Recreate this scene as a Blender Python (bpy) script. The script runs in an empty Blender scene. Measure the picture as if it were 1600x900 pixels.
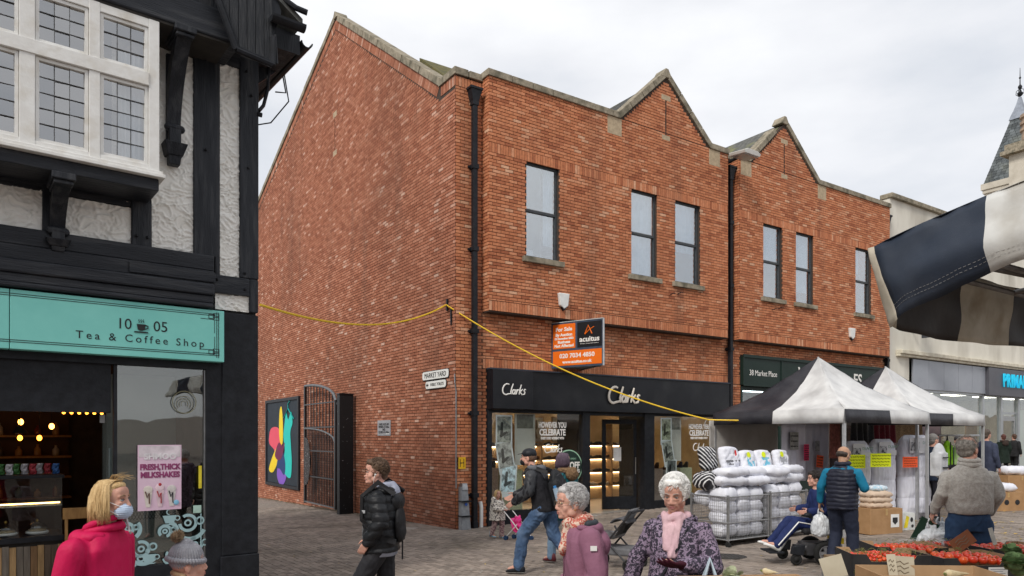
import bpy, bmesh, math, random
from math import sin, cos, pi, radians, sqrt, atan2
from mathutils import Vector, Matrix, noise
random.seed(7)
scene = bpy.context.scene
COL = scene.collection

# ------------------------------------------------------------------ camera
F = 1126.0; HY = 683.0; ZC = 1.89
cam_data = bpy.data.cameras.new("camera")
cam = bpy.data.objects.new("camera", cam_data); COL.objects.link(cam)
cam.location = (0, 0, ZC); cam.rotation_euler = (pi/2, 0, 0)
cam_data.sensor_width = 36; cam_data.lens = F/1600*36; cam_data.shift_y = (HY-450)/1600
cam_data.clip_start = 0.1; cam_data.clip_end = 2000
scene.camera = cam

# ------------------------------------------------------------------ light
SUN_EL, SUN_ROT = radians(42), radians(212)      # sun behind the camera, a little left
world = bpy.data.worlds.new("World"); scene.world = world; world.use_nodes = True
wn = world.node_tree.nodes; wl = world.node_tree.links; wn.clear()
wo = wn.new('ShaderNodeOutputWorld'); bg = wn.new('ShaderNodeBackground')
sky = wn.new('ShaderNodeTexSky'); sky.sky_type = 'NISHITA'; sky.sun_disc = False
sky.sun_elevation = SUN_EL; sky.sun_rotation = SUN_ROT
bgs = wn.new('ShaderNodeBackground'); bgs.inputs[1].default_value = 0.08
wl.new(sky.outputs[0], bgs.inputs[0])
tc = wn.new('ShaderNodeTexCoord'); mp = wn.new('ShaderNodeMapping'); mp.inputs['Scale'].default_value = (1.2, 1.2, 3.2)
nz = wn.new('ShaderNodeTexNoise'); nz.inputs['Scale'].default_value = 1.7; nz.inputs['Detail'].default_value = 7; nz.inputs['Roughness'].default_value = .52
rp = wn.new('ShaderNodeValToRGB')
rp.color_ramp.elements[0].position = .30; rp.color_ramp.elements[0].color = (.60, .635, .69, 1)
rp.color_ramp.elements[1].position = .68; rp.color_ramp.elements[1].color = (.96, .965, .975, 1)
e = rp.color_ramp.elements.new(.48); e.color = (.79, .80, .83, 1)
wl.new(tc.outputs['Generated'], mp.inputs[0]); wl.new(mp.outputs[0], nz.inputs[0]); wl.new(nz.outputs[0], rp.inputs[0])
wl.new(rp.outputs[0], bg.inputs[0]); bg.inputs[1].default_value = .70
mxw = wn.new('ShaderNodeMixShader'); mxw.inputs[0].default_value = .93
wl.new(bgs.outputs[0], mxw.inputs[1]); wl.new(bg.outputs[0], mxw.inputs[2]); wl.new(mxw.outputs[0], wo.inputs[0])
sun_d = bpy.data.lights.new("sun", 'SUN'); sun_d.energy = 1.5; sun_d.angle = radians(16); sun_d.color = (1, .95, .88)
sun = bpy.data.objects.new("sun", sun_d); COL.objects.link(sun)
_az = SUN_ROT
sd = Vector((sin(_az)*cos(SUN_EL), cos(_az)*cos(SUN_EL), sin(SUN_EL)))   # towards the sun
sun.rotation_euler = sd.to_track_quat('Z', 'Y').to_euler()
scene.view_settings.view_transform = 'Standard'; scene.view_settings.look = 'None'
scene.view_settings.exposure = 0.74; scene.view_settings.gamma = 1.0

# ------------------------------------------------------------------ frames
def gz(X, Y): return .0316*X - .0087*Y
def ground(x, y):
    k = (x-800)/F; m = (y-HY)/F; Y = ZC/(m+.0316*k-.0087); return k*Y, Y
class Frame:
    def __init__(s, X, Y, deg):
        s.o = Vector((X, Y, 0)); s.a = radians(deg)
        s.u = Vector((cos(s.a), sin(s.a), 0)); s.v = Vector((-sin(s.a), cos(s.a), 0))
        s.M = Matrix.Translation(s.o) @ Matrix.Rotation(s.a, 4, 'Z')
    def w(s, p): return s.M @ Vector(p)
FB = Frame(-1.257, 16.08, 33.96)
FL = Frame(-3.2, 9.0, 38.6)

# ------------------------------------------------------------------ materials
_mats = {}
def M(name, c1, c2=None, scale=8, rough=.7, bump=0, bscale=None, metal=0, spec=None, island=0, detail=6,
      stretch=(1,1,1), c3=None, s3=.7, emit=None, es=1, alpha=None, sheen=0, coat=0, trans=0, contrast=(.35,.65), bdist=.01):
    if name in _mats: return _mats[name]
    m = bpy.data.materials.new(name); m.use_nodes = True; _mats[name] = m
    n = m.node_tree.nodes; l = m.node_tree.links; b = n['Principled BSDF']
    b.inputs['Roughness'].default_value = rough; b.inputs['Metallic'].default_value = metal
    b.inputs['Specular IOR Level'].default_value = spec if spec is not None else (.5 if rough < .45 or metal else .22)
    if sheen: b.inputs['Sheen Weight'].default_value = sheen
    if coat: b.inputs['Coat Weight'].default_value = coat
    if trans: b.inputs['Transmission Weight'].default_value = trans
    if alpha is not None: b.inputs['Alpha'].default_value = alpha
    t = n.new('ShaderNodeTexCoord'); mpn = n.new('ShaderNodeMapping'); mpn.inputs['Scale'].default_value = stretch
    l.new(t.outputs['Object'], mpn.inputs[0])
    c1 = tuple(c1)+(1,); c2 = tuple(c2)+(1,) if c2 else tuple(min(1, x*.72) for x in c1[:3])+(1,)
    tn = n.new('ShaderNodeTexNoise'); tn.inputs['Scale'].default_value = scale; tn.inputs['Detail'].default_value = detail; tn.inputs['Roughness'].default_value = .6
    l.new(mpn.outputs[0], tn.inputs[0])
    r = n.new('ShaderNodeValToRGB'); r.color_ramp.elements[0].color = c1; r.color_ramp.elements[1].color = c2
    r.color_ramp.elements[0].position = contrast[0]; r.color_ramp.elements[1].position = contrast[1]
    l.new(tn.outputs[0], r.inputs[0]); out = r.outputs[0]
    if c3:   # large soft patches of wear
        t3 = n.new('ShaderNodeTexNoise'); t3.inputs['Scale'].default_value = s3; t3.inputs['Detail'].default_value = 5
        l.new(mpn.outputs[0], t3.inputs[0])
        r3 = n.new('ShaderNodeValToRGB'); r3.color_ramp.elements[0].position = .5; r3.color_ramp.elements[1].position = .72
        mx = n.new('ShaderNodeMixRGB'); mx.inputs[2].default_value = tuple(c3)+(1,)
        l.new(t3.outputs[0], r3.inputs[0]); l.new(r3.outputs[0], mx.inputs[0]); l.new(out, mx.inputs[1]); out = mx.outputs[0]
    if island:
        g = n.new('ShaderNodeNewGeometry'); oi = n.new('ShaderNodeObjectInfo')
        ad = n.new('ShaderNodeMath'); ad.operation = 'ADD'; fr = n.new('ShaderNodeMath'); fr.operation = 'FRACT'
        l.new(g.outputs['Random Per Island'], ad.inputs[0]); l.new(oi.outputs['Random'], ad.inputs[1]); l.new(ad.outputs[0], fr.inputs[0])
        hs = n.new('ShaderNodeHueSaturation'); mr = n.new('ShaderNodeMapRange')
        mr.inputs['To Min'].default_value = 1-island; mr.inputs['To Max'].default_value = 1+island
        l.new(fr.outputs[0], mr.inputs[0]); l.new(mr.outputs[0], hs.inputs['Value']); l.new(out, hs.inputs['Color']); out = hs.outputs[0]
    l.new(out, b.inputs['Base Color'])
    if emit:
        b.inputs['Emission Color'].default_value = tuple(emit)+(1,); b.inputs['Emission Strength'].default_value = es
    if bump:
        tb = n.new('ShaderNodeTexNoise'); tb.inputs['Scale'].default_value = bscale or scale*3; tb.inputs['Detail'].default_value = 5
        l.new(mpn.outputs[0], tb.inputs[0])
        bp = n.new('ShaderNodeBump'); bp.inputs['Strength'].default_value = bump; bp.inputs['Distance'].default_value = bdist
        l.new(tb.outputs[0], bp.inputs['Height']); l.new(bp.outputs[0], b.inputs['Normal'])
    return m

def brick_mat(name, ramp, dirt=(.10,.055,.035), dirt_amt=.5, dscale=.35, sat=1.0):
    m = bpy.data.materials.new(name); m.use_nodes = True; n = m.node_tree.nodes; l = m.node_tree.links; b = n['Principled BSDF']
    b.inputs['Roughness'].default_value = .88; b.inputs['Specular IOR Level'].default_value = .25
    g = n.new('ShaderNodeNewGeometry'); oi = n.new('ShaderNodeObjectInfo'); ad = n.new('ShaderNodeMath'); fr = n.new('ShaderNodeMath'); fr.operation = 'FRACT'
    l.new(g.outputs['Random Per Island'], ad.inputs[0]); l.new(oi.outputs['Random'], ad.inputs[1]); l.new(ad.outputs[0], fr.inputs[0])
    r = n.new('ShaderNodeValToRGB'); r.color_ramp.interpolation = 'LINEAR'
    els = r.color_ramp.elements
    els[0].position = ramp[0][0]; els[0].color = ramp[0][1]+(1,); els[1].position = ramp[-1][0]; els[1].color = ramp[-1][1]+(1,)
    for p, c in ramp[1:-1]: q = els.new(p); q.color = c+(1,)
    l.new(fr.outputs[0], r.inputs[0])
    t = n.new('ShaderNodeTexCoord'); n1 = n.new('ShaderNodeTexNoise'); n1.inputs['Scale'].default_value = 14; n1.inputs['Detail'].default_value = 6
    l.new(g.outputs['Position'], n1.inputs[0])
    hs = n.new('ShaderNodeHueSaturation'); hs.inputs['Saturation'].default_value = sat; mr = n.new('ShaderNodeMapRange'); mr.inputs['To Min'].default_value = .62; mr.inputs['To Max'].default_value = 1.38
    l.new(n1.outputs[0], mr.inputs[0]); l.new(mr.outputs[0], hs.inputs['Value']); l.new(r.outputs[0], hs.inputs['Color'])
    n2 = n.new('ShaderNodeTexNoise'); n2.inputs['Scale'].default_value = dscale; n2.inputs['Detail'].default_value = 6; n2.inputs['Roughness'].default_value = .65
    l.new(g.outputs['Position'], n2.inputs[0])
    r2 = n.new('ShaderNodeValToRGB'); r2.color_ramp.elements[0].position = .48; r2.color_ramp.elements[1].position = .75
    r2.color_ramp.elements[1].color = (dirt_amt,)*3+(1,)
    mx = n.new('ShaderNodeMixRGB'); mx.inputs[2].default_value = dirt+(1,)
    n4 = n.new('ShaderNodeTexNoise'); n4.inputs['Scale'].default_value = 1.6; n4.inputs['Detail'].default_value = 4; mp4 = n.new('ShaderNodeMapping'); mp4.inputs['Scale'].default_value = (1, 1, .09)
    r4 = n.new('ShaderNodeValToRGB'); r4.color_ramp.elements[0].position = .52; r4.color_ramp.elements[1].position = .78; r4.color_ramp.elements[1].color = (.38,)*3+(1,); m4 = n.new('ShaderNodeMixRGB'); m4.inputs[2].default_value = (.13,.085,.065,1)
    l.new(g.outputs['Position'], mp4.inputs[0]); l.new(mp4.outputs[0], n4.inputs[0]); l.new(n4.outputs[0], r4.inputs[0]); l.new(r4.outputs[0], m4.inputs[0]); l.new(hs.outputs[0], m4.inputs[1])
    l.new(n2.outputs[0], r2.inputs[0]); l.new(r2.outputs[0], mx.inputs[0]); l.new(m4.outputs[0], mx.inputs[1]); l.new(mx.outputs[0], b.inputs['Base Color'])
    bp = n.new('ShaderNodeBump'); bp.inputs['Strength'].default_value = .5; bp.inputs['Distance'].default_value = .006
    n3 = n.new('ShaderNodeTexNoise'); n3.inputs['Scale'].default_value = 60; l.new(g.outputs['Position'], n3.inputs[0])
    l.new(n3.outputs[0], bp.inputs['Height']); l.new(bp.outputs[0], b.inputs['Normal'])
    return m

def glass_mat(name, tint=(.9,.95,.95), refl=.12, rough=.01):
    m = bpy.data.materials.new(name); m.use_nodes = True; n = m.node_tree.nodes; l = m.node_tree.links; n.clear()
    o = n.new('ShaderNodeOutputMaterial'); t = n.new('ShaderNodeBsdfTransparent'); t.inputs[0].default_value = tint+(1,)
    g = n.new('ShaderNodeBsdfGlossy'); g.inputs['Roughness'].default_value = rough; g.inputs[0].default_value = (.95,.95,.95,1)
    fr = n.new('ShaderNodeLayerWeight'); fr.inputs[0].default_value = .5
    pw = n.new('ShaderNodeMath'); pw.operation = 'POWER'; pw.inputs[1].default_value = 5
    a = n.new('ShaderNodeMath'); a.operation = 'ADD'; a.inputs[1].default_value = refl; a.use_clamp = True
    tcn = n.new('ShaderNodeTexCoord'); nn = n.new('ShaderNodeTexNoise'); nn.inputs['Scale'].default_value = 1.3
    bp = n.new('ShaderNodeBump'); bp.inputs['Strength'].default_value = .06; bp.inputs['Distance'].default_value = .05
    l.new(tcn.outputs['Object'], nn.inputs[0]); l.new(nn.outputs[0], bp.inputs['Height']); l.new(bp.outputs[0], g.inputs['Normal'])
    mx = n.new('ShaderNodeMixShader'); l.new(fr.outputs['Facing'], pw.inputs[0]); l.new(pw.outputs[0], a.inputs[0]); l.new(a.outputs[0], mx.inputs[0])
    l.new(t.outputs[0], mx.inputs[1]); l.new(g.outputs[0], mx.inputs[2]); l.new(mx.outputs[0], o.inputs[0])
    return m

# ------------------------------------------------------------------ mesh builder
class MB:
    def __init__(s): s.v = []; s.f = []; s.m = []; s.mi = 0
    def quad(s, a, b, c, d): 
        i = len(s.v); s.v += [a, b, c, d]; s.f.append((i, i+1, i+2, i+3)); s.m.append(s.mi)
    def poly(s, pts):
        i = len(s.v); s.v += [tuple(p) for p in pts]; s.f.append(tuple(range(i, i+len(pts)))); s.m.append(s.mi)
    def box(s, x0, x1, y0, y1, z0, z1, T=None, skip=()):
        i = len(s.v); P = [(x0,y0,z0),(x1,y0,z0),(x1,y1,z0),(x0,y1,z0),(x0,y0,z1),(x1,y0,z1),(x1,y1,z1),(x0,y1,z1)]
        if T is not None: P = [tuple(T @ Vector(p)) for p in P]
        s.v += P
        fs = {'-z':(0,3,2,1),'+z':(4,5,6,7),'-y':(0,1,5,4),'+x':(1,2,6,5),'+y':(2,3,7,6),'-x':(3,0,4,7)}
        for k, q in fs.items():
            if k not in skip: s.f.append(tuple(i+j for j in q)); s.m.append(s.mi)
        return s
    def cbox(s, c, d, T=None, skip=()):
        return s.box(c[0]-d[0]/2, c[0]+d[0]/2, c[1]-d[1]/2, c[1]+d[1]/2, c[2]-d[2]/2, c[2]+d[2]/2, T, skip)
    def loft(s, rings, cap=True):
        """rings: equal-length lists of points"""
        i = len(s.v); n = len(rings[0])
        for r in rings: s.v += [tuple(p) for p in r]
        for k in range(len(rings)-1):
            for j in range(n):
                a = i+k*n+j; b = i+k*n+(j+1) % n
                s.f.append((a, b, b+n, a+n)); s.m.append(s.mi)
        if cap:
            s.f.append(tuple(i+j for j in reversed(range(n)))); s.m.append(s.mi)
            e = i+(len(rings)-1)*n; s.f.append(tuple(e+j for j in range(n))); s.m.append(s.mi)
        return s
    def prism(s, pts, n, cap=True):
        """extrude polygon pts (3D) by vector n"""
        n = Vector(n); return s.loft([pts, [tuple(Vector(p)+n) for p in pts]], cap)
    def tube(s, path, r, n=8, cap=True):
        P = [Vector(p) for p in path]; R = r if isinstance(r, (list, tuple)) else [r]*len(P); rings = []
        up = Vector((0, 0, 1)); d0 = (P[1]-P[0]).normalized()
        if abs(d0.z) > .9: up = Vector((1, 0, 0))
        a = d0.cross(up).normalized()
        for k, p in enumerate(P):
            d = (P[min(k+1, len(P)-1)]-P[max(k-1, 0)]).normalized()
            a = (a-d*a.dot(d)); a = a.normalized() if a.length > 1e-6 else d.orthogonal().normalized()
            b = d.cross(a)
            rings.append([tuple(p+(a*cos(2*pi*j/n)+b*sin(2*pi*j/n))*R[k]) for j in range(n)])
        return s.loft(rings, cap)
    def cyl(s, p0, p1, r0, r1=None, n=12): return s.tube([p0, p1], [r0, r0 if r1 is None else r1], n)
    def capsule(s, p0, p1, r0, r1=None, n=12):
        r1 = r0 if r1 is None else r1; p0 = Vector(p0); p1 = Vector(p1); d = p1-p0
        d = d.normalized() if d.length > 1e-6 else Vector((0, 0, 1))
        path = []; R = []
        for a in (-.98, -.75, -.4): path.append(p0+d*r0*a); R.append(r0*sqrt(1-a*a))
        path.append(p0); R.append(r0)
        if (p1-p0).length > 1e-4: path.append(p1); R.append(r1)
        for a in (.4, .75, .98): path.append(p1+d*r1*a); R.append(r1*sqrt(1-a*a))
        return s.tube(path, R, n)
    def ell(s, c, r, T=None, nu=14, nv=9):
        rings = []
        for k in range(nv+1):
            ph = -pi/2+pi*(k+.02)/(nv+.04); rings.append([(c[0]+r[0]*cos(ph)*cos(2*pi*j/nu), c[1]+r[1]*cos(ph)*sin(2*pi*j/nu), c[2]+r[2]*sin(ph)) for j in range(nu)])
        if T is not None: rings = [[tuple(T @ Vector(p)) for p in q] for q in rings]
        return s.loft(rings)
    def lathe(s, prof, c=(0,0,0), n=20, T=None):
        rings = [[(c[0]+r*cos(2*pi*j/n), c[1]+r*sin(2*pi*j/n), c[2]+z) for j in range(n)] for r, z in prof]
        if T is not None: rings = [[tuple(T @ Vector(p)) for p in q] for q in rings]
        return s.loft(rings)
    def mesh(s, name, mats, smooth=False):
        me = bpy.data.meshes.new(name); me.from_pydata([tuple(p) for p in s.v], [], s.f)
        for m in (mats if isinstance(mats, (list, tuple)) else [mats]): me.materials.append(m)
        if any(s.m): me.polygons.foreach_set('material_index', s.m)
        if smooth: me.polygons.foreach_set('use_smooth', [True]*len(me.polygons))
        me.update(); return me
    def build(s, name, mats, parent=None, smooth=False, bevel=0, recalc=False):
        me = s.mesh(name, mats, smooth)
        if recalc:
            bm = bmesh.new(); bm.from_mesh(me); bmesh.ops.recalc_face_normals(bm, faces=bm.faces); bm.to_mesh(me); bm.free()
        o = bpy.data.objects.new(name, me); COL.objects.link(o)
        if parent: o.parent = parent
        if bevel:
            b = o.modifiers.new('bevel', 'BEVEL'); b.width = bevel; b.segments = 2; b.limit_method = 'ANGLE'; b.angle_limit = radians(40)
        return o
def tag(o, label=None, cat=None, group=None, kind=None):
    if label: o['label'] = label
    if cat: o['category'] = cat
    if group: o['group'] = group
    if kind: o['kind'] = kind
    return o
def thing(name, label, cat, loc=(0,0,0), rz=0, group=None):
    o = bpy.data.objects.new(name, None); o.empty_display_size = .2; COL.objects.link(o)
    o.location = loc; o.rotation_euler = (0, 0, rz); return tag(o, label, cat, group)
def fthing(fr, name, label, cat, group=None, base=(0,0,0)):
    return thing(name, label, cat, tuple(fr.w(base)), fr.a, group)
def copy_tree(o, parent=None):
    c = o.copy(); COL.objects.link(c)
    if parent: c.parent = parent
    for ch in o.children: copy_tree(ch, c)
    return c
def inst(me, name, parent, M4):
    o = bpy.data.objects.new(name, me); COL.objects.link(o)
    if parent: o.parent = parent
    o.matrix_local = M4; return o
def text(body, size, mat, T, parent=None, name='lettering', ext=.002, align='CENTER', shear=0, space=1.0, xs=1.0, bold=0):
    cu = bpy.data.curves.new('t', 'FONT'); cu.body = body; cu.size = size; cu.extrude = ext; cu.align_x = align; cu.align_y = 'CENTER'
    cu.shear = shear; cu.space_character = space; cu.offset = bold; cu.resolution_u = 3
    o = bpy.data.objects.new('t', cu); COL.objects.link(o)
    me = bpy.data.meshes.new_from_object(o); bpy.data.objects.remove(o); bpy.data.curves.remove(cu)
    me.name = name; me.materials.clear(); me.materials.append(mat)
    if xs != 1: me.transform(Matrix.Diagonal((xs, 1, 1, 1)))
    return inst(me, name, parent, T)
RX = Matrix.Rotation(pi/2, 4, 'X')
def Tfront(s, off, z, tilt=0): return Matrix.Translation((s, off, z)) @ RX @ Matrix.Rotation(tilt, 4, 'Z')
RS = Matrix.Rotation(-pi/2, 4, 'Z') @ RX
def Tside(t, off, z): return Matrix.Translation((off, t, z)) @ RS    # on a wall facing -x
def strokes(polys, w, T, mat, parent, name='lettering', ext=.004, shear=0):
    mb = MB()
    for pl in polys:
        mb.tube([(p[0]+shear*p[1], p[1], 0) for p in pl], [w*(.75+.25*sin(pi*k/(len(pl)-1))) for k in range(len(pl))], 6)
    o = mb.build(name, mat, parent); o.data.transform(Matrix.Diagonal((1, 1, .45, 1))); o.matrix_local = T
    return o
def arc(cx, cy, r, a0, a1, n=8, ry=None):
    ry = ry or r; return [(cx+r*cos(radians(a0+(a1-a0)*k/n)), cy+ry*sin(radians(a0+(a1-a0)*k/n))) for k in range(n+1)]
# script-style shop name, unit height, about 2.6 wide
CL = [arc(.45, .45, .45, 62, 275, 12, .52)+[(.62, -.02), (.95, .05)],
      [(1.12, 1.0), (1.02, .6), (.98, .25), (1.02, .02), (1.1, .02)],
      arc(1.30, .22, .14, 30, 320, 9, .21)+[(1.44, .14)], [(1.50, .46), (1.46, .2), (1.49, .0), (1.60, .04)],
      [(1.66, .48), (1.63, .0), (1.68, .3), (1.8, .45), (1.9, .4)],
      [(2.08, .95), (2.0, .5), (1.98, .0)], [(2.3, .5), (2.05, .26), (2.18, .1), (2.36, -.04)],
      [(2.68, .47), (2.55, .5), (2.48, .38), (2.62, .22), (2.6, .04), (2.42, .0)]]
def shop_script(h, T, mat, parent, name='lettering', w=.075):
    return strokes([[(p[0]*h, p[1]*h) for p in pl] for pl in CL], w*h, T @ Matrix.Translation((-1.35*h, -.5*h, 0)), mat, parent, name, shear=.18)
def pix(P):   # where a point shows in the photo's pixels
    P = Vector(P); 
    if P.y < .05: return None
    return 800+F*P.x/P.y, HY-F*(P.z-ZC)/P.y
# ------------------------------------------------------------------ shared materials
BR_F = brick_mat('brick_orange', [(0, (.33,.105,.05)), (.12, (.44,.155,.075)), (.5, (.53,.20,.095)), (.82, (.58,.235,.12)), (.95, (.61,.29,.165)), (1, (.66,.38,.24))], dirt=(.22,.085,.05), dirt_amt=.35)
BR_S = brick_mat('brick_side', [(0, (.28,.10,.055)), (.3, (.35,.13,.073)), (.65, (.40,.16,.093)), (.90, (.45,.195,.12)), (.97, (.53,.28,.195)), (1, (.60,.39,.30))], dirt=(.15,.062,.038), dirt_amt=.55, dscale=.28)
MORTAR = M('mortar', (.085,.06,.047), (.05,.036,.03), 20, .95, .3)
STONE = M('weathered_stone', (.38,.33,.25), (.17,.15,.11), 7, .9, .6, 25, c3=(.09,.085,.06), s3=2.5, contrast=(.3,.7))
STONE_P = M('pale_sandstone', (.50,.40,.27), (.36,.28,.19), 10, .9, .4, 30)
BLACKP = M('black_paint', (.010,.011,.014), (.018,.020,.025), 9, .5, .25, 30, spec=.22)
FRAME = M('dark_window_frame', (.045,.05,.055), (.07,.075,.08), 15, .45)
GLASS = glass_mat('window_glass', (.80,.87,.92), .34)
SHOPGLASS = glass_mat('shop_glass', (.94,.96,.95), .05)
BLIND = M('pale_blind', (.66,.72,.78), (.42,.50,.58), 3, .8)
SLATE = M('mossy_slate', (.12,.12,.11), (.06,.062,.06), 9, .9, .5, c3=(.17,.17,.06), s3=1.6, island=.3)
WHITE = M('white_plastic', (.78,.78,.76), (.66,.66,.64), 6, .4)
STEEL = M('grey_steel', (.42,.43,.44), (.30,.31,.32), 12, .35, metal=.8)
WTXT = M('white_lettering', (.85,.84,.80), (.8,.78,.74), 5, .5)
DARKTXT = M('dark_lettering', (.02,.02,.025), (.03,.03,.03), 5, .6)
DARK = M('dark_interior', (.03,.028,.026), (.05,.045,.04), 4, .8)

# ------------------------------------------------------------------ main brick building
bld = fthing(FB, 'brick_building', 'long red brick two storey shop building with twin front gables and stone coping', 'building')
def cells(x0, x1, z0, z1, holes):
    xs = sorted({x0, x1, *[h[0] for h in holes], *[h[1] for h in holes]}); xs = [x for x in xs if x0 <= x <= x1]
    zs = sorted({z0, z1, *[h[2] for h in holes], *[h[3] for h in holes]}); zs = [z for z in zs if z0 <= z <= z1]
    for a, b in zip(xs, xs[1:]):
        for c, d in zip(zs, zs[1:]):
            mx, mz = (a+b)/2, (c+d)/2
            if not any(h[0] < mx < h[1] and h[2] < mz < h[3] for h in holes): yield a, b, c, d
BRK = []       # (plane, off, a0, a1, z0, z1, matkey)   plane 'F': faces -y ; 'S': faces -x ; 'E': faces +x
def courses(plane, off, x0, x1, z0, z1, mat, holes=(), top=None, xr=None):
    """stretcher bond bricks, 215 x 65 on a 225 x 75 grid"""
    k0 = int(math.floor(z0/.075)); k1 = int(math.ceil(z1/.075))
    for k in range(k0, k1):
        a = max(k*.075+.007, z0); b = min(k*.075+.068, z1)
        if b-a < .02: continue
        zc = (a+b)/2
        iv = [(x0, x1)] if xr is None else xr(b)
        for h in holes:
            if h[2]-.02 < zc < h[3]+.02:
                nv = []
                for p, q in iv:
                    if h[1] <= p or h[0] >= q: nv.append((p, q)); continue
                    if h[0] > p: nv.append((p, h[0]))
                    if h[1] < q: nv.append((h[1], q))
                iv = nv
        sh = .1125 if k % 2 else 0
        for p, q in iv:
            j = int(math.floor((p-sh)/.225))
            while True:
                c = max(j*.225+sh+.007, p); d = min(j*.225+sh+.218, q); j += 1
                if c >= q: break
                if d-c > .03: BRK.append((plane, off, c, d, a, b, mat))
def soldiers(plane, off, x0, x1, z0, z1, mat, holes=()):
    n = int((x1-x0)/.075)
    for j in range(n):
        c = x0+j*.075+.005
        if any(h[0]-.03 < c < h[1]-.03 and h[2] < (z0+z1)/2 < h[3] for h in holes): continue
        BRK.append((plane, off, c, c+.065, z0+.005, z1-.005, mat))
BAY1 = (.697, 8.816); BAY2 = (9.324, 17.50); OFB = -.287; ZB = 4.75; ZT = 10.03
WIN1 = [(1.72, 2.68), (5.04, 5.98), (6.66, 7.64)]; WIN2 = [(10.42, 11.34), (12.03, 12.96), (15.34, 16.30)]
WZ = (6.10, 8.34)
mort = MB()
# side gable wall outline (t, z)
APX = (7.5, 14.80); BCK = (18.6, 10.75)
def side_top(t):
    if t < .75: return 9.98
    if t < APX[0]: return 10.02+(APX[1]-10.02)*(t-.75)/(APX[0]-.75)
    return APX[1]+(BCK[1]-APX[1])*(t-APX[0])/(BCK[0]-APX[0])
ts = [0, .75, APX[0], BCK[0]]
mort.prism([(0, 0, -1.6)]+[(0, t, side_top(t)) for t in ts]+[(0, BCK[0], -1.6)], (.24, 0, 0))
def side_iv(z):
    z2 = z+.30
    if z < 9.70: return [(0, BCK[0])]
    t0 = .75+(z2-10.02)/(APX[1]-10.02)*(APX[0]-.75); t1 = APX[0]+(z2-APX[1])/(BCK[1]-APX[1])*(BCK[0]-APX[0])
    t1 = min(t1, BCK[0])
    return [(max(t0, .0), t1)] if t1 > t0 else []
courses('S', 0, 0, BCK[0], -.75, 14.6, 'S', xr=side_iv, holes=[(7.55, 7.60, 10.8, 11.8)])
soldiers('S', 0, 0, .70, 9.75, 9.98, 'S')
# front recessed wall
def frontwall(off, x0, x1, z0, z1, holes, th=.2):
    for a, b, c, d in cells(x0, x1, z0, z1, holes): mort.box(a, b, off, off+th, c, d)
frontwall(0, .24, .81, -1.6, 9.96, []); mort.box(0, .24, 0, .002, -1.6, 9.96)
courses('F', 0, 0, .70, -.5, 9.73, 'F'); soldiers('F', 0, 0, .70, 9.74, 9.96, 'F')
courses('F', 0, .70, .805, -.5, 3.45, 'F')
frontwall(0, .81, 17.9, 3.44, 5.2, [])
courses('F', 0, .70, 17.9, 3.70, 4.72, 'F', holes=[(9.7, 17.42, 3.4, 4.32)]); soldiers('F', 0, .70, 9.7, 3.46, 3.69, 'F')
courses('F', 0, 9.06, 9.72, -.3, 3.45, 'F'); frontwall(0, 9.06, 9.72, -1.6, 3.44, [])
courses('F', 0, 17.44, 17.9, -.1, 4.72, 'F'); frontwall(0, 17.44, 17.9, -1.6, 3.44, [])
courses('F', 0, 8.816, 9.324, 4.72, 10.05, 'F'); frontwall(0, 8.6, 9.5, 5.2, 10.05, [])
courses('F', 0, 17.5, 17.9, 4.72, 10.05, 'F'); frontwall(0, 17.3, 17.9, 5.2, 10.05, [])
G1 = (4.64, 6.30, 8.03, 11.55); G2 = (9.80, 11.44, 13.20, 11.55)
for (b0, b1), wins, G in ((BAY1, WIN1, G1), (BAY2, WIN2, G2)):
    H = [(a, b, WZ[0], WZ[1]) for a, b in wins]
    frontwall(OFB, b0, b1, ZB, ZT, H, .22)
    mort.box(b0, b1, OFB+.01, 0.05, ZB-.03, ZB)
    HS = [(G[1]-.03, G[1]+.03, 9.95, 10.95)]
    courses('F', OFB, b0, b1, 4.985, ZT, 'F', holes=H+[(b0, b1, 8.345, 8.54)]+HS)
    soldiers('F', OFB, b0, b1, 8.325, 8.55, 'F'); soldiers('F', OFB, b0, b1, ZB, 4.975, 'F')
    mort.prism([(G[0], OFB, ZT), (G[2], OFB, ZT), (G[1], OFB, G[3])], (0, .22, 0))
    def giv(z, G=G):
        if z < ZT+.01: return []
        f = (z+.06-ZT)/(G[3]-ZT); return [(G[0]+(G[1]-G[0])*f, G[2]+(G[1]-G[2])*f)] if f < .97 else []
    courses('F', OFB, G[0], G[2], ZT+.03, G[3], 'F', xr=giv, holes=HS)
    for pl, x in (('S', b0), ('E', b1)):
        courses(pl, x, OFB, 0, ZB, ZT, 'F'); 
        mort.box(x if pl == 'S' else x-.1, x+.1 if pl == 'S' else x, OFB, .1, ZB, ZT)
mort.build('mortar_wall', MORTAR, bld)
def brick_geo(mb, B, jit=0):
    pl, off, a, b, c, d, k = B; pr = .009+random.random()*.006
    if pl == 'F': mb.box(a, b, off-pr, off+.02, c, d, skip=('+y',))
    elif pl == 'S': mb.box(off-pr, off+.02, a, b, c, d, skip=('+x',))
    else: mb.box(off-.02, off+pr, a, b, c, d, skip=('-x',))
def score(B):
    pl, off, a, b, c, d, k = B
    if pl == 'E' or (b-a) < .2 or (d-c) > .07: return 0
    if pl == 'F': P = [(a, off, c), (b, off, d)]
    else: P = [(off, a, c), (off, b, d)]
    q = [pix(FB.w(p)) for p in P]
    if not (10 < q[0][0] < 1590 and 10 < q[0][1] < 890 and q[0][0] > 405): return 0
    if pl == 'F' and off > -.1 and (P[0][0] < .56 or P[0][0] > .70 and P[0][2] < 3.7): return 0
    return abs(q[0][0]-q[1][0])*abs(q[0][1]-q[1][1])
order = sorted(range(len(BRK)), key=lambda i: -score(BRK[i])); solo = set(order[:300])
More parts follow.
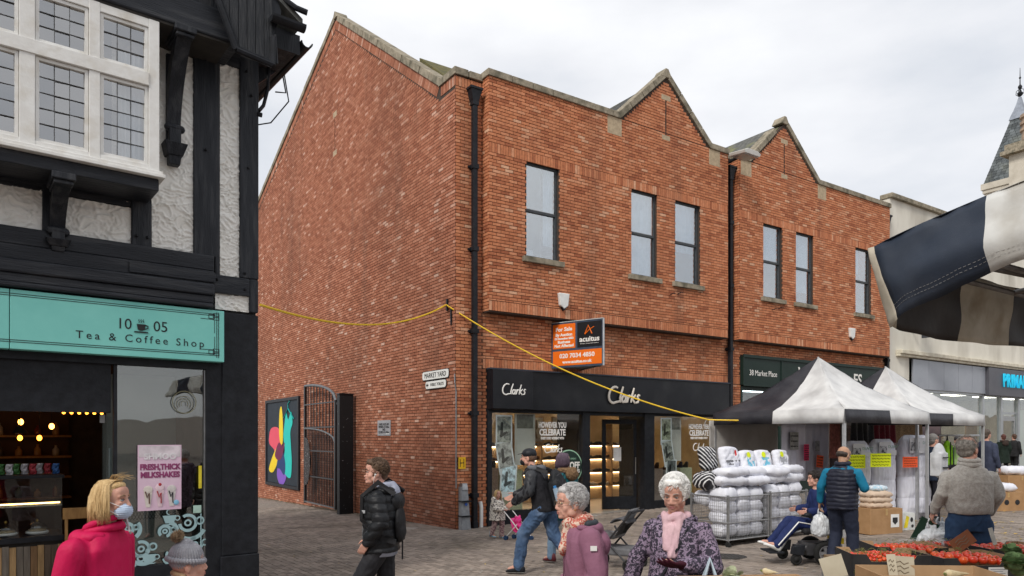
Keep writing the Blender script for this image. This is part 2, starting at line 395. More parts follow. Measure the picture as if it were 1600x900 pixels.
rest = {'F': MB(), 'S': MB()}
tm = {}
for k, mt in (('F', BR_F), ('S', BR_S)):
    for pl in 'FS':
        mb = MB(); L = .215
        if pl == 'F': mb.box(0, L, -.009, .02, 0, .061, skip=('+y',))
        else: mb.box(-.009, .02, 0, L, 0, .061, skip=('+x',))
        tm[(pl, k)] = mb.mesh('brick', mt)
for i, B in enumerate(BRK):
    if i in solo and B[0] in 'FS':
        pl, off, a, b, c, d, k = B
        o = inst(tm[(pl, k)], 'brick', bld, Matrix.Translation((a, off, c) if pl == 'F' else (off, a, c)))
    else: brick_geo(rest[B[6]], B)
tag(rest['F'].build('front_brickwork', BR_F, bld), kind='stuff')
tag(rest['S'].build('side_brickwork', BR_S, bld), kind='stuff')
# sloping soldier band on the side gable, coping stones
band = MB()
def slope_band(p, q, t0, t1, x0, x1, L, gap, mb_or_fn):
    """pieces of length L between p and q in the plane; t0,t1 = offsets along the normal (down negative)"""
    p = Vector(p); q = Vector(q); d = (q-p); n = int(d.length/L); d.normalize(); nn = Vector((-d.y, d.x))
    if nn.y < 0: nn = -nn
    out = []
    for j in range(n):
        a = p+d*(j*L+gap/2); b = p+d*((j+1)*L-gap/2)
        out.append([a+nn*t0, b+nn*t0, b+nn*t1, a+nn*t1])
    return out
for p, q in (((.75, 10.02), APX), (BCK, APX)):
    for Q in slope_band(p, q, -.235, -.01, 0, 0, .075, .01, None):
        band.prism([(-.008, a.x, a.y) for a in Q], (.03, 0, 0))
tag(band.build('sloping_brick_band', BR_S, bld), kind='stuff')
def cope(pts, n):
    mb = MB(); mb.prism(pts, n); return mb.build('coping_stone', STONE, bld, bevel=.012)
for p, q in (((.75, 10.02), APX), (BCK, APX)):
    for Q in slope_band(p, q, 0, .17, 0, 0, .62, .015, None):
        j = random.uniform(-.006, .006); cope([(-.05+j, a.x, a.y) for a in Q], (.38, 0, 0))
cope([(-.055, APX[0]-.18, APX[1]+.02), (-.055, APX[0]+.18, APX[1]+.02), (-.055, APX[0], APX[1]+.26)], (.4, 0, 0))
for a, b in ((-.05, .36), (.375, .74)): cope([(-.05, a, 9.985), (-.05, b, 9.985), (-.05, b, 10.15), (-.05, a, 10.15)], (.36, 0, 0))
def flat_cope(x0, x1, off, z):
    x = x0
    while x < x1-.05:
        e = min(x+.62+random.uniform(-.05, .05), x1); 
        if x1-e < .25: e = x1
        cope([(x+.004, off-.055, z), (e-.004, off-.055, z), (e-.004, off-.055, z+.155), (x+.004, off-.055, z+.155)], (0, .36, 0)); x = e
flat_cope(.33, .70, 0, 9.99)
for (b0, b1), G in ((BAY1, G1), (BAY2, G2)):
    flat_cope(b0-.05, G[0], OFB, ZT); flat_cope(G[2], b1+.05, OFB, ZT)
    for p, q in (((G[0], ZT), (G[1], G[3])), ((G[2], ZT), (G[1], G[3]))):
        for Q in slope_band(p, q, 0, .16, 0, 0, .56, .012, None): cope([(a.x, OFB-.055, a.y) for a in Q], (0, .36, 0))
    cope([(G[1]-.20, OFB-.06, G[3]-.02), (G[1]+.20, OFB-.06, G[3]-.02), (G[1]+.05, OFB-.06, G[3]+.22), (G[1]-.05, OFB-.06, G[3]+.22)], (0, .37, 0))
    r = MB(); r.prism([(G[0]-.1, OFB+.1, ZT-.05), (G[2]+.1, OFB+.1, ZT-.05), (G[1], OFB+.1, G[3]+.02)], (0, 3.2, 0)); r.build('gablet_roof', SLATE, bld)
    for a, b, c, d in ((G[0]-.42, G[0]+.06, 9.58, ZT-.004), (G[2]-.02, G[2]+.44, 9.58, ZT-.004), (G[1]-.17, G[1]+.17, 10.93, 11.07), (G[1]-.15, G[1]+.15, 9.86, 9.99)):
        a = max(a, b0+.002); MB().box(a, b, OFB-.016, OFB+.05, c, d).build('stone_block', STONE_P, bld, bevel=.004)
flat_cope(8.87, 9.27, 0, 10.06); flat_cope(17.55, 17.95, 0, 10.06)
for z in (11.82, 10.62): MB().box(-.016, .05, 7.40, 7.72, z, z+.16).build('stone_block', STONE_P, bld)
# roof
rf = MB()
for (y0, z0, y1, z1) in ((.5, 9.7, APX[0], 13.0), (17.9, 10.2, APX[0], 13.0)):
    n = 26
    for k in range(n):
        a = k/n; b = (k+1)/n+.012; ya, za = y0+(y1-y0)*a, z0+(z1-z0)*a; yb, zb = y0+(y1-y0)*b, z0+(z1-z0)*b
        rf.prism([(.28, ya, za+.06), (.28, yb, zb+.01), (.28, yb, zb-.05), (.28, ya, za)], (17.6, 0, 0))
rf.build('roof', SLATE, bld)
q = MB(); q.prism([(.36, .95, 10.38), (.36, 2.5, 11.55), (.36, 2.5, 11.3), (.36, .95, 10.15)], (1.2, 0, 0)); q.build('mossy_abutment', M('thick_moss', (.15,.13,.05), (.08,.08,.045), 9, .95, .6), bld)
rw = MB(); rw.box(17.7, 17.9, .1, 18.5, -1.6, 10.0); rw.prism([(17.7, .2, 9.6), (17.7, APX[0], 12.9), (17.7, 18.4, 10)], (.2, 0, 0)); rw.box(.2, 17.8, 18.3, 18.5, -1.6, 10.5); rw.build('rear_wall', BR_S, bld)
# first-floor sash windows
for (a, b) in WIN1+WIN2:
    y = OFB+.07; f = MB(); w = .055
    f.box(a, a+w, y, y+.07, WZ[0], WZ[1]); f.box(b-w, b, y, y+.07, WZ[0], WZ[1])
    f.box(a+w, b-w, y, y+.07, WZ[1]-w, WZ[1]); f.box(a+w, b-w, y, y+.07, WZ[0], WZ[0]+w); zm = WZ[0]+(WZ[1]-WZ[0])*.5
    f.box(a+w, b-w, y+.004, y+.066, zm-.03, zm+.03)
    f.box(a+w, b-w, y+.03, y+.05, zm+.03, zm+.05)
    win = f.build('window', FRAME, bld)
    for z0, z1, yy in ((WZ[0]+w, zm-.03, .045), (zm+.03, WZ[1]-w, .025)):
        MB().box(a+w, b-w, y+yy, y+yy+.006, z0, z1).build('pane', GLASS, win)
    rv = MB(); rv.box(a-.05, b+.05, y+.1, y+.7, WZ[0]-.3, WZ[0]-.02); rv.box(a-.4, b+.4, y+1.2, y+1.25, 5.5, 8.9); rv.build('room_lining', M('room_wall', (.30,.31,.32), (.22,.23,.24), 2), win)
    if a in (1.72, 15.34):
        bl = MB()
        for q, zz in ((a+.12, .22), (a+.42, .10)): bl.box(q, q+.2, y+.1, y+.25, WZ[0]-.02, WZ[0]+zz)
        bl.build('window_contents', WHITE, win)
    lo = {6.66: WZ[0]+.9, 10.42: WZ[0]+1.15, 12.03: WZ[0]+.4}.get(a, WZ[0]+.03) if a not in (1.72, 15.34) else WZ[0]+.25*(1+a*.3)
    cr = MB(); cx = a+.03
    if a in (1.72,): rx = (a+.62, b-.04)
    elif a == 15.34: rx = (a+.03, a+.5)
    else: rx = (a+.03, b-.03)
    n = 14; top = [(rx[0]+(rx[1]-rx[0])*k/n, y+.12+.012*sin(k*1.9)) for k in range(n+1)]
    for p, q in zip(top, top[1:]): cr.quad((p[0], p[1], lo), (q[0], q[1], lo), (q[0], q[1], WZ[1]), (p[0], p[1], WZ[1]))
    cr.build('curtain', BLIND, win, smooth=True)
    sl = MB(); sl.box(a-.12, b+.12, OFB-.09, OFB+.09, WZ[0]-.13, WZ[0]); sl.build('window_sill', STONE, bld, bevel=.012)
# rainwater pipes
for s, z1, off in ((.43, 9.70, -.10), (9.14, 9.75, -.12), (17.68, 9.8, -.1)):
    gzz = FB.w((s, 0, 0)); z0 = gz(gzz.x, gzz.y); p = MB()
    p.box(s-.055, s+.055, off-.055, off+.055, z0+.06, z1-.3)
    p.box(s-.065, s+.065, off-.065, off+.065, z0, z0+.16)
    pipe = p.build('downpipe', BLACKP, bld, bevel=.008)
    h = MB(); h.prism([(s-.14, off-.10, z1), (s+.14, off-.10, z1), (s+.08, off-.07, z1-.24), (s-.08, off-.07, z1-.24)], (0, .19, 0))
    h.box(s-.16, s+.16, off-.12, off+.10, z1, z1+.05); h.box(s-.075, s+.075, off-.07, off+.07, z1-.34, z1-.24); h.build('rainwater_hopper', BLACKP, pipe)
    for zc in [z0+.75+1.85*i for i in range(5)]:
        if zc < z1-.6:
            c = MB(); c.box(s-.075, s+.075, off-.075, off+.12, zc-.05, zc+.05); c.box(s-.13, s+.13, off+.04, off+.1, zc-.02, zc+.02); c.build('pipe_bracket', BLACKP, pipe)

# ------------------------------------------------------------------ Clarks shopfront (parts of the building)
FASC = M('black_fascia_panel', (.007,.008,.011), (.012,.013,.017), 2, .38, spec=.25, c3=(.022,.023,.026), s3=1.3)
sz = -.12
fs = fthing(FB, 'shop_sign', 'black fascia sign with raised white Clarks script across the shoe shop', 'shop sign')
MB().box(.81, 9.05, -.16, -.003, 2.53, 3.44).build('fascia_board', FASC, fs, bevel=.006)
MB().box(.80, 9.06, -.19, -.003, 3.443, 3.475).build('top_flashing', M('lead_trim', (.05,.06,.08), None, 8, .5), fs)
MB().box(.815, 1.93, -.27, -.165, 2.54, 3.43).build('side_box', FASC, fs, bevel=.006)
shop_script(.24, Tfront(1.38, -.275, 3.0), WTXT, fs)
o = shop_script(.40, Tfront(4.86, -.21, 2.99), M('cream_lettering', (.85,.78,.68), (.8,.72,.62), 4, .4), fs, w=.09)
SF = MB()
for a, b, c, d in ((.81, .93, -.4, 2.53), (3.62, 3.86, -.4, 2.53), (5.76, 6.12, -.4, 2.53), (8.95, 9.06, -.4, 2.53)): SF.box(a, b, -.05, .12, c, d)
for a, b in ((.93, 3.62), (6.12, 8.95)): SF.box(a, b, -.04, .10, -.4, .17); SF.box(a, b, -.02, .08, 2.46, 2.529)
SF.box(3.86, 5.76, -.02, .1, 2.44, 2.529)
SF.box(3.62, 3.70, .12, 1.0, -.2, 2.53); SF.box(5.80, 5.88, .12, 1.0, -.2, 2.53)
SF.build('shopfront_frame', BLACKP, bld)
for a, b in ((.93, 3.62), (6.12, 8.95)): MB().box(a, b, .02, .03, .17, 2.46).build('shop_window', SHOPGLASS, bld)
# interior of the shoe shop
CREAM = M('warm_shop_wall', (.62,.48,.30), (.52,.39,.23), 3, .8); WOODL = M('pale_wood', (.50,.34,.19), (.38,.25,.14), 5, .6, stretch=(1,6,1))
it = MB(); it.box(.9, 9.0, 3.6, 3.65, -.2, 2.75); it.box(.85, .9, .12, 3.6, -.2, 2.75); it.box(9.0, 9.05, .12, 3.6, -.2, 2.75)
it.build('shop_interior_wall', CREAM, bld)
MB().box(.9, 9.0, .0, 3.6, -.4, -.06).build('shop_floor', M('shop_floor', (.30,.27,.24), (.24,.22,.2), 3, .4), bld)
MB().box(.9, 9.0, .10, 3.6, 2.75, 2.8).build('shop_ceiling', M('shop_ceiling', (.35,.33,.30), None, 3), bld)
LAMPW = M('warm_light_panel', (1,.9,.7), emit=(1,.74,.46), es=7)
for s in (1.9, 3.5, 5.2, 7.6):
    MB().box(s, s+.9, 1.0, 1.12, 2.735, 2.749).build('ceiling_strip_light', LAMPW, bld)
    MB().box(s, s+.9, 2.9, 3.0, 2.735, 2.749).build('ceiling_strip_light', LAMPW, bld)
SHOE = [M('black_shoe', (.02,.02,.02), (.035,.03,.03), 9, .4), M('brown_shoe', (.09,.045,.022), (.06,.03,.018), 9, .45), M('white_shoe', (.6,.58,.55), (.5,.48,.45), 9, .5), M('navy_shoe', (.025,.03,.06), None, 9, .5)]
def shoe_mb(boot=0):
    mb = MB(); prof = [(-.13, .032, .07+boot), (-.10, .036, .085+boot), (-.05, .036, .085+boot*.8), (0, .038, .066), (.05, .043, .05), (.10, .042, .042), (.14, .025, .03)]
    rings = []
    for x, w, h in prof: rings.append([(x, w*cos(2*pi*j/10), .012+max(0, h/2+h/2*sin(2*pi*j/10))) for j in range(10)])
    mb.loft(rings); mb.box(-.13, .12, -.036, .036, 0, .014); return mb
shoe_me = [[shoe_mb(b).mesh('shoe', m, True) for m in SHOE] for b in (0, .09)]
def put_shoe(p, rz, k, label, group, b=0):
    o = bpy.data.objects.new('shoe', shoe_me[b][k]); COL.objects.link(o)
    o.matrix_world = FB.M @ Matrix.Translation(p) @ Matrix.Rotation(rz, 4, 'Z'); tag(o, label, 'shoe', group); return o
ORD = ['first','second','third','fourth','fifth','sixth','seventh','eighth','ninth','tenth']
ROWN = ['lowest', 'second lowest', 'middle', 'upper', 'top']
for si, (s0, s1, y, loc) in enumerate(((3.75, 5.72, 3.2, 'doorway'), (1.15, 3.5, 3.2, 'left window'), (6.2, 8.8, 3.2, 'right window'))):
    rk = fthing(FB, 'shoe_display_rack', 'warmly lit wooden shoe rack behind the %s of the shoe shop' % loc, 'shelf rack')
    MB().box(s0, s1, y+.3, y+.34, -.05, 2.3).build('back_panel', CREAM, rk)
    for a in (s0, (s0+s1)/2, s1): MB().box(a-.025, a+.025, y-.02, y+.3, -.05, 2.3).build('upright', WOODL, rk)
    for r, z in enumerate((.35, .78, 1.2, 1.62)):
        MB().box(s0+.026, s1-.026, y-.01, y+.295, z, z+.035).build('shelf', WOODL, rk)
        MB().box(s0+.05, s1-.05, y+.25, y+.27, z-.03, z-.002).build('shelf_light', LAMPW, rk)
        n = int((s1-s0)/.26)
        for j in range(n):
            k = random.choice((0, 0, 0, 1, 1, 3, 2))
            put_shoe((s0+.2+j*(s1-s0-.35)/max(1, n-1), y+.12, z+.037), random.choice((0, pi))+random.uniform(-.25, .25), k, '%s shoe, %s from left, %s shelf behind the %s' % (('black','brown','white','navy')[k], ORD[j], ROWN[r], loc),
                     'shoes on the racks of the shoe shop')
# wall pictures over the doorway rack
for a, b, lab in ((4.0, 4.62, 'tall framed picture of a standing figure in a robe, left over the shoe rack'), (5.0, 5.62, 'framed picture of a walking pair of legs, right over the shoe rack')):
    t = fthing(FB, 'wall_picture', lab, 'picture'); MB().box(a-.04, b+.04, 3.0, 3.06, 1.72, 2.5).build('frame', WOODL, t); MB().box(a, b, 2.99, 2.998, 1.76, 2.46).build('print', M('photo_print', (.55,.52,.46), (.40,.37,.33), 3), t)
    mb = MB(); c = (a+b)/2; mb.capsule((c, 2.97, 2.35), (c-.03, 2.97, 2.15), .06, .09, 8); mb.capsule((c-.03, 2.97, 2.15), (c+.0, 2.97, 1.84), .05, .02, 8); mb.capsule((c-.03, 2.97, 2.15), (c+.08, 2.97, 1.86), .045, .02, 8)
    o = mb.build('printed_figure', M('print_figure', (.22,.16,.12)), t)
# door leaf
dr = thing('shop_door', 'black framed glass door standing open in the doorway of the shoe shop', 'door', tuple(FB.w((5.70, .20, 0))), FB.a)
D = MB(); W = .98
D.box(-W, -W+.10, 0, .05, -.04, 2.36); D.box(-.09, 0, 0, .05, -.04, 2.36); D.box(-W+.10, -.09, 0, .05, 2.24, 2.36); D.box(-W+.10, -.09, 0, .05, -.04, .30)
D.build('door_frame', BLACKP, dr); MB().box(-W+.10, -.09, .02, .03, .30, 2.24).build('pane', SHOPGLASS, dr)
hd = MB(); hd.tube([(-.05, -.05, .9), (-.05, -.05, 1.35)], .014); hd.build('handle', STEEL, dr)
MB().box(-.66, -.44, .012, .018, 1.25, 1.62).build('notice', WHITE, dr); dr.rotation_euler.z = FB.a-.35
# window dressing
POL = M('polaroid_card', (.84,.88,.90), (.80,.84,.86), 4, .5)
def pol(s, z, w, h, tilt, lab, col):
    t = thing('hanging_photo_card', lab, 'photo card', tuple(FB.w((s, .045, z))), FB.a); T = RX @ Matrix.Rotation(radians(tilt), 4, 'Z')
    a = MB().box(-w/2, w/2, -h/2, h/2, -.004, .004).build('card', POL, t); a.matrix_local = T
    p = MB().box(-w/2+.04, w/2-.04, -h/2+.14, h/2-.04, .0041, .007).build('photo', M('photo_'+str(len(_mats)), tuple(1.7*x for x in col[0]), col[1], 7, contrast=(.42, .58)), t); p.matrix_local = T
    q = MB(); q.capsule((-w*.18, -h*.12, .012), (w*.15, -h*.02, .012), .05, .035, 8); q.capsule((-w*.16, -h*.1, .012), (-w*.12, h*.24, .012), .05, .045, 8)
    q = q.build('photo_boot', M('photo_boot_'+str(len(_mats)), tuple(.35*x for x in col[1])), t); q.matrix_local = T @ Matrix.Diagonal((1, 1, .2, 1))
gr = ((.26,.27,.24), (.12,.13,.12))
pol(1.32, 2.02, .46, .78, 0, 'upper pale photo card with a boot on stones, left shop window', gr)
pol(1.36, 1.42, .46, .76, 10, 'tilted middle photo card with a grey shoe, left shop window', ((.34,.34,.32), (.2,.2,.19)))
pol(1.44, .86, .46, .78, -4, 'lower photo card with a lace up boot, left shop window', ((.5,.62,.68), (.25,.3,.32)))
pol(6.66, 2.05, .42, .75, 0, 'upper photo card with a heeled shoe on grass, right shop window', ((.25,.27,.2), (.14,.15,.1)))
pol(6.74, 1.45, .42, .72, 12, 'tilted middle photo card with a heeled boot, right shop window', gr)
pol(6.86, .93, .40, .70, -3, 'lower dark photo card with printed grid, right shop window', ((.12,.13,.13), (.06,.07,.07)))
for s, lab in ((2.03, 'tall blank hanging card behind the left shop window'), (7.12, 'tall blank hanging card behind the right shop window')):
    t = thing('hanging_card', lab, 'panel', tuple(FB.w((s, .2, 0))), FB.a)
    MB().box(-.30, .30, 0, .01, 1.22, 2.45).build('card', M('cream_card', (.66,.65,.60), (.6,.6,.55), 3), t); MB().box(-.24, .24, -.004, -.001, 2.1, 2.43).build('print', M('dark_print', (.16,.16,.13), (.3,.3,.26), 8), t)
for s, w, h, c, lab in ((1.25, .42, 1.0, (.50,.38,.33), 'pinkish tall plinth in the left shop window'), (1.85, .62, .95, (.55,.58,.38), 'pale green patterned plinth in the left shop window'), (6.75, .5, .85, (.50,.40,.35), 'pinkish plinth in the right shop window'), (7.35, .5, .8, (.42,.44,.46), 'grey patterned plinth in the right shop window'), (7.95, .5, .85, (.55,.58,.40), 'pale green patterned plinth in the right shop window')):
    t = thing('display_plinth', lab, 'plinth', tuple(FB.w((s, .5, .0))), FB.a)
    MB().box(-w/2, w/2, 0, .4, .1, h+.15).build('block', M('plinth_'+str(len(_mats)), c, tuple(min(1, x*1.25) for x in c), 26, .7, contrast=(.49, .55)), t, bevel=.006)
    for k in range(2): put_shoe((s-.12+k*.24, .7, h+.15), pi/2+.3, (0, 1, 1, 3)[int(s*3+k) % 4], '%s boot standing on the %s' % (('left', 'right')[k], lab), 'boots on the window plinths', 1)
def vinyl(s, fr, logo=True):
    t = thing('window_lettering', fr, 'lettering', tuple(FB.w((s, .012, 0))), FB.a)
    for z, sz_, b, xs in ((2.18, .19, 'HOWEVER YOU', .62), (2.0, .215, 'CELEBRATE', .72), (1.86, .085, 'EVERY EVERY MOMENT WITH', .62)):
        text(b, sz_, WTXT, Tfront(0, 0, z), t, xs=xs, bold=.008 if sz_ > .1 else .003)
    shop_script(.2, Tfront(.02, 0, 1.62), WTXT, t)
vinyl(2.72, 'white celebrate lettering on the left window of the shoe shop'); vinyl(7.95, 'white celebrate lettering on the right window of the shoe shop')
t = thing('window_lettering', 'small white Clarks script high on the right window', 'lettering', tuple(FB.w((8.45, .012, 0))), FB.a); shop_script(.2, Tfront(0, 0, 2.3), WTXT, t)
t = thing('round_window_sticker', 'round dark green percent off sticker with a light green rim on the left shop window', 'sticker', tuple(FB.w((3.22, .008, 1.15))), FB.a)
def disc(r, d, T, n=32): 
    mb = MB(); mb.prism([(r*cos(2*pi*k/n), r*sin(2*pi*k/n), 0) for k in range(n)], (0, 0, d)); return mb
o = disc(.43, .006, None).build('rim', M('mint_green', (.40,.68,.48)), t); o.matrix_local = RX
o = disc(.40, .010, None).build('face', M('bottle_green', (.025,.05,.04)), t); o.matrix_local = RX
text('50% OFF', .23, WTXT, Tfront(0, -.012, .03), t, xs=.8, bold=.008); text('SELECTED STYLES', .115, WTXT, Tfront(0, -.012, -.11), t, xs=.75, bold=.004)
text('IN-STORE EVENT', .06, M('mint_text', (.40,.68,.48)), Tfront(0, -.012, .2), t); text('MUST END SOON', .045, WTXT, Tfront(0, -.012, -.25), t)
t = thing('lime_banner', 'narrow dark banner with lime green lettering strokes inside the shoe shop doorway', 'banner', tuple(FB.w((3.98, .9, 0))), FB.a)
LIME = M('lime_print', (.35,.72,.04), emit=(.35,.8,.05), es=.35)
MB().box(-.16, .12, 0, .01, 1.55, 2.42).build('cloth', BLACKP, t)
mb = MB()
for k in range(5):
    z = 1.62+k*.16
    for x in (-.12, .02): mb.box(x, x+.10, -.006, -.001, z, z+.03)
    mb.box(-.12, -.09, -.006, -.001, z+.032, z+.13); mb.box(.02, .05, -.006, -.001, z+.032, z+.11)
mb.build('lime_strokes', LIME, t)
step = MB(); step.box(3.86, 5.76, -.35, .0, -.4, -.085); tag(step.build('doorway_slab', M('pale_concrete', (.36,.35,.33), (.28,.27,.25), 6, .9)), kind='structure').matrix_world = FB.M

# ------------------------------------------------------------------ second shop: green fascia
GRN = M('dark_green_fascia', (.010,.024,.019), (.014,.03,.024), 4, .5, spec=.25)
t = fthing(FB, 'shop_sign', 'dark green fascia sign reading 38 Market Place with serif capitals behind the stall roof', 'shop sign')
MB().box(9.74, 17.40, -.10, -.003, 3.46, 4.30).build('fascia_board', GRN, t)
fm = MB(); fm.box(9.72, 17.42, -.14, -.104, 4.27, 4.36); fm.box(9.72, 17.42, -.14, -.104, 3.42, 3.48); fm.box(11.55, 11.6, -.125, -.104, 3.48, 4.27); fm.box(9.72, 9.78, -.125, -.104, 3.48, 4.27); fm.build('moulding', GRN, t)
text('38 Market Place', .24, WTXT, Tfront(10.68, -.108, 3.82), t, xs=.85)
text('V', .55, WTXT, Tfront(12.6, -.108, 3.9), t, bold=.01); text('ES', .55, WTXT, Tfront(15.8, -.108, 3.84), t, bold=.01)
S2 = MB()
for a in (9.74, 11.6, 13.4, 15.2, 17.34): S2.box(a, a+.08, -.02, .1, -.4, 3.42)
S2.box(9.82, 17.34, -.02, .1, -.4, .5); S2.box(9.82, 17.34, -.02, .1, 3.3, 3.42); S2.box(9.82, 17.34, -.018, .098, 2.5, 2.56)
S2.build('shopfront_frame', GRN, bld)
MB().box(9.8, 17.3, .03, .04, .5, 3.3).build('shop_window', glass_mat('shop_glass_two', (.8,.85,.85), .12), bld)
MB().box(9.75, 17.4, 2.5, 2.55, -.3, 3.4).build('shop_interior_wall', M('dim_pink_wall', (.26,.2,.18), (.12,.1,.1), 3), bld)
MB().box(9.75, 17.4, .15, 2.5, 3.4, 3.45).build('shop_ceiling', M('dim_ceiling', (.4,.4,.38)), bld)
MB().box(10.5, 17, 1.0, 1.15, 3.36, 3.39).build('ceiling_strip_light', M('cool_panel', (.9,.9,1), emit=(.9,.95,1), es=4), bld)
# ------------------------------------------------------------------ ground
def plane_pts(pts, dz=0): return [(x, y, gz(x, y)+dz) for x, y in pts]
GM = bpy.data.materials.new('block_paving_far'); GM.use_nodes = True
_n = GM.node_tree.nodes; _l = GM.node_tree.links; _b = _n['Principled BSDF']; _b.inputs['Roughness'].default_value = .9
_t = _n.new('ShaderNodeTexCoord'); _bt = _n.new('ShaderNodeTexBrick'); _bt.inputs['Scale'].default_value = 1; _bt.inputs['Brick Width'].default_value = .21; _bt.inputs['Row Height'].default_value = .105; _bt.inputs['Mortar Size'].default_value = .006
_bt.inputs['Color1'].default_value = (.27,.225,.19,1); _bt.inputs['Color2'].default_value = (.21,.175,.15,1); _bt.inputs['Mortar'].default_value = (.06,.052,.045,1)
_m = _n.new('ShaderNodeMapping'); _m.inputs['Rotation'].default_value = (0, 0, -FB.a-pi/2); _l.new(_t.outputs['Object'], _m.inputs[0]); _l.new(_m.outputs[0], _bt.inputs[0]); _l.new(_bt.outputs[0], _b.inputs['Base Color'])
gb = MB(); gb.poly(plane_pts([(-300, -200), (500, -200), (500, 600), (-300, 600)], -.004)); ground_o = tag(gb.build('ground', GM), kind='structure')
PAVM = M('paving_block', (.30,.25,.21), (.21,.175,.15), 1.3, .88, .5, 60, island=.22, c3=(.15,.125,.10), s3=.5, spec=.35, bdist=.004)
GAP = M('paving_joint', (.06,.05,.04), (.075,.075,.04), 6, .95)
pavs = []
L_, W_ = .20, .10
def inside_bld(X, Y):
    p = Vector((X, Y, 0))-FB.o; s, t = p.dot(FB.u), p.dot(FB.v)
    if s > .03 and t > -.02: return True
    p = Vector((X, Y, 0))-FL.o; s, t = p.dot(FL.u), p.dot(FL.v)
    return s < -.0 and t > -.02
for i in range(-150, 60):          # i along u (rows), j along v
    for j in range(-110, 170):
        s = i*.105; t = j*.21+(.105 if i % 2 else 0)
        P = FB.w((s, t, 0)); X, Y = P.x, P.y
        if Y < 8.6: continue
        if Y > 24: continue
        x = 800+F*X/Y
        if x < 260 or x > 1850: continue
        if inside_bld(X, Y): continue
        pavs.append((X, Y))
for i in range(60, 260):
    for j in range(-110, 30):
        s = i*.105; t = j*.21+(.105 if i % 2 else 0); P = FB.w((s, t, 0)); X, Y = P.x, P.y
        if Y < 8.6 or Y > 24 or inside_bld(X, Y): continue
        x = 800+F*X/Y
        if 260 < x < 1850: pavs.append((X, Y))
pav_o = sorted(range(len(pavs)), key=lambda k: (pavs[k][1] if 640 < 800+F*pavs[k][0]/pavs[k][1] < 1000 or 400 < 800+F*pavs[k][0]/pavs[k][1] < 560 else 99) + (0 if pavs[k][1] > 9.75 else 99))
solo_p = set(pav_o[:300])
pmb = MB(); pm1 = MB().box(-.0485, .0485, -.1005, .1005, -.02, .008, skip=('-z',)).mesh('paver', PAVM)
NRM = Vector((-.0316, .0087, 1)).normalized(); QT = Vector((0, 0, 1)).rotation_difference(NRM).to_matrix().to_4x4()
for k, (X, Y) in enumerate(pavs):
    T = Matrix.Translation((X, Y, gz(X, Y)+random.uniform(-.0015, .0035)+.004*noise.noise((X*.7, Y*.7, 0)))) @ QT @ Matrix.Rotation(FB.a+random.uniform(-.012, .012), 4, 'Z') @ Matrix.Rotation(random.uniform(-.018, .018), 4, 'X')
    if k in solo_p: inst(pm1, 'paver', ground_o, T)
    else: pmb.box(-.0485, .0485, -.1005, .1005, -.02, .008, T=T, skip=('-z',))
tag(pmb.build('paving_blocks', PAVM, ground_o), kind='stuff')
jo = MB(); jo.poly(plane_pts([(-4.12, 8.62), (8.02, 8.62), (22.35, 24), (-11.5, 24)], .0)); tag(jo.build('paving_joint_bed', GAP), kind='structure')
# fallen leaves, moss by the alley wall
lf = MB()
def leaf(mb, X, Y, r, z=.012):
    a = random.uniform(0, 6.3); c = Vector((X, Y, gz(X, Y)+z)); tl = random.uniform(-.4, .4)
    pts = [(1, 0), (.35, .45), (-.6, .3), (-1, 0), (-.5, -.35), (.4, -.4)]
    mb.poly([(c.x+r*(p*cos(a)-q*sin(a)), c.y+r*(p*sin(a)+q*cos(a)), c.z+abs(q)*r*abs(tl)+.002) for p, q in pts])
for _ in range(150):
    x = random.uniform(1430, 1600); y = random.uniform(765, 845); leaf(lf, *ground(x, y), random.uniform(.03, .07))
for _ in range(40):
    x = random.uniform(405, 1300); y = random.uniform(825, 898); leaf(lf, *ground(x, y), random.uniform(.015, .035))
tag(lf.build('fallen_leaves', M('yellow_leaf', (.55,.40,.10), (.42,.27,.08), 3, .8, island=.4)), 'small yellow autumn leaves scattered over the paving', 'leaves', kind='stuff')
ms = MB()
for _ in range(900):
    t = random.uniform(2, 17.5); w = abs(random.gauss(0, .12)); P = FB.w((-.02-w, t, 0)); leaf(ms, P.x, P.y, random.uniform(.015, .04), .010)
tag(ms.build('moss', M('moss', (.07,.085,.025), (.11,.10,.04), 4, .95, island=.4)), 'green moss and dirt along the foot of the alley wall', 'moss', kind='stuff')
gm = MB(); random.seed(5)
for _ in range(240):
    X, Y = ground(random.uniform(405, 1590), random.uniform(800, 899)); rr = random.uniform(.012, .028)
    gm.poly([(X+rr*cos(2*pi*k/7), Y+rr*sin(2*pi*k/7), gz(X, Y)+.0145) for k in range(7)])
tag(gm.build('gum_spots', M('old_gum', (.42,.40,.36), (.12,.11,.10), 1.1, .9, contrast=(.45, .55)), ground_o), kind='stuff')
def flat_patch(name, lab, cat, X, Y, r, mat, n=22, h=.011, sq=.6, kind=None):
    mb = MB(); mb.poly([(X+r*cos(2*pi*k/n)*(1+.2*sin(3*k)), Y+r*sq*sin(2*pi*k/n)*(1+.2*cos(2*k)), gz(X, Y)+h) for k in range(n)]); o = mb.build(name, mat)
    if kind: tag(o, kind=kind)
    if lab: tag(o, lab, cat)
    return o
P = FB.w((-.55, .9, 0)); flat_patch('pale_paving_stain', None, None, P.x, P.y, .55, M('pale_spill', (.40,.38,.35), (.24,.21,.18), 7, .9), sq=.4, kind='structure')
MX, MY = ground(1140, 871)
mh = thing('manhole_cover', 'dark round iron manhole cover in the paving between the patterned coat and the trolleys', 'manhole cover', (MX, MY, gz(MX, MY)+.008))
disc(.26, .012, None).build('cover', M('cast_iron', (.035,.033,.03), (.06,.055,.05), 14, .6, metal=.5), mh)
mm = MB()
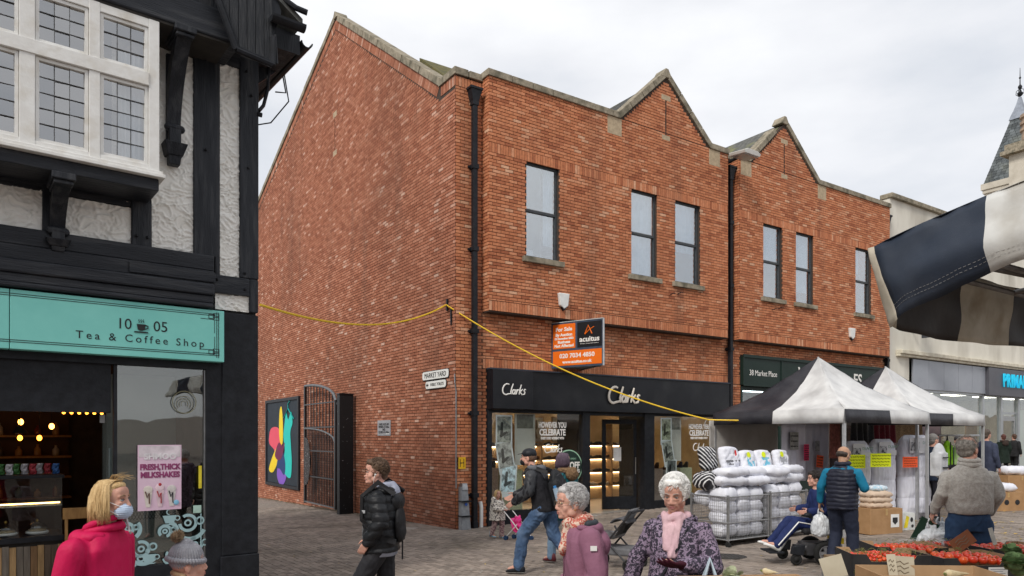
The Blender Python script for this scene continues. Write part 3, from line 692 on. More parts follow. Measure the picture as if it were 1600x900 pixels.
for a in range(-4, 5):
    for b in range(-4, 5):
        if a*a+b*b < 11: mm.box(a*.065-.02, a*.065+.02, b*.065-.02, b*.065+.02, .012, .017)
mt_ = mm.build('tread_pattern', M('cast_iron_worn', (.10,.095,.09), None, 14, .5, metal=.5), mh); tag(mt_, kind='stuff')
# ------------------------------------------------------------------ things on the brick side wall
t = fthing(FB, 'street_sign', 'white street name plate reading MARKET YARD high on the alley wall', 'sign')
WPL = M('white_enamel', (.80,.80,.77), (.72,.72,.68), 5, .35)
def roundrect(w, h, r, n=5):
    out = []
    for cx, cy, a0 in ((w/2-r, h/2-r, 0), (-w/2+r, h/2-r, 90), (-w/2+r, -h/2+r, 180), (w/2-r, -h/2+r, 270)):
        out += arc(cx, cy, r, a0, a0+90, n)
    return out
def plate(w, h, r, d, mat, T, parent, name='plate'):
    o = MB().prism([(p[0], p[1], 0) for p in roundrect(w, h, r)], (0, 0, d)).build(name, mat, parent); o.matrix_local = T; return o
plate(1.32, .22, .07, .012, M('sign_rim', (.05,.05,.05)), Tside(.91, -.02, 3.345), t, 'rim'); plate(1.29, .19, .06, .018, WPL, Tside(.91, -.02, 3.345), t)
text('MARKET YARD', .165, DARKTXT, Tside(.91, -.041, 3.34), t, xs=.97)
t = fthing(FB, 'direction_sign', 'small white arrow plate reading PUBLIC TOILETS below the street name', 'sign')
plate(1.03, .20, .07, .012, M('sign_rim2', (.05,.05,.05)), Tside(.89, -.02, 3.12), t, 'rim'); plate(1.0, .17, .06, .018, WPL, Tside(.89, -.02, 3.12), t)
text('PUBLIC TOILETS', .095, DARKTXT, Tside(.81, -.041, 3.12), t, xs=.95)
a_ = MB(); a_.poly([(-.07, 0, .002), (0, .05, .002), (0, -.05, .002)]); a_.box(-.01, .05, -.014, .014, 0, .003); a_ = a_.build('arrow', DARKTXT, t); a_.matrix_local = Tside(1.29, -.041, 3.12)
t = fthing(FB, 'notice_plaque', 'small grey plaque with gate opening times beside the alley gate', 'plaque')
MB().box(-.03, -.008, 3.42, 4.25, 1.93, 2.34).build('plate', M('plaque_face', (.40,.40,.42), (.3,.3,.32), 8, .5), t)
for z, b in ((2.23, 'THESE GATES ARE'), (2.16, 'OPENED AT 6.00am'), (2.09, 'AND'), (2.02, 'CLOSED AT 6.00pm')): text(b, .085, DARKTXT, Tside(3.83, -.033, z), t, xs=.95)
MB().box(-.032, -.0295, 3.5, 3.7, 1.97, 2.0).build('white_patch', WHITE, t)
# mural board
t = fthing(FB, 'mural_board', 'black framed mural of overlapping pink, yellow and teal shapes on the alley wall', 'mural')
T0, T1, Z0, Z1 = 10.95, 15.15, .03, 3.33
MB().box(-.05, -.01, T0+.15, T1-.15, Z0+.12, Z1-.12).build('panel', M('slate_board', (.022,.032,.045), None, 2, .6), t)
fr = MB(); fr.box(-.09, -.01, T0, T0+.14, Z0, Z1); fr.box(-.09, -.01, T1-.14, T1, Z0, Z1); fr.box(-.089, -.011, T0+.14, T1-.14, Z1-.11, Z1); fr.box(-.089, -.011, T0+.14, T1-.14, Z0, Z0+.11); fr.build('frame', BLACKP, t)
w_ = T1-T0; h_ = Z1-Z0
def mshape(pts, name, c, lay):   # pts in board fractions, 0..1 left-right, bottom-top
    mb = MB(); mb.poly([(0, T1-p[0]*w_, Z0+p[1]*h_) for p in pts]); o = mb.build(name, M('mural_'+name, c, tuple(x*.92 for x in c), 2, .6), t); o.location.x = -.0525-lay*.0022
def spl(pts, n=6):
    out = []; N = len(pts)
    for i in range(N):
        p0, p1, p2, p3 = [Vector(pts[(i+k-1) % N]) for k in range(4)]
        for j in range(n):
            u = j/n; out.append(tuple(.5*((2*p1)+(p2-p0)*u+(2*p0-5*p1+4*p2-p3)*u*u+(3*p1-p0-3*p2+p3)*u**3)))
    return out
mshape(spl([(.10, .56), (.16, .66), (.34, .68), (.46, .62), (.50, .46), (.40, .38), (.36, .28), (.30, .33), (.26, .42), (.12, .48)]), 'pink_shape', (.75,.09,.14), 0)
mshape(spl([(.42, .64), (.44, .86), (.50, .90), (.54, .70), (.53, .50), (.46, .50)]), 'yellow_shape', (.85,.62,.02), 1)
mshape(spl([(.10, .18), (.24, .16), (.42, .32), (.46, .44), (.38, .46), (.22, .34)]), 'yellow_leg', (.85,.62,.02), 2)
mshape(spl([(.36, .12), (.46, .02), (.58, .05), (.64, .14), (.52, .20), (.40, .24)]), 'violet_shape', (.22,.10,.50), 3)
mshape(spl([(.60, .74), (.64, .84), (.70, .76), (.78, .84), (.82, .72), (.76, .62), (.78, .46), (.80, .28), (.76, .12), (.60, .16), (.56, .30), (.60, .42), (.56, .58)]), 'teal_shape', (.02,.55,.48), 4)
mshape(spl([(.40, .34), (.50, .44), (.58, .36), (.62, .24), (.58, .14), (.46, .20), (.36, .22)]), 'navy_shape', (.02,.05,.16), 5)
mshape(spl([(.30, .36), (.42, .50), (.52, .46), (.60, .50), (.52, .34), (.40, .30)]), 'maroon_shape', (.16,.02,.07), 6)
hk = MB(); hk.tube([(-.07, T1-p[0]*w_, Z0+p[1]*h_) for p in [(.58, .78), (.70, .88), (.86, .76)]], .02, 6); hk.tube([(-.07, T1-p[0]*w_, Z0+p[1]*h_) for p in [(.70, .88), (.70, .93), (.74, .95), (.73, .985)]], .018, 6); hk.build('hanger_line', M('mural_teal_line', (.02,.40,.38)), t)
# alley gate standing open against the wall, and its post
GATEM = M('gate_black', (.012,.012,.014), (.05,.05,.052), 22, .4, .2, contrast=(.55, .75))
GTOP = M('worn_gate_top', (.20,.21,.22), (.10,.11,.12), 12, .4, metal=.4)
ga = fthing(FB, 'alley_gate', 'arched black bar gate folded open against the brick alley wall', 'gate')
g0, g1, gx = 6.75, 9.6, -.28
def gtop(t): f = (t-g0)/(g1-g0); return 2.98+.60*sqrt(max(0, 1-(1-f)**2))*1.0
def gmid(t): f = (t-g0)/(g1-g0); return 1.72+.45*sqrt(max(0, 1-(1-f)**2))
zb = -.28
for tt in (g0, g1): 
    m_ = MB(); m_.box(gx-.04, gx+.04, tt-.045, tt+.045, zb, (gtop(tt) if tt == g1 else 3.0)); m_.build('stile', GATEM, ga)
m_ = MB(); m_.tube([(gx, g0+(g1-g0)*k/16, gtop(g0+(g1-g0)*k/16)) for k in range(17)], .045, 8); m_.build('top_rail', GTOP, ga)
m_ = MB(); m_.tube([(gx-.02, g0+(g1-g0)*k/16, gmid(g0+(g1-g0)*k/16)) for k in range(17)], .028, 8); m_.build('middle_arch_rail', GTOP, ga)
for z in (zb+.05, .62, 1.45, 2.2, 2.95): m_ = MB(); m_.box(gx-.045, gx-.005, g0+.05, g1-.05, z-.02, z+.02); m_.build('rail', GTOP if z < 0 else GATEM, ga)
for k in range(1, 10):
    tt = g0+(g1-g0)*k/10; m_ = MB(); m_.cyl((gx, tt, zb+.05), (gx, tt, gtop(tt)-.02), .018, None, 6); m_.build('bar', GATEM, ga)
for k in range(10):
    tt = g0+(g1-g0)*(k+.5)/10; m_ = MB(); m_.cyl((gx, tt, zb+.05), (gx, tt, gmid(tt)-.01), .016, None, 6); m_.build('bar', GATEM, ga)
m_ = MB(); m_.prism([(gx-.07, g1-.25+.0*0+.42*cos(radians(a)), 1.1+.78*sin(radians(a))) for a in range(90, 271, 15)]+[(gx-.07, g1-.05, .32), (gx-.07, g1-.05, 1.88)], (.02, 0, 0))
m_.build('round_plate', M('scuffed_plate', (.035,.03,.03), (.35,.35,.36), 30, .6, contrast=(.58, .66)), ga)
gp = fthing(FB, 'gate_post', 'square black metal post with white scuffs beside the alley gate', 'post')
MB().box(-.52, -.10, 5.80, 6.02, -.45, 3.12).build('post', M('scuffed_post', (.015,.016,.018), (.35,.36,.38), 16, .5, contrast=(.66, .72)), gp, bevel=.01)
MB().box(-.30, -.26, 6.02, 6.72, 2.86, 2.92).build('hinge_arm', GATEM, gp)
MB().box(-.54, -.08, 5.78, 6.04, 3.12, 3.15).build('cap', GATEM, gp)
# corner items: hydrant plate, cable pipe, meter box
t = fthing(FB, 'hydrant_sign', 'square yellow plate with a black H on the brick pier by the downpipe', 'sign')
MB().box(.05, .24, -.03, -.008, 1.18, 1.44).build('plate', M('hydrant_yellow', (.85,.50,.02), (.75,.43,.02), 6, .45), t)
MB().box(.04, .05, -.035, -.006, 1.17, 1.45).build('edge', DARKTXT, t); hm = MB(); hm.box(.09, .105, -.034, -.0305, 1.22, 1.40); hm.box(.185, .20, -.034, -.0305, 1.22, 1.40); hm.box(.105, .185, -.034, -.0305, 1.305, 1.32); hm.build('letter_h', DARKTXT, t)
t = fthing(FB, 'wall_conduit', 'thin grey cable conduit running up the brick corner', 'conduit'); MB().tube([(.0, -.025, .75), (.0, -.025, 2.9), (-.03, -.02, 3.1), (-.03, -.01, 3.3)], .014, 6).build('pipe', STEEL, t)
t = fthing(FB, 'meter_box', 'leaning grey metal box strapped at the foot of the brick corner', 'box')
mbx = MB(); mbx.prism([(.02, -.24, -.20), (.26, -.24, -.20), (.22, -.16, .78), (.06, -.16, .78)], (0, .15, 0)); mbx.build('casing', M('galvanised', (.33,.35,.37), (.24,.25,.27), 9, .5, metal=.3), t, bevel=.01)
for z in (.12, .45): q = MB(); q.box(.015, .265, -.255, -.075, z, z+.03); q.build('strap', BLACKP, t)
q = MB(); q.prism([(.07, -.19, .72), (.21, -.19, .72), (.20, -.165, .86), (.08, -.165, .86)], (0, .14, 0)); q.build('top_cap', STEEL, t)
o = disc(.035, .004, None).build('badge', M('blue_badge', (.05,.12,.45)), t); o.matrix_local = Tfront(.14, -.225, .40)
t = fthing(FB, 'drain_stub', 'short white plastic pipe stub at the foot of the black downpipe', 'pipe'); MB().tube([(.62, -.08, -.25), (.62, -.08, .3), (.62, -.04, .42)], .045, 10).build('pipe', WHITE, t)
t = fthing(FB, 'cable_hook', 'black iron bar fixed to the brick corner holding the yellow cable', 'bracket')
q = MB(); q.box(-.06, -.02, .30, .34, 4.75, 5.02); q.box(-.04, -.01, .14, .18, 4.42, 4.80); q.cyl((-.05, .3, 4.82), (-.12, .2, 4.86), .015, None, 6); q.build('bar', BLACKP, t)
def sag(p, q, s, n=24): p = Vector(p); q = Vector(q); return [p.lerp(q, k/n)-Vector((0, 0, s*4*(k/n)*(1-k/n))) for k in range(n+1)]
HOOKP = FB.w((-.13, .20, 4.86)); lc = FL.w((.02, -.1, 3.53)); gzb = FB.w((2.6, -3.7, 2.38))
t = tag(MB().tube(sag(lc, HOOKP, .34), .016, 6).build('cable', M('yellow_cable', (.85,.55,.02), (.75,.48,.02), 9, .4)), 'yellow cable strung across the alley between the timbered house and the hook', 'cable')
# ------------------------------------------------------------------ timber framed cafe building on the left
TIM = M('black_timber', (.010,.012,.017), (.022,.025,.032), 5, .55, .9, 30, stretch=(2.5,2.5,.3), c3=(.045,.047,.052), s3=5, bdist=.008, spec=.3)
TIMH = M('black_timber_long', (.010,.012,.017), (.022,.025,.032), 5, .5, .8, 34, stretch=(.25,1,2.5), c3=(.04,.042,.047), s3=5, bdist=.008, spec=.3)
REN = bpy.data.materials.new('trowelled_render'); REN.use_nodes = True
_n = REN.node_tree.nodes; _l = REN.node_tree.links; _b = _n['Principled BSDF']; _b.inputs['Roughness'].default_value = .85
_g = _n.new('ShaderNodeTexCoord'); _a = _n.new('ShaderNodeTexNoise'); _a.inputs['Scale'].default_value = 3; _a.inputs['Detail'].default_value = 5
_r = _n.new('ShaderNodeValToRGB'); _r.color_ramp.elements[0].color = (.86,.85,.81,1); _r.color_ramp.elements[1].color = (.72,.70,.64,1); _r.color_ramp.elements[1].position = .8; _r.color_ramp.elements[0].position = .45
_l.new(_g.outputs['Object'], _a.inputs[0]); _l.new(_a.outputs[0], _r.inputs[0]); _l.new(_r.outputs[0], _b.inputs['Base Color'])
cf = fthing(FL, 'timber_framed_building', 'black and white timber framed building with a cafe on its ground floor', 'building')
def ridged_panel(s0, s1, z0, z1, off=-.03):
    """render panel as real relief: raised trowel ridges"""
    nx = max(8, int((s1-s0)/.011)); nz = max(8, int((z1-z0)/.011)); mb = MB(); V = []
    for j in range(nz+1):
        for i in range(nx+1):
            s = s0+(s1-s0)*i/nx; z = z0+(z1-z0)*j/nz
            wx = s*9+1.3*noise.noise((s*6, z*6, 1)); wz = z*12+1.3*noise.noise((s*6, z*6, 7))
            n1 = 1-abs(noise.noise((wx*.9, 3.1, wz*1.5)))*2.6; n2 = 1-abs(noise.noise((wx*1.7+9, 5, wz*.9)))*3.2
            r = max(0, n1-.55)*.034+max(0, n2-.55)*.028+noise.noise((s*30, z*30, 0))*.0015
            V.append((s, off-r, z))
    mb.v = V; W = nx+1
    for j in range(nz):
        for i in range(nx): mb.f.append((j*W+i, j*W+i+1, (j+1)*W+i+1, (j+1)*W+i)); mb.m.append(0)
    return mb.build('render_panel', REN, cf, smooth=True)
core = MB(); SX = -6.5
core.box(SX, 0, .0, .25, 3.39, 7.2); core.box(-.02, 0, .25, 9.5, -.8, 7.2); core.box(SX, 0, 9.3, 9.5, -.8, 7.2)
core.box(SX, SX+.2, .25, 9.3, -.8, 7.2); core.build('wall', M('dark_render', (.05,.052,.055), (.08,.08,.08), 4, .8, .4), cf)
for a, b, c, d in ((-.445, -.217, 3.84, 6.42), (-1.20, -.752, 4.04, 6.42), (-2.05, -1.41, 4.05, 4.46), (-2.95, -2.25, 4.05, 4.48), (-.50, -.10, 3.43, 3.62), (-1.6, -1.25, 4.5, 6.42)): ridged_panel(a, b, c, d)
ridged_panel(-1.30, -1.0, 6.73, 7.2)
def beam(x0, x1, y0, y1, z0, z1, m=TIM, name='beam', bev=.012): return MB().box(x0, x1, y0, y1, z0, z1).build(name, m, cf, bevel=bev)
beam(-.217, .012, -.075, .05, 3.843, 6.55, name='corner_post'); beam(-.10, .010, -.07, .05, 3.43, 3.842, name='corner_post'); beam(-.752, -.49, -.07, .05, 4.04, 6.5, name='post'); beam(-.505, -.447, -.06, .05, 3.63, 6.5, name='post')
beam(-1.41, -1.20, -.07, .05, 4.045, 4.55, name='post'); beam(-2.25, -2.05, -.07, .05, 4.045, 4.55, name='post')
beam(-.53, -.10, -.08, .05, 3.62, 3.84, TIMH, 'rail')
beam(SX, -.20, -.065, .05, 6.40, 6.62, TIMH, 'rail')
beam(SX, -1.21, -.05, .05, 4.47, 4.95, TIMH, 'rail')
beam(SX, -.534, -.13, .05, 3.86, 4.043, TIMH, 'plate_beam'); beam(SX, -.534, -.145, .05, 3.70, 3.858, TIMH, 'plate_beam')
beam(-1.45, -.530, -.165, -.146, 3.72, 3.83, TIMH, 'plate_beam', .004)
beam(SX, -.545, -.20, .05, 3.56, 3.698, TIMH, 'cornice', .02); beam(SX, -.555, -.17, .05, 3.47, 3.558, TIMH, 'cornice', .01); beam(SX, -.56, -.20, .05, 3.41, 3.468, TIMH, 'cornice', .02)
pg = MB()
for s, z in ((-1.36, 4.15), (-1.25, 4.15), (-1.3, 4.02), (-1.19, 4.0), (-.62, 3.97), (-.55, 3.97), (-.16, 3.9), (-.16, 3.7), (-.49, 3.78), (-.14, 6.38), (-.62, 6.36), (-.08, 6.1), (-.12, 5.2), (-.62, 5.3), (-2.3, 4.0), (-2.02, 4.0)):
    pg.ell((s, -.085, z), (.017, .022, .017), nu=8, nv=5)
pg.build('peg', BLACKP, cf)
# gable jetty above
beam(SX, -.38, -.62, -.02, 6.385, 6.72, TIMH, 'jetty_beam', .02)
beam(SX, -.5, -.6, .0, 6.36, 6.384, DARK, 'jetty_soffit', 0)
beam(SX, -1.32, -.5, 0, 6.72, 7.0, TIM, 'gable_post', 0); beam(-.98, -.6, -.52, 0, 6.72, 7.0, TIM, 'gable_post', 0)
# wide bargeboard foot with upright boards and moulding
bo = -.72
o_ = [(-.80, 7.05), (-.475, 6.26), (-.06, 6.22), (-.05, 6.55), (.05, 6.88), (.0, 7.05)]
MB().prism([(p[0], bo, p[1]) for p in o_], (0, .05, 0)).build('bargeboard', TIM, cf)
bb = MB()
for k in range(7):
    a = -.74+k*.098; 
    if k == 0: continue
    zt = 7.04; zl = 6.27+max(0, (-.47-a))*2.45; zl2 = 6.27+max(0, (-.47-(a+.09)))*2.45
    bb.prism([(a, bo-.012, zl), (a+.09, bo-.012, zl2), (a+.09, bo-.012, zt), (a, bo-.012, zt)], (0, .011, 0)) if a+.09 < -.05 else None
bb.build('board', M('black_boarding', (.020,.022,.026), (.06,.062,.066), 8, .45, .9, 24, stretch=(6,1,.35), contrast=(.5, .75)), cf)
mo = MB()
for p, q in (((-.80, 7.05), (-.475, 6.26)), ((-.475, 6.26), (-.06, 6.22)), ((-.06, 6.22), (-.05, 6.55))): mo.cyl((p[0], bo-.02, p[1]), (q[0], bo-.02, q[1]), .035, None, 8); mo.cyl((p[0]+.05, bo-.02, p[1]+.03), (q[0]+.02, bo-.02, q[1]+.03), .016, None, 6)
mo.build('bargeboard_moulding', BLACKP, cf)
# roof slope, side eaves with soffit and gutter along the side wall
rs = MB()
rs.prism([(-1.1, -.75, 7.75), (.30, -.75, 6.80), (.30, -.75, 6.88), (-1.1, -.75, 7.85)], (0, 10.2, 0)); rs.build('roof', SLATE, cf)
sf = MB(); sf.box(0, .36, -.50, 9.4, 6.60, 6.63); sf.box(.34, .36, -.5, 9.4, 6.60, 6.80); sf.box(-.1, .36, -.52, -.50, 6.56, 6.80); sf.build('eaves_soffit', TIM, cf)
gt = MB(); gt.loft([[(.44+.075*cos(a), y, 6.74+.075*sin(a)) for a in [radians(180+22.5*k) for k in range(9)]]+[(.44+.062*cos(a), y, 6.74+.062*sin(a)) for a in [radians(360-22.5*k) for k in range(9)]] for y in (-.55, 9.4)]); gt.build('gutter', BLACKP, cf)
gt = MB(); gt.loft([[(x, -.80+.07*cos(a), 6.76+.07*sin(a)) for a in [radians(180+22.5*k) for k in range(9)]] for x in (-.10, .30)]); gt.tube([(.05, -.72, 7.06), (.2, -.80, 6.95), (.32, -.84, 6.92)], .035, 8); gt.build('gutter', BLACKP, cf)
for k in range(6): rb = MB(); rb.prism([(0, .1+k*1.1, 6.30), (0, .1+k*1.1, 6.59), (.30, .1+k*1.1, 6.59)], (0, .07, 0)); rb.build('rafter_foot', TIM, cf)
br = MB(); br.tube([(.02, -.06, 5.95), (.09, -.02, 6.05), (.16, .02, 6.30), (.18, .05, 6.58)], .022, 6); br.cyl((.0, -.07, 5.9), (.05, -.07, 5.9), .03, None, 8); br.build('eaves_bracket', BLACKP, cf)
wr = MB(); wr.tube([(.46, .3, 6.66), (.5, .3, 6.45), (.36, .3, 6.42)], .010, 5); wr.tube([(.46, .25, 6.66), (.50, .2, 6.30), (.30, .3, 6.0), (.05, .5, 5.95), (.01, .6, 5.75)], .009, 5); wr.tube([(.3, 2.0, 6.6), (.33, 2.0, 6.35), (.2, 2.0, 6.3)], .010, 5)
wr.build('loose_wire', BLACKP, cf)
# bay window
WHP = M('white_gloss_paint', (.78,.78,.76), (.70,.69,.66), 6, .4, .25, 25, c3=(.62,.59,.53), s3=5)
by = -.60; B0, B1 = -4.6, -1.24
bay = MB(); bay.box(B0, B1+.0, by+.02, -.05, 4.54, 4.67); bay.build('bay_base', TIMH, cf, bevel=.01)
bw = MB(); bw.box(B0, B1+.05, by-.05, -.05, 4.672, 4.71); bw.box(B0, B1+.03, by-.03, -.05, 4.71, 4.745); bw.build('bay_sill', WHP, cf, bevel=.006)
fw = MB(); lz = (4.80, 5.64); uz = (5.78, 6.27); posts = [(-1.345, B1), (-1.90, -1.80), (-2.49, -2.36), (-3.05, -2.95), (-3.6, -3.5), (-4.2, -4.1)]
for a, b in posts: fw.box(a, b, by, by+.09, 4.746, 6.36)
fw.box(B0, -1.345, by+.004, by+.086, 4.746, lz[0]); fw.box(B0, -1.345, by-.012, by+.086, lz[1], uz[0]); fw.box(B0, -1.345, by+.004, by+.086, uz[1], 6.36)
fw.box(B0, B1, by+.3, by+.31, 6.34, 6.36)
win = fw.build('bay_window', WHP, cf, bevel=.006)
side = MB()
side.box(B1-.06, B1-.001, by+.091, -.05, 4.746, lz[0]); side.box(B1-.06, B1-.001, by+.091, -.05, uz[1], 6.36); side.box(B1-.06, B1-.001, -.12, -.051, lz[0], uz[1]); side.box(B1-.06, B1-.001, by+.091, -.12, lz[1], uz[0]); side.build('side_frame', WHP, win)
LEADG = glass_mat('leaded_glass', (.84,.83,.80), .36); LEAD = M('lead_came', (.10,.10,.10), None, 9, .6)
lights = list(zip([p[1] for p in posts[1:]], [p[0] for p in posts[:-1]]))
for (a, b) in lights:
    for (z0, z1), rows in ((lz, 5), (uz, 3)):
        sa = MB(); w = .035
        sa.box(a+.004, a+w, by+.02, by+.07, z0+.004, z1-.004); sa.box(b-w, b-.004, by+.02, by+.07, z0+.004, z1-.004); sa.box(a+w, b-w, by+.022, by+.068, z0+.004, z0+w); sa.box(a+w, b-w, by+.022, by+.068, z1-w, z1-.004)
        sa.build('casement', WHP, win)
        cols = 3; A, B_ = a+w, b-w; C, D_ = z0+w, z1-w
        for i in range(cols):
            for j in range(rows):
                x0 = A+(B_-A)*i/cols; x1 = A+(B_-A)*(i+1)/cols; y0 = C+(D_-C)*j/rows; y1 = C+(D_-C)*(j+1)/rows; tx = random.uniform(-.004, .004); ty = random.uniform(-.004, .004)
                q = MB(); q.quad((x0, by+.05+tx, y0), (x1, by+.05-tx, y0), (x1, by+.05-tx+ty, y1), (x0, by+.05+tx+ty, y1)); q.build('pane', LEADG, win)
        q = MB()
        for i in range(1, cols): x = A+(B_-A)*i/cols; q.box(x-.0024, x+.0024, by+.04, by+.05, C, D_)
        for j in range(1, rows): z = C+(D_-C)*j/rows; q.box(A, B_, by+.036, by+.048, z-.0024, z+.0024)
        q.build('lead_strip', LEAD, win)
MB().box(B1-.055, B1-.03, by+.091, -.12, lz[0], lz[1]).build('side_pane', LEADG, win)
ri = MB(); ri.box(B0, B1-.1, .3, .32, 4.6, 6.6); ri.box(B0, B1-.06, by+.1, .3, 4.72, 4.745); ri.build('room_lining', M('grey_room', (.26,.26,.26), (.36,.36,.35), 1.5), win)
cu = MB(); n = 20
for s0, s1 in ((-1.62, -1.38), (-2.93, -2.78)):
    P_ = [(s0+(s1-s0)*k/n, by+.16+.02*sin(k*1.7)) for k in range(n+1)]
    for p, q in zip(P_, P_[1:]): cu.quad((p[0], p[1], 4.78), (q[0], q[1], 4.78), (q[0], q[1], 6.0), (p[0], p[1], 6.0))
cu.build('curtain', BLIND, win, smooth=True)
# carved brackets
def console(s, z0, z1, d, w, name='carved_bracket'):
    mb = MB(); H = z1-z0; n = 14; prof = []
    for k in range(n+1):
        f = k/n; z = z0+.22*H+(H*.78-.07)*f; prof.append((-(.10+(d-.12)*f**2.1), z))
    back = [(-.06, z1-.07), (-.06, z0+.2*H)]
    inner = [(-max(.06, (.10+(d-.12)*f**2.1)-.16-.05*f), z0+.22*H+(H*.78-.07)*f) for f in [1-k/n for k in range(n+1)]]
    mb.loft([[(s-w/2, p[0], p[1]) for p in prof+inner], [(s+w/2, p[0], p[1]) for p in prof+inner]])
    c = mb.build(name, TIM, cf)
    q = MB(); q.box(s-w*.75, s+w*.75, -d-.03, -.3*d, z1-.07, z1); q.box(s-w*.62, s+w*.62, -d, -.35*d, z1-.11, z1-.071); q.box(s-w*.5, s+w*.5, -.10, -.05, z0+.1*H, z1-.1); q.build('bracket_cap', TIM, c, bevel=.01)
    q = MB(); q.capsule((s-w*.45, -.15, z0+.30*H), (s+w*.45, -.15, z0+.30*H), .045, None, 10); q.prism([(s-w*.42, -.19, z0+.30*H), (s+w*.42, -.19, z0+.30*H), (s+w*.42, -.19, z0+.17*H), (s-w*.42, -.19, z0+.17*H)], (0, .12, 0))
    q.prism([(s-w*.85, -.24, z0+.17*H), (s+w*.85, -.24, z0+.17*H), (s+w*.55, -.19, z0+.07*H), (s-w*.55, -.19, z0+.07*H)], (0, .18, 0))
    q.prism([(s-w*.45, -.18, z0+.07*H), (s+w*.45, -.18, z0+.07*H), (s+w*.4, -.16, z0), (s-w*.4, -.16, z0)], (0, .11, 0)); q.build('bracket_pendant', TIM, c, bevel=.008)
console(-.98, 5.02, 6.40, .62, .15); console(-2.12, 3.84, 4.535, .60, .14)
# ground floor
pl = MB(); pl.box(-.42, .015, -.05, .3, .45, 3.40); pl.build('pilaster', BLACKP, cf, bevel=.01); pl = MB(); pl.box(-.44, .02, -.075, .3, -.6, .448); pl.build('pilaster_base', BLACKP, cf, bevel=.01)
sg = fthing(FL, 'cafe_sign', 'turquoise fascia sign reading 10 05 Tea and Coffee Shop', 'shop sign')
TEAL = M('turquoise_board', (.23,.62,.56), (.19,.56,.51), 1.5, .45)
MB().box(-2.535, -.43, -.16, -.0, 2.785, 3.392).build('board', TEAL, sg, bevel=.006); MB().box(-5.2, -2.541, -.16, -.0, 2.785, 3.392).build('board', TEAL, sg, bevel=.006)
lin = MB()
for z in (2.855, 2.875, 3.325, 3.345): lin.box(-5.2, -.53, -.163, -.1605, z, z+.006)
for x in (-.50, -.52): lin.box(x, x+.006, -.163, -.1605, 2.83, 3.37)
for zc in (2.88, 3.30):
    for a, b in ((0, 0), (-.05, .015), (.0, .03)):
        for z in (zc-.025+b, zc+.02+b): lin.box(-.56+a, -.49+a, -.1634, -.1607, z, z+.006)
        for x in (-.56+a, -.495+a): lin.box(x, x+.006, -.1634, -.1607, zc-.025+b, zc+.026+b)
for z in (2.92, 3.28): lin.box(-.70, -.55, -.163, -.1605, z, z+.006)
for z in (2.93, 3.12): lin.box(-.545, -.540, -.163, -.1605, z, z+.15)
lin.build('border_lines', DARKTXT, sg)
text('10', .165, DARKTXT, Tfront(-1.50, -.161, 3.135), sg, xs=.95); text('05', .165, DARKTXT, Tfront(-1.13, -.161, 3.135), sg, xs=.95)
text('Tea & Coffee Shop', .118, DARKTXT, Tfront(-1.31, -.161, 2.98), sg, space=1.42)
cup = MB(); cup.prism([(-1.375, -.168, 3.15), (-1.285, -.168, 3.15), (-1.295, -.168, 3.09), (-1.315, -.168, 3.078), (-1.345, -.168, 3.078), (-1.365, -.168, 3.09)], (0, .007, 0)); cup.box(-1.40, -1.26, -.168, -.161, 3.055, 3.068)
cup.tube([(-1.287, -.164, 3.14), (-1.262, -.164, 3.135), (-1.262, -.164, 3.108), (-1.293, -.164, 3.098)], .006, 6)
for k in range(3): cup.tube([(-1.355+k*.022, -.164, 3.165), (-1.348+k*.022, -.164, 3.178), (-1.358+k*.022, -.164, 3.19), (-1.35+k*.022, -.164, 3.205)], .003, 5)
cup.build('cup_emblem', DARKTXT, sg)
# shopfront
s2 = MB(); s2.box(-.60, -.42, -.03, .2, -.6, 2.78); s2.box(-1.60, -.6, -.03, .12, -.6, .42); s2.box(-5.5, -.6, -.03, .2, 2.70, 2.784); s2.box(-1.575, -1.54, .0, .06, .42, 2.70); s2.box(-3.4, -1.6, .02, .12, 2.16, 2.70); s2.box(-3.5, -3.4, -.03, .2, -.6, 2.70); s2.box(-5.5, -3.5, -.02, .1, -.6, .5)
s2.build('shopfront_frame', BLACKP, cf)
MB().box(-1.54, -.60, .03, .04, .42, 2.70).build('shop_window', glass_mat('cafe_glass', (.72,.76,.74), .13), cf)
q = MB(); q.box(-.615, -.601, .0, .05, .42, 2.69); q.build('steel_edge', STEEL, cf)
gd = thing('cafe_door', 'frameless glass cafe door standing open against the window', 'door', tuple(FL.w((-1.66, .12, 0))), FL.a+radians(72))
MB().box(0, .85, 0, .012, .02, 2.13).build('pane', glass_mat('door_glass', (.88,.9,.9), .03), gd); q = MB(); q.box(-.02, .06, -.02, .03, 2.05, 2.14); q.box(-.02, .06, -.02, .03, .0, .1); q.build('clamp', STEEL, gd)
q = MB(); q.box(.38, .52, -.008, -.001, 1.42, 1.76); q.build('notice', M('pale_notice', (.5,.58,.6)), gd)
# interior
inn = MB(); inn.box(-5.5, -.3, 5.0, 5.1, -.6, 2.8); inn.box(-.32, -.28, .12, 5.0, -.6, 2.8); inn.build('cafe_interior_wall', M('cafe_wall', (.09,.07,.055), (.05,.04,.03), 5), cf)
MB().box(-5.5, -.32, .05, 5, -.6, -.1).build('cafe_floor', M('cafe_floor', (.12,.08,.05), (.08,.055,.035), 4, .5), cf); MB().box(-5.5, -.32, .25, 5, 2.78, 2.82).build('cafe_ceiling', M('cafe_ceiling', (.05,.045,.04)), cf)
MB().box(-1.52, -.75, .75, .80, .45, 2.65).build('white_partition', M('pale_partition', (.34,.36,.35), (.28,.30,.29), 2), cf)
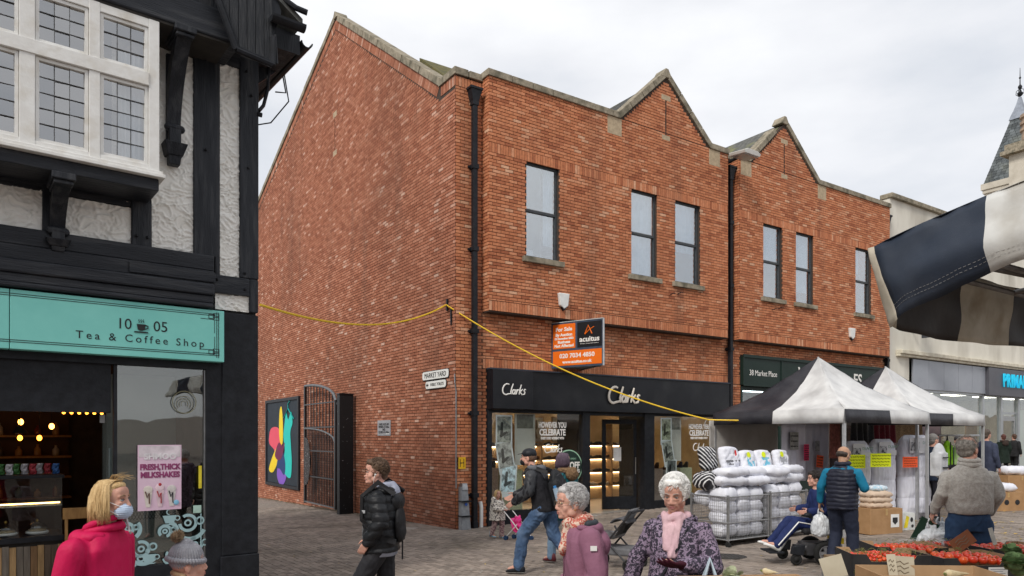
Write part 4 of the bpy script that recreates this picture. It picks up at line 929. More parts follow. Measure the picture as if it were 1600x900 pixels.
# poster, frosted band, lattice, yellow strip, round emblem in the window
t = fthing(FL, 'milkshake_poster', 'pink and white poster reading FRESH THICK MILKSHAKES on the cafe window', 'poster')
MB().box(-1.335, -.873, -.012, -.002, 1.05, 1.80).build('sheet', M('pink_poster', (.72,.56,.66), (.66,.44,.58), 2.2, .5), t); MB().box(-1.325, -.883, -.014, -.0125, 1.66, 1.79).build('pale_top', M('poster_top', (.74,.66,.71)), t)
PL = M('plum_print', (.30,.06,.17)); text('SHMOO', .095, M('poster_logo', (.80,.77,.80)), Tfront(-1.10, -.0145, 1.665), t, bold=.004)
text('FRESH,THICK', .088, PL, Tfront(-1.10, -.0135, 1.545), t, xs=.82, bold=.0045); text('MILKSHAKES', .088, PL, Tfront(-1.10, -.0135, 1.455), t, xs=.84, bold=.0045)
for k, (c, h) in enumerate((((.72,.66,.60), .0), ((.78,.60,.66), .02), ((.70,.66,.64), .0))):
    x = -1.23+k*.125; g = MB(); g.prism([(x-.045, -.0165, 1.26+h), (x+.045, -.0165, 1.26+h), (x+.022, -.0165, 1.09), (x-.022, -.0165, 1.09)], (0, .003, 0)); g.ell((x, -.0165, 1.29+h), (.05, .004, .045), nu=12, nv=6); g.build('printed_milkshake', M('shake_'+str(k), c), t)
    g = MB(); g.tube([(x-.03, -.02, 1.27), (x-.01, -.02, 1.2), (x+.01, -.02, 1.25), (x+.012, -.02, 1.13)], .006, 5); 
    if k == 1: g.ell((x, -.02, 1.345), (.018, .003, .018), nu=8, nv=5)
    g.build('printed_sauce', M('sauce_'+str(k), ((.12,.05,.03), (.45,.04,.05), (.02,.02,.03))[k]), t)
g = MB(); g.ell((-.93, -.02, 1.13), (.03, .003, .03), nu=10, nv=6); g.build('blue_badge', M('poster_blue', (.25,.55,.75)), t)
t = fthing(FL, 'frosted_window_film', 'pale blue swirl and coffee cup film across the lower cafe window', 'window film')
FRO = M('frosted_blue', (.34,.50,.53), (.30,.45,.48), 3, .6)
def sw(mb, cx, cz, r, w, a0=0, a1=360, n=20):
    ps = []
    for k in range(n+1): a = radians(a0+(a1-a0)*k/n); ps.append((cx+(r+w/2)*cos(a), -.008, cz+(r+w/2)*sin(a)))
    for k in range(n, -1, -1): a = radians(a0+(a1-a0)*k/n); ps.append((cx+(r-w/2)*cos(a), -.008, cz+(r-w/2)*sin(a)))
    for k in range(n): mb.quad(ps[k], ps[k+1], ps[2*n-k], ps[2*n+1-k])
sm = MB(); random.seed(21)
for cx, cz in ((-1.44, .86), (-1.30, .62), (-1.05, .80), (-.80, .88), (-.72, .62), (-.98, .52), (-1.42, .5)):
    r = random.uniform(.05, .10); a = random.uniform(0, 360); sw(sm, cx, cz, r, .035, a, a+300); sw(sm, cx, cz, r*.35, .02); sw(sm, cx+r*1.5, cz+r*.2, r*.45, .02); sw(sm, cx+r*.3, cz-r*.2, r*1.9, .045, a+60, a+150)
for cx, cz in ((-1.22, .50), (-1.0, .93), (-.80, .48), (-1.48, .68)):
    sm.poly([(cx-.075, -.0085, cz+.05), (cx-.045, -.0085, cz-.04), (cx+.045, -.0085, cz-.04), (cx+.075, -.0085, cz+.05)]); sw(sm, cx+.085, cz+.015, .025, .012); sm.poly([(cx-.08, -.0085, cz-.05), (cx+.08, -.0085, cz-.05), (cx+.05, -.0085, cz-.062), (cx-.05, -.0085, cz-.062)])
    sw(sm, cx, cz+.09, .03, .012, 90, 270)
tag(sm.build('swirl_print', FRO, t), kind='stuff')
for x in (-1.53, -.66): MB().box(x, x+.012, -.009, -.006, .44, .98).build('edge_strip', FRO, t)
lt = MB()
for k in range(26):
    x = -1.46+k*.034
    for d in (.07, -.07): lt.prism([(x, .10, .94), (x+.008, .10, .94), (x+d+.008, .10, 1.05+.03*sin(k*.25+.5)), (x+d, .10, 1.05+.03*sin(k*.25+.5))], (0, .008, 0))
t = fthing(FL, 'lattice_screen', 'dark diamond lattice behind the cafe window under the poster', 'lattice'); lt.build('lattice', M('dark_lattice', (.05,.05,.05)), t)
t = fthing(FL, 'window_emblem', 'faint round yellow emblem high on the cafe window', 'sticker'); g = MB(); EM = M('faded_yellow', (.20,.19,.12))
def sw2(cx, cz, r, w, a0=0, a1=360): sw(g, cx, cz, r, w, a0, a1, 28)
sw2(-.84, 2.30, .13, .010); 
for k in range(3): sw2(-.84, 2.28, .035+k*.028, .006, -40, 220)
g.build('emblem_rings', EM, t)
t = fthing(FL, 'yellow_strip', 'narrow yellow sticker at the right edge of the cafe window', 'sticker'); MB().box(-.68, -.645, -.008, -.004, 1.28, 1.55).build('strip', M('sticker_yellow', (.75,.62,.05)), t)
t = fthing(FL, 'mint_sticker', 'small mint square sticker low on the cafe window', 'sticker'); MB().box(-.74, -.65, -.008, -.004, .99, 1.08).build('square', M('sticker_mint', (.42,.60,.52)), t)
# counter, wood slats, glass case, domes, bulbs
ct = thing('cafe_counter', 'cafe display counter clad in upright reclaimed wood boards', 'counter', tuple(FL.w((0, .75, 0))), FL.a)
MB().box(-4.2, -1.98, .02, .7, -.1, .70).build('carcass', DARK, ct)
for k in range(34):
    x = -4.2+k*.066; c = random.choice(((.36,.20,.09), (.24,.14,.07), (.13,.095,.07), (.42,.27,.13), (.20,.17,.14)))
    MB().box(x+.002, x+.063, -.012-random.random()*.01, .018, .0, .66+random.uniform(-.01, .01)).build('board', M('reclaimed_%d' % int(c[0]*100), c, tuple(q*.6 for q in c), 9, .7, .4, 20, stretch=(3,1,.3)), ct)
MB().box(-4.2, -1.96, -.03, .72, .70, .76).build('worktop', BLACKP, ct)
cs = MB(); cs.box(-4.2, -1.98, -.02, -.01, .76, 1.42); cs.box(-1.99, -1.98, -.01, .6, .76, 1.42); cs.build('glass_front', glass_mat('case_glass', (.92,.94,.94), .03), ct)
q = MB(); q.box(-4.2, -1.98, .0, .6, 1.10, 1.115); q.build('glass_shelf', M('shelf_edge', (.3,.32,.32)), ct); MB().box(-4.2, -2.0, -.005, .005, 1.13, 1.145).build('light_strip', M('warm_strip', (1,.7,.3), emit=(1,.6,.2), es=5), ct)
MB().box(-4.2, -1.96, -.04, .62, 1.42, 1.46).build('top_shelf', BLACKP, ct)
for k, x in enumerate((-2.20, -2.50, -2.85, -3.2)):
    t = thing('cake_dome', ('white cake under a glass dome with a gold knob, rightmost on the cafe counter', 'white cake under a glass dome with a gold knob, second on the cafe counter', 'third cake dome from the right on the cafe counter', 'leftmost cake dome on the cafe counter')[k], 'cake dome', tuple(FL.w((x, .98, .77))), FL.a)
    MB().lathe([(.11, 0), (.12, .02), (.11, .03)], n=20).build('plate', WHITE, t, True); MB().lathe([(.09, .03), (.09, .05), (.02, .055)], n=18).build('cake', M('cream_cake', (.6,.5,.36), (.4,.25,.12), 18), t, True)
    MB().lathe([(.10, .032), (.10, .08), (.07, .12), (.01, .135)], n=20).build('dome', glass_mat('dome_glass', (.9,.92,.9), .08), t, True); MB().ell((0, 0, .15), (.018, .018, .02), nu=10, nv=6).build('knob', M('gold', (.7,.45,.12), metal=1, rough=.3), t, True)
FOOD = [((.03,.10,.28), 'blue'), ((.06,.18,.05), 'green'), ((.30,.03,.04), 'red'), ((.20,.12,.06), 'brown'), ((.45,.44,.46), 'silver')]
random.seed(4)
for k in range(14):
    c, cn = FOOD[(k*2+k//3) % 5]; x = -2.02-k*.075; up = k % 2 == 0
    me = MB(); r_ = [];
    for j in range(5): zz = .03*j; r_.append([((.035+.008*sin(j*2+a))*cos(a), (.02+.006*cos(j*3+a*2))*sin(a), zz) for a in [2*pi*i/9 for i in range(9)]])
    me.loft(r_); o = me.build('snack_packet', M('foil_'+cn, c, tuple(min(1, v*1.8) for v in c), 30, .25, .5, metal=.3), None, False)
    o.matrix_world = FL.M @ Matrix.Translation((x, .95+.06*(k % 3), 1.462)); tag(o, '%s foil snack packet, number %s from the right end on top of the cafe counter' % (cn, ('one','two','three','four','five','six','seven','eight','nine','ten','eleven','twelve','thirteen','fourteen')[k]), 'snack packet', 'snack packets on the cafe counter')
BULB = M('amber_bulb', (1,.6,.2), emit=(1,.30,.03), es=5)
lm = thing('pendant_light_row', 'row of glowing amber bulbs hanging at the back of the cafe', 'light', tuple(FL.w((-1.8, 2.3, 2.22))), FL.a)
MB().box(-.02, .62, -.02, .02, .1, .12).build('bar', BLACKP, lm)
for k in range(7): q = MB(); q.capsule((k*.09+.02, 0, .0), (k*.09+.02, 0, .05), .02, .014, 8); q.build('bulb', BULB, lm); MB().cyl((k*.09+.02, 0, .06), (k*.09+.02, 0, .10), .012, None, 6).build('holder', BLACKP, lm)
for k, (x, lab) in enumerate(((-2.32, 'single hanging bulb under a dark shade, left of the bulb row in the cafe'), (-2.12, 'lower single hanging bulb beside the dark shade in the cafe'))):
    lm = thing('pendant_bulb', lab, 'light', tuple(FL.w((x, 1.6, 1.88))), FL.a); MB().ell((0, 0, 0), (.028, .028, .035), nu=10, nv=7).build('bulb', BULB, lm); MB().cyl((0, 0, .03), (0, 0, .9), .005, None, 5).build('cord', BLACKP, lm)
    if k == 0: MB().lathe([(.09, .06), (.03, .14), (.01, .15)], n=14).build('shade', DARK, lm)
t = thing('wooden_chair', 'plain wooden chair with a flat backrest beside the cafe counter', 'chair', tuple(FL.w((-1.78, .7, -.08))), FL.a)
WD = M('honey_wood', (.42,.24,.09), (.30,.16,.06), 6, .5, stretch=(4,1,1)); MB().box(-.2, .2, -.03, .0, 1.02, 1.15).build('backrest', WD, t, bevel=.006); MB().box(-.2, .2, -.42, .02, .72, .76).build('seat', WD, t)
for x in (-.18, .16):
    MB().box(x, x+.03, -.03, .0, .76, 1.02).build('back_post', WD, t)
    for y in (-.4, -.02): MB().box(x, x+.03, y, y+.03, 0, .72).build('leg', WD, t)
bs_ = thing('back_bar_shelves', 'wooden shelves of jars and bottles on the dark back wall of the cafe', 'shelf rack', tuple(FL.w((-2.7, 4.6, 0))), FL.a)
for k in range(4): MB().box(-1.0, 1.3, 0, .3, .9+k*.33, .93+k*.33).build('shelf', WD, bs_)
MB().box(-1.0, 1.3, .3, .33, .1, 2.3).build('back_panel', M('dark_oak', (.10,.06,.035), None, 5), bs_)
random.seed(11)
for k in range(36):
    r_ = k//9; x = -.9+(k % 9)*.25; h = random.uniform(.12, .24); c, cn = random.choice((((.45,.25,.08), 'amber'), ((.05,.12,.05), 'green'), ((.5,.48,.42), 'cream'), ((.25,.05,.03), 'red'), ((.08,.08,.09), 'black')))
    q = MB(); q.lathe([(.045, 0), (.05, .02), (.05, h*.6), (.02, h*.8), (.02, h), (.005, h)], n=12); o = q.build('bottle', M('jar_'+cn, c, None, 5, .2), None, True); o.matrix_world = FL.M @ Matrix.Translation((-2.7+x, 4.75, .93+r_*.33)); tag(o, '%s bottle, place %s from the left on %s of the back bar' % (cn, ('one','two','three','four','five','six','seven','eight','nine')[k % 9], ('the lowest shelf', 'the second shelf', 'the third shelf', 'the top shelf')[r_]), 'bottle', 'bottles on the back bar')
for k in range(5):
    lm = thing('pendant_bulb', '%s amber bulb from the left hanging over the back bar' % ('first', 'second', 'third', 'fourth', 'fifth')[k], 'light', tuple(FL.w((-3.3+k*.38, 3.6, 2.05+.06*(k % 2)))), FL.a); MB().ell((0, 0, 0), (.035, .035, .045), nu=10, nv=7).build('bulb', M('amber_bulb_bright', (1,.6,.2), emit=(1,.36,.06), es=7), lm); MB().cyl((0, 0, .04), (0, 0, .7), .005, None, 5).build('cord', BLACKP, lm)
# ------------------------------------------------------------------ cream building with the Primark front
CRM = M('cream_render', (.74,.71,.63), (.64,.61,.53), 1.2, .85, .2, c3=(.42,.39,.33), s3=.7, stretch=(1,1,.35))
cb = fthing(FB, 'cream_building', 'long cream rendered building with a clothing shop beyond the brick shops', 'building')
CX0, CX1 = 17.96, 46
cm = MB(); cm.box(CX0, CX1, -.05, 14, 4.95, 10.55); cm.box(CX0, 19.3, -.05, 3, -.6, 4.95); cm.box(CX0, CX0+.2, 0, 14, -.6, 10); cm.box(CX1-.2, CX1, .1, 14, -.6, 5); cm.box(CX0, CX1, 9, 9.2, -.6, 5); cm.build('wall', CRM, cb)
for k in range(30):
    x = CX0-.05+k*.935; q = MB(); q.box(x+.004, x+.93, -.17, .3, 10.55, 10.72); q.build('coping_stone', STONE, cb, bevel=.02)
q = MB(); q.box(CX0+.4, CX1, -.30, -.05, 4.93, 5.08); q.box(CX0+.4, CX1, -.22, -.05, 4.84, 4.93); q.build('cornice', M('cream_trim', (.68,.64,.52), (.5,.45,.36), 4, .8), cb, bevel=.02)
GP = M('grey_panel', (.30,.32,.36), (.27,.29,.33), 2, .4)
for k in range(5): a = 19.45+k*1.165; q = MB(); q.box(a+.008, a+1.157, -.12, -.06, 3.70, 4.80); q.build('cladding_panel', GP, cb)
ps = fthing(FB, 'shop_sign', 'dark grey fascia with bright blue raised capitals at the right edge', 'shop sign')
MB().box(25.30, 34.5, -.25, -.06, 3.65, 4.80).build('fascia_board', M('dark_grey_fascia', (.10,.10,.115), (.085,.085,.10), 2, .45), ps)
CY = M('cyan_letter', (.02,.50,.72), emit=(.02,.55,.85), es=.25); text('PRIMARK', .80, CY, Tfront(26.5, -.29, 4.28), ps, align='LEFT', ext=.02, bold=.012, xs=.8, space=1.12)
bs = fthing(FB, 'projecting_sign', 'dark square projecting sign with a blue star above the far shopfront', 'sign')
T_ = Matrix.Translation((19.5, -.2, -.2)); q = MB(); q.box(0, .06, -1.7, -.2, 5.75, 7.0); q.box(.02, .04, -.2, .15, 6.0, 6.06); o = q.build('board', M('dark_square_sign', (.06,.065,.075)), bs); o.matrix_local = T_
q = MB()
for a in (20, 80, 140): q.box(-.35, .35, -.035, .035, 0, .02, T=Matrix.Rotation(radians(a), 4, 'Z'))
o = q.build('star', CY, bs); o.matrix_local = T_ @ Tside(-.85, -.03, 6.3)
sfm = MB()
for x in (19.4, 25.2, 26.9, 28.6, 31, 34, 40): sfm.box(x, x+.16, -.05, .1, -.4, 3.66)
sfm.box(19.4, 46, -.04, .1, 3.60, 3.69); sfm.box(26.9, 34, .02, .1, 2.9, 2.98); sfm.build('shopfront_frame', M('brushed_frame', (.40,.42,.44), (.34,.36,.38), 3, .35, metal=.5), cb)
MB().box(19.4, 46, .03, .045, .1, 3.6).build('shop_window', glass_mat('far_shop_glass', (.85,.9,.9), .12), cb)
q = MB(); q.box(19.4, 46, 4.0, 4.1, -.4, 4.9); q.build('shop_interior_wall', M('store_wall', (.52,.46,.36), (.34,.30,.24), .8), cb); MB().box(19.4, 46, .1, 4, 3.8, 3.85).build('shop_ceiling', M('store_ceiling', (.5,.48,.44)), cb); MB().box(19.4, 46, .1, 4, -.3, .38).build('shop_floor', M('store_floor', (.35,.33,.3)), cb)
for k in range(8): MB().box(20+k*3, 21.2+k*3, 1.2, 2.0, 3.76, 3.79).build('ceiling_light', M('store_light', (1,.95,.85), emit=(1,.9,.75), es=5), cb)
MB().box(28.8, 31, -.02, .02, .35, 3.1).build('white_door_panel', M('pale_door_glass', (.45,.5,.47), (.4,.45,.42), 1, .3), cb)
q = MB(); q.box(27.15, 27.25, .0, .12, .35, 2.6); q.box(28.3, 28.4, .0, .12, .35, 2.6); q.box(27.15, 28.4, .0, .12, 2.6, 2.8); q.build('entrance_door_frame', STEEL, cb)
MB().box(27.25, 28.3, 1.5, 1.55, .35, 2.55).build('entrance_door', M('oak_door', (.40,.24,.12), (.3,.18,.09), 4), cb)
# red brick return and mossy roof beyond, tower with slate spire and chimney
rb2 = thing('mossy_roof_building', 'low pitched mossy tiled roof behind the cream parapet', 'building', (29.5, 43, 0), FB.a)
q = MB(); q.box(-2, 16, 0, 8, -1, 13.4); q.build('wall', BR_F, rb2); q = MB(); q.prism([(-2.3, -.4, 13.4), (16.3, -.4, 13.4), (16.3, 4, 15.6), (-2.3, 4, 15.6)], (0, 0, .2)); q.prism([(-2.3, 8.4, 13.4), (16.3, 8.4, 13.4), (16.3, 4, 15.6), (-2.3, 4, 15.6)], (0, 0, .2)); q.build('roof', M('moss_tile', (.22,.17,.07), (.16,.09,.05), 2, .9), rb2)
tw = thing('spire_tower', 'stone tower with a steep slate spire and iron finial at the far right', 'tower', (42.3, 60, 0), radians(34))
CS = M('tower_stone', (.60,.56,.48), (.45,.41,.34), 1, .85)
q = MB(); q.box(-1.9, 1.9, -1.9, 1.9, -1, 22.6); q.build('wall', CS, tw); q = MB(); q.box(-2.1, 2.1, -2.1, 2.1, 22.6, 23.1); q.box(-2.0, 2.0, -2.0, 2.0, 22.3, 22.6); q.build('cornice', CS, tw)
SL2 = M('spire_slate', (.12,.135,.14), (.07,.08,.085), 1.5, .7, .5, island=.35, c3=(.15,.16,.14), s3=.6)
q = MB(); N = 22; H0, H1 = 23.1, 28.4; R0, R1 = 2.6, .62
for k in range(N):     # each course of slates steps over the one below, cut into separate slates
    z0 = H0+(H1-H0)*k/N; z1 = H0+(H1-H0)*(k+1)/N+.08; r0 = R0+(R1-R0)*k/N+.05; r1 = R0+(R1-R0)*(k+1)/N
    for sd_ in range(4):
        T = Matrix.Rotation(sd_*pi/2, 4, 'Z'); h0 = r0*.74; h1 = r1*.74; n = max(3, int(2*h0/.36))
        for j in range(n):
            a = (j+.04)/n*2-1; b = (j+.96)/n*2-1; o2 = .5*(1 if k % 2 else 0)/n
            a = max(-1, a-o2); b = min(1, b-o2)
            j_ = random.uniform(0, .02); q.prism([tuple(T @ Vector(p)) for p in ((a*h0, -h0-j_, z0), (b*h0, -h0-j_, z0), (b*h1, -h1-.0, z1), (a*h1, -h1-.0, z1))], tuple(T.to_3x3() @ Vector((0, .06, 0))))
tag(q.build('spire_slates', SL2, tw), kind='stuff')
q = MB(); q.loft([[(sx*h, sy*h, z) for sx, sy in ((-1, -1), (1, -1), (1, 1), (-1, 1))] for h, z in ((1.88, 23.1), (.42, 28.4))]); q.build('spire_core', SLATE, tw)
LEADM = M('lead_cap', (.30,.33,.38), (.22,.24,.28), 3, .5, metal=.4)
q = MB(); q.lathe([(.86, 28.3), (.7, 28.7), (.5, 29.1), (.3, 29.6), (.18, 30.0), (.12, 30.2)], n=4, T=Matrix.Rotation(pi/4, 4, 'Z')); q.build('spire_cap', LEADM, tw)
q = MB(); q.lathe([(.14, 35.3), (.12, 35.6), (.35, 35.9), (.4, 36.1), (.12, 36.3), (.1, 36.6), (.28, 36.9), (.28, 37.1), (.08, 37.4), (.06, 38.6), (.03, 39.9)], n=12)
for a in range(0, 360, 90): q.tube([(.15*cos(radians(a)), .15*sin(radians(a)), 35.6), (.55*cos(radians(a)), .55*sin(radians(a)), 36.0), (.5*cos(radians(a)), .5*sin(radians(a)), 36.5), (.15*cos(radians(a)), .15*sin(radians(a)), 36.7)], .05, 5)
q.ell((0, 0, 38.4), (.16, .16, .16), nu=8, nv=6); qf = q.build('iron_finial', BLACKP, tw); qf.matrix_local = Matrix.Translation((0, 0, 30.1)) @ Matrix.Scale(.55, 4) @ Matrix.Translation((0, 0, -35.3))
for x, y in ((-1.95, -1.95), (1.95, -1.95)):
    q = MB(); q.box(x-.28, x+.28, y-.28, y+.28, 23.1, 23.6); q.lathe([(.4, 23.6), (.4, 23.7), (.2, 23.75), (.22, 24.0), (.1, 24.3), (.03, 25.2)], c=(x, y, 0), n=8); q.build('corner_pinnacle', CS, tw)
ch = thing('chimney_stack', 'cream chimney stack with one banded clay pot in front of the spire', 'chimney', (39.2, 54.5, 0), radians(30))
q = MB(); q.box(-1.0, 3, -1, 1, 14, 23.3); q.build('stack', CS, ch); q = MB(); q.box(-1.5, 3.4, -1.4, 1.4, 23.3, 23.6); q.box(-1.25, 3.2, -1.2, 1.2, 23.6, 24.1); q.build('stack_cap', STONE, ch)
q = MB(); q.lathe([(.55, 24.1), (.5, 25.0), (.62, 25.05), (.62, 25.25), (.5, 25.3), (.5, 25.5), (.62, 25.55), (.62, 25.75), (.5, 25.8), (.5, 26.0), (.64, 26.05), (.6, 26.3), (.4, 26.3)], c=(-.1, 0, 0), n=14); q.build('chimney_pot', M('clay_pot', (.38,.28,.20), (.26,.19,.14), 3), ch)
# ------------------------------------------------------------------ items on the front: alarm boxes, floodlight, sale board, small brackets
for s, off, z, lab in ((2.78, OFB, 5.15, 'white wall alarm box with a dark base on the left bay of the brick building'), (15.05, OFB, 5.35, 'white wall alarm box on the right bay of the brick building')):
    t = fthing(FB, 'alarm_box', lab, 'alarm box'); q = MB(); q.prism([(s-.16, off-.10, z+.2), (s+.16, off-.10, z+.2), (s+.12, off-.10, z-.10), (s, off-.10, z-.18), (s-.12, off-.10, z-.10)], (0, .09, 0)); q.build('cover', WHITE, t, bevel=.02)
    q = MB(); q.prism([(s-.12, off-.085, z-.08), (s, off-.085, z-.22), (s+.12, off-.085, z-.08)], (0, .08, 0)); q.build('base', BLACKP, t)
t = fthing(FB, 'wall_floodlight', 'grey box floodlight on an arm at the top of the black downpipe', 'light')
T_ = Matrix.Translation((8.95, -.80, 9.88)) @ Matrix.Rotation(radians(6), 4, 'X') @ Matrix.Scale(.70, 4); q = MB(); q.prism([(-.45, -.36, -.06), (.45, -.36, -.06), (.52, -.36, .06), (.30, -.36, .14), (-.30, -.36, .14), (-.50, -.36, .06)], (0, .8, 0)); o = q.build('lamp_housing', M('light_grey_plastic', (.58,.57,.54), (.5,.49,.46), 3, .5), t, bevel=.02); o.matrix_local = T_
q = MB(); q.box(-.4, .4, -.3, .36, -.085, -.062); o = q.build('lamp_glass', M('milky_lens', (.4,.42,.42), None, 2, .2), t); o.matrix_local = T_; MB().tube([(8.95, -.6, 9.9), (8.9, -.3, 9.85), (8.86, -.02, 9.8)], .05, 8).build('arm', BLACKP, t)
k_ = (860-800)/F; s_l = FB.u.x; 
def on_front(x, y, off=0):
    k = (x-800)/F; ox = FB.o.x+off*FB.v.x; oy = FB.o.y+off*FB.v.y; s = (k*oy-ox)/(FB.u.x-k*FB.u.y); d = oy+s*FB.u.y; return s, ZC+(HY-y)/F*d
sL, _z = on_front(861, 540); P1 = FB.w((sL, -.02, 0)); ang = radians(-35.6)
kk = (943-800)/F; wB = (kk*P1.y-P1.x)/(cos(ang)-kk*sin(ang)); P2 = P1+Vector((cos(ang), sin(ang), 0))*wB
sR, _z = on_front(908, 575); P3 = FB.w((sR, -.02, 0))
bd = thing('for_sale_board', 'orange and black For Sale By Auction board on the brick wall', 'sale board', (P1.x, P1.y, 0), ang)
zt, zb_ = 4.66, 3.56; wB = (P2-P1).length
loc3 = bd.matrix_world.inverted() if False else Matrix.Rotation(-ang, 4, 'Z') @ Matrix.Translation(-P1)
p3 = loc3 @ P3
q = MB(); q.prism([(0, .0, zb_), (wB, .0, zb_), (wB, .03, zb_), (.0, .03, zb_)], (0, 0, zt-zb_)); q.build('face_board', M('board_slate', (.06,.085,.13)), bd)
q = MB(); q.prism([(wB, 0, zb_), (wB, .03, zb_), (p3.x, p3.y, zb_), (p3.x-.03, p3.y, zb_)], (0, 0, zt-zb_)); q.build('return_board', M('board_grey', (.35,.36,.36)), bd)
q = MB(); q.poly([(.05, .05, zb_+.03), (wB-.02, .03, zb_+.03), (p3.x, p3.y, zb_+.03)]); q.build('underside', M('board_under', (.25,.25,.24)), bd)
q = MB(); q.box(wB-.012, wB+.012, -.012, .03, zb_, zt); q.box(0, wB, -.012, -.001, zt-.012, zt+.006); q.build('edge_trim', M('bare_trim', (.55,.58,.6), None, 5, .4), bd)
ORG = M('board_orange', (.85,.17,.012), (.80,.155,.012), 2, .45)
def fpx(fx): return fx*wB
q = MB(); q.box(fpx(.03), fpx(.47), -.006, -.001, zb_+.46, zt-.05); q.build('orange_panel', ORG, bd); q = MB(); q.box(fpx(.03), fpx(.97), -.006, -.001, zb_+.05, zb_+.40); q.build('orange_panel', ORG, bd)
q = MB(); q.box(fpx(.51), fpx(.97), -.006, -.001, zb_+.46, zt-.05); q.build('black_panel', M('board_black', (.012,.012,.015)), bd)
def bt(b, sz, fx, z, m=WTXT, bo_=.004): text(b, sz, m, Tfront(fpx(fx), -.008, z), bd, bold=bo_, xs=wB/1.30)
bt('For Sale', .128, .25, zt-.18); bt('By Auction', .095, .25, zt-.31); bt('15 December 2022', .062, .25, zt-.40); bt('Business', .092, .25, zt-.485); bt('Not Affected', .092, .25, zt-.575)
bt('020 7034 4850', .145, .5, zb_+.275); bt('www.acuitus.co.uk', .095, .5, zb_+.13)
bt('acuitus', .175, .74, zt-.46); bt('Real Estate Auctioneering & Investment', .028, .74, zt-.56, WTXT, 0)
q = MB(); q.tube([(fpx(.655), -.01, zt-.34), (fpx(.72), -.01, zt-.14), (fpx(.79), -.01, zt-.34)], .016, 6); q.tube([(fpx(.66), -.012, zt-.34), (fpx(.74), -.012, zt-.24), (fpx(.83), -.012, zt-.18)], .011, 6); q.build('star_emblem', ORG, bd)
for s, z, lb in ((6.45, 5.72, 'left hook below the third window of the left bay'), (6.75, 5.78, 'right hook below the third window of the left bay'), (10.85, 5.75, 'left hook below the first window of the right bay'), (11.15, 5.82, 'right hook below the first window of the right bay')):
    t = fthing(FB, 'wall_hook', 'small rusty '+lb, 'hook', 'wall hooks'); q = MB(); q.tube([(s, OFB, z), (s, OFB-.14, z+.03), (s+.05, OFB-.16, z+.02)], .012, 5); q.build('hook', BLACKP, t)
# ------------------------------------------------------------------ people
def skinm(n, c): 
    m = M(n, c, tuple(x*.82 for x in c), 9, .55, .15, 60); b = m.node_tree.nodes['Principled BSDF']; b.inputs['Subsurface Weight'].default_value = .08; b.inputs['Subsurface Scale'].default_value = .01; return m
SK = skinm('skin_fair', (.60,.36,.27)); SK2 = skinm('skin_pink', (.62,.34,.26)); SK3 = skinm('skin_tan', (.46,.27,.18))
def fuse(mb, name, mat, parent, voxel=.008, smooth=4, disp=None, keep=False):
    """join overlapping closed pieces into one continuous skin"""
    me = mb.mesh(name+'_src', mat); o = bpy.data.objects.new(name, me); COL.objects.link(o)
    bm = bmesh.new(); bm.from_mesh(me); bmesh.ops.recalc_face_normals(bm, faces=bm.faces); bm.to_mesh(me); bm.free()
    r = o.modifiers.new('r', 'REMESH'); r.mode = 'VOXEL'; r.voxel_size = voxel; r.use_smooth_shade = True
    s = o.modifiers.new('s', 'SMOOTH'); s.iterations = smooth; s.factor = .5
    dg = bpy.context.evaluated_depsgraph_get(); me2 = bpy.data.meshes.new_from_object(o.evaluated_get(dg)); o.modifiers.clear(); o.data = me2; bpy.data.meshes.remove(me)
    me2.name = name; me2.materials.clear(); me2.materials.append(mat)
    if disp:
        n = len(me2.vertices); nr = [v.normal.copy() for v in me2.vertices]
        for v, q in zip(me2.vertices, nr): v.co = v.co+q*disp(v.co, q)
        me2.update()
    me2.polygons.foreach_set('use_smooth', [True]*len(me2.polygons))
    if parent: o.parent = parent
    return o
def V(*a): return Vector(a)
def folds(amp=.008, fr=7, st=(1, 1, .55), seed=0):
    def f(co, n):
        p = V(co.x*st[0]*fr, co.y*st[1]*fr, co.z*st[2]*fr)+V(seed, seed*2, 0)
        a = noise.noise(p+V(noise.noise(p*.7)*1.5, noise.noise(p*.7+V(5, 5, 5))*1.5, 0)); b = 1-abs(noise.noise(p*1.9+V(3, 1, 2)))*2
        return amp*(a*1.1+b*.55-.2)
    return f
def quilt(pitch=.085, amp=.013, seed=0):
    def f(co, n):
        ph = (co.z+.012*noise.noise(V(co.x*6, co.y*6, seed)))/pitch
        return amp*(abs(sin(pi*ph))**.6-.55)+.006*noise.noise(V(co.x*16, co.y*16, co.z*30)+V(seed, 0, 0))
    return f
J0 = dict(pelvis=(0, 0, .93), chest=(0, 0, 1.22), neck=(0, -.01, 1.43), head=(0, .015, 1.587),
          shL=(-.185, -.01, 1.385), elL=(-.225, -.02, 1.12), wrL=(-.225, .08, .885), shR=(.185, -.01, 1.385), elR=(.225, -.02, 1.12), wrR=(.225, .08, .885),
          hipL=(-.09, 0, .90), knL=(-.10, .03, .50), anL=(-.10, -.02, .09), hipR=(.09, 0, .90), knR=(.10, .03, .50), anR=(.10, -.02, .09))
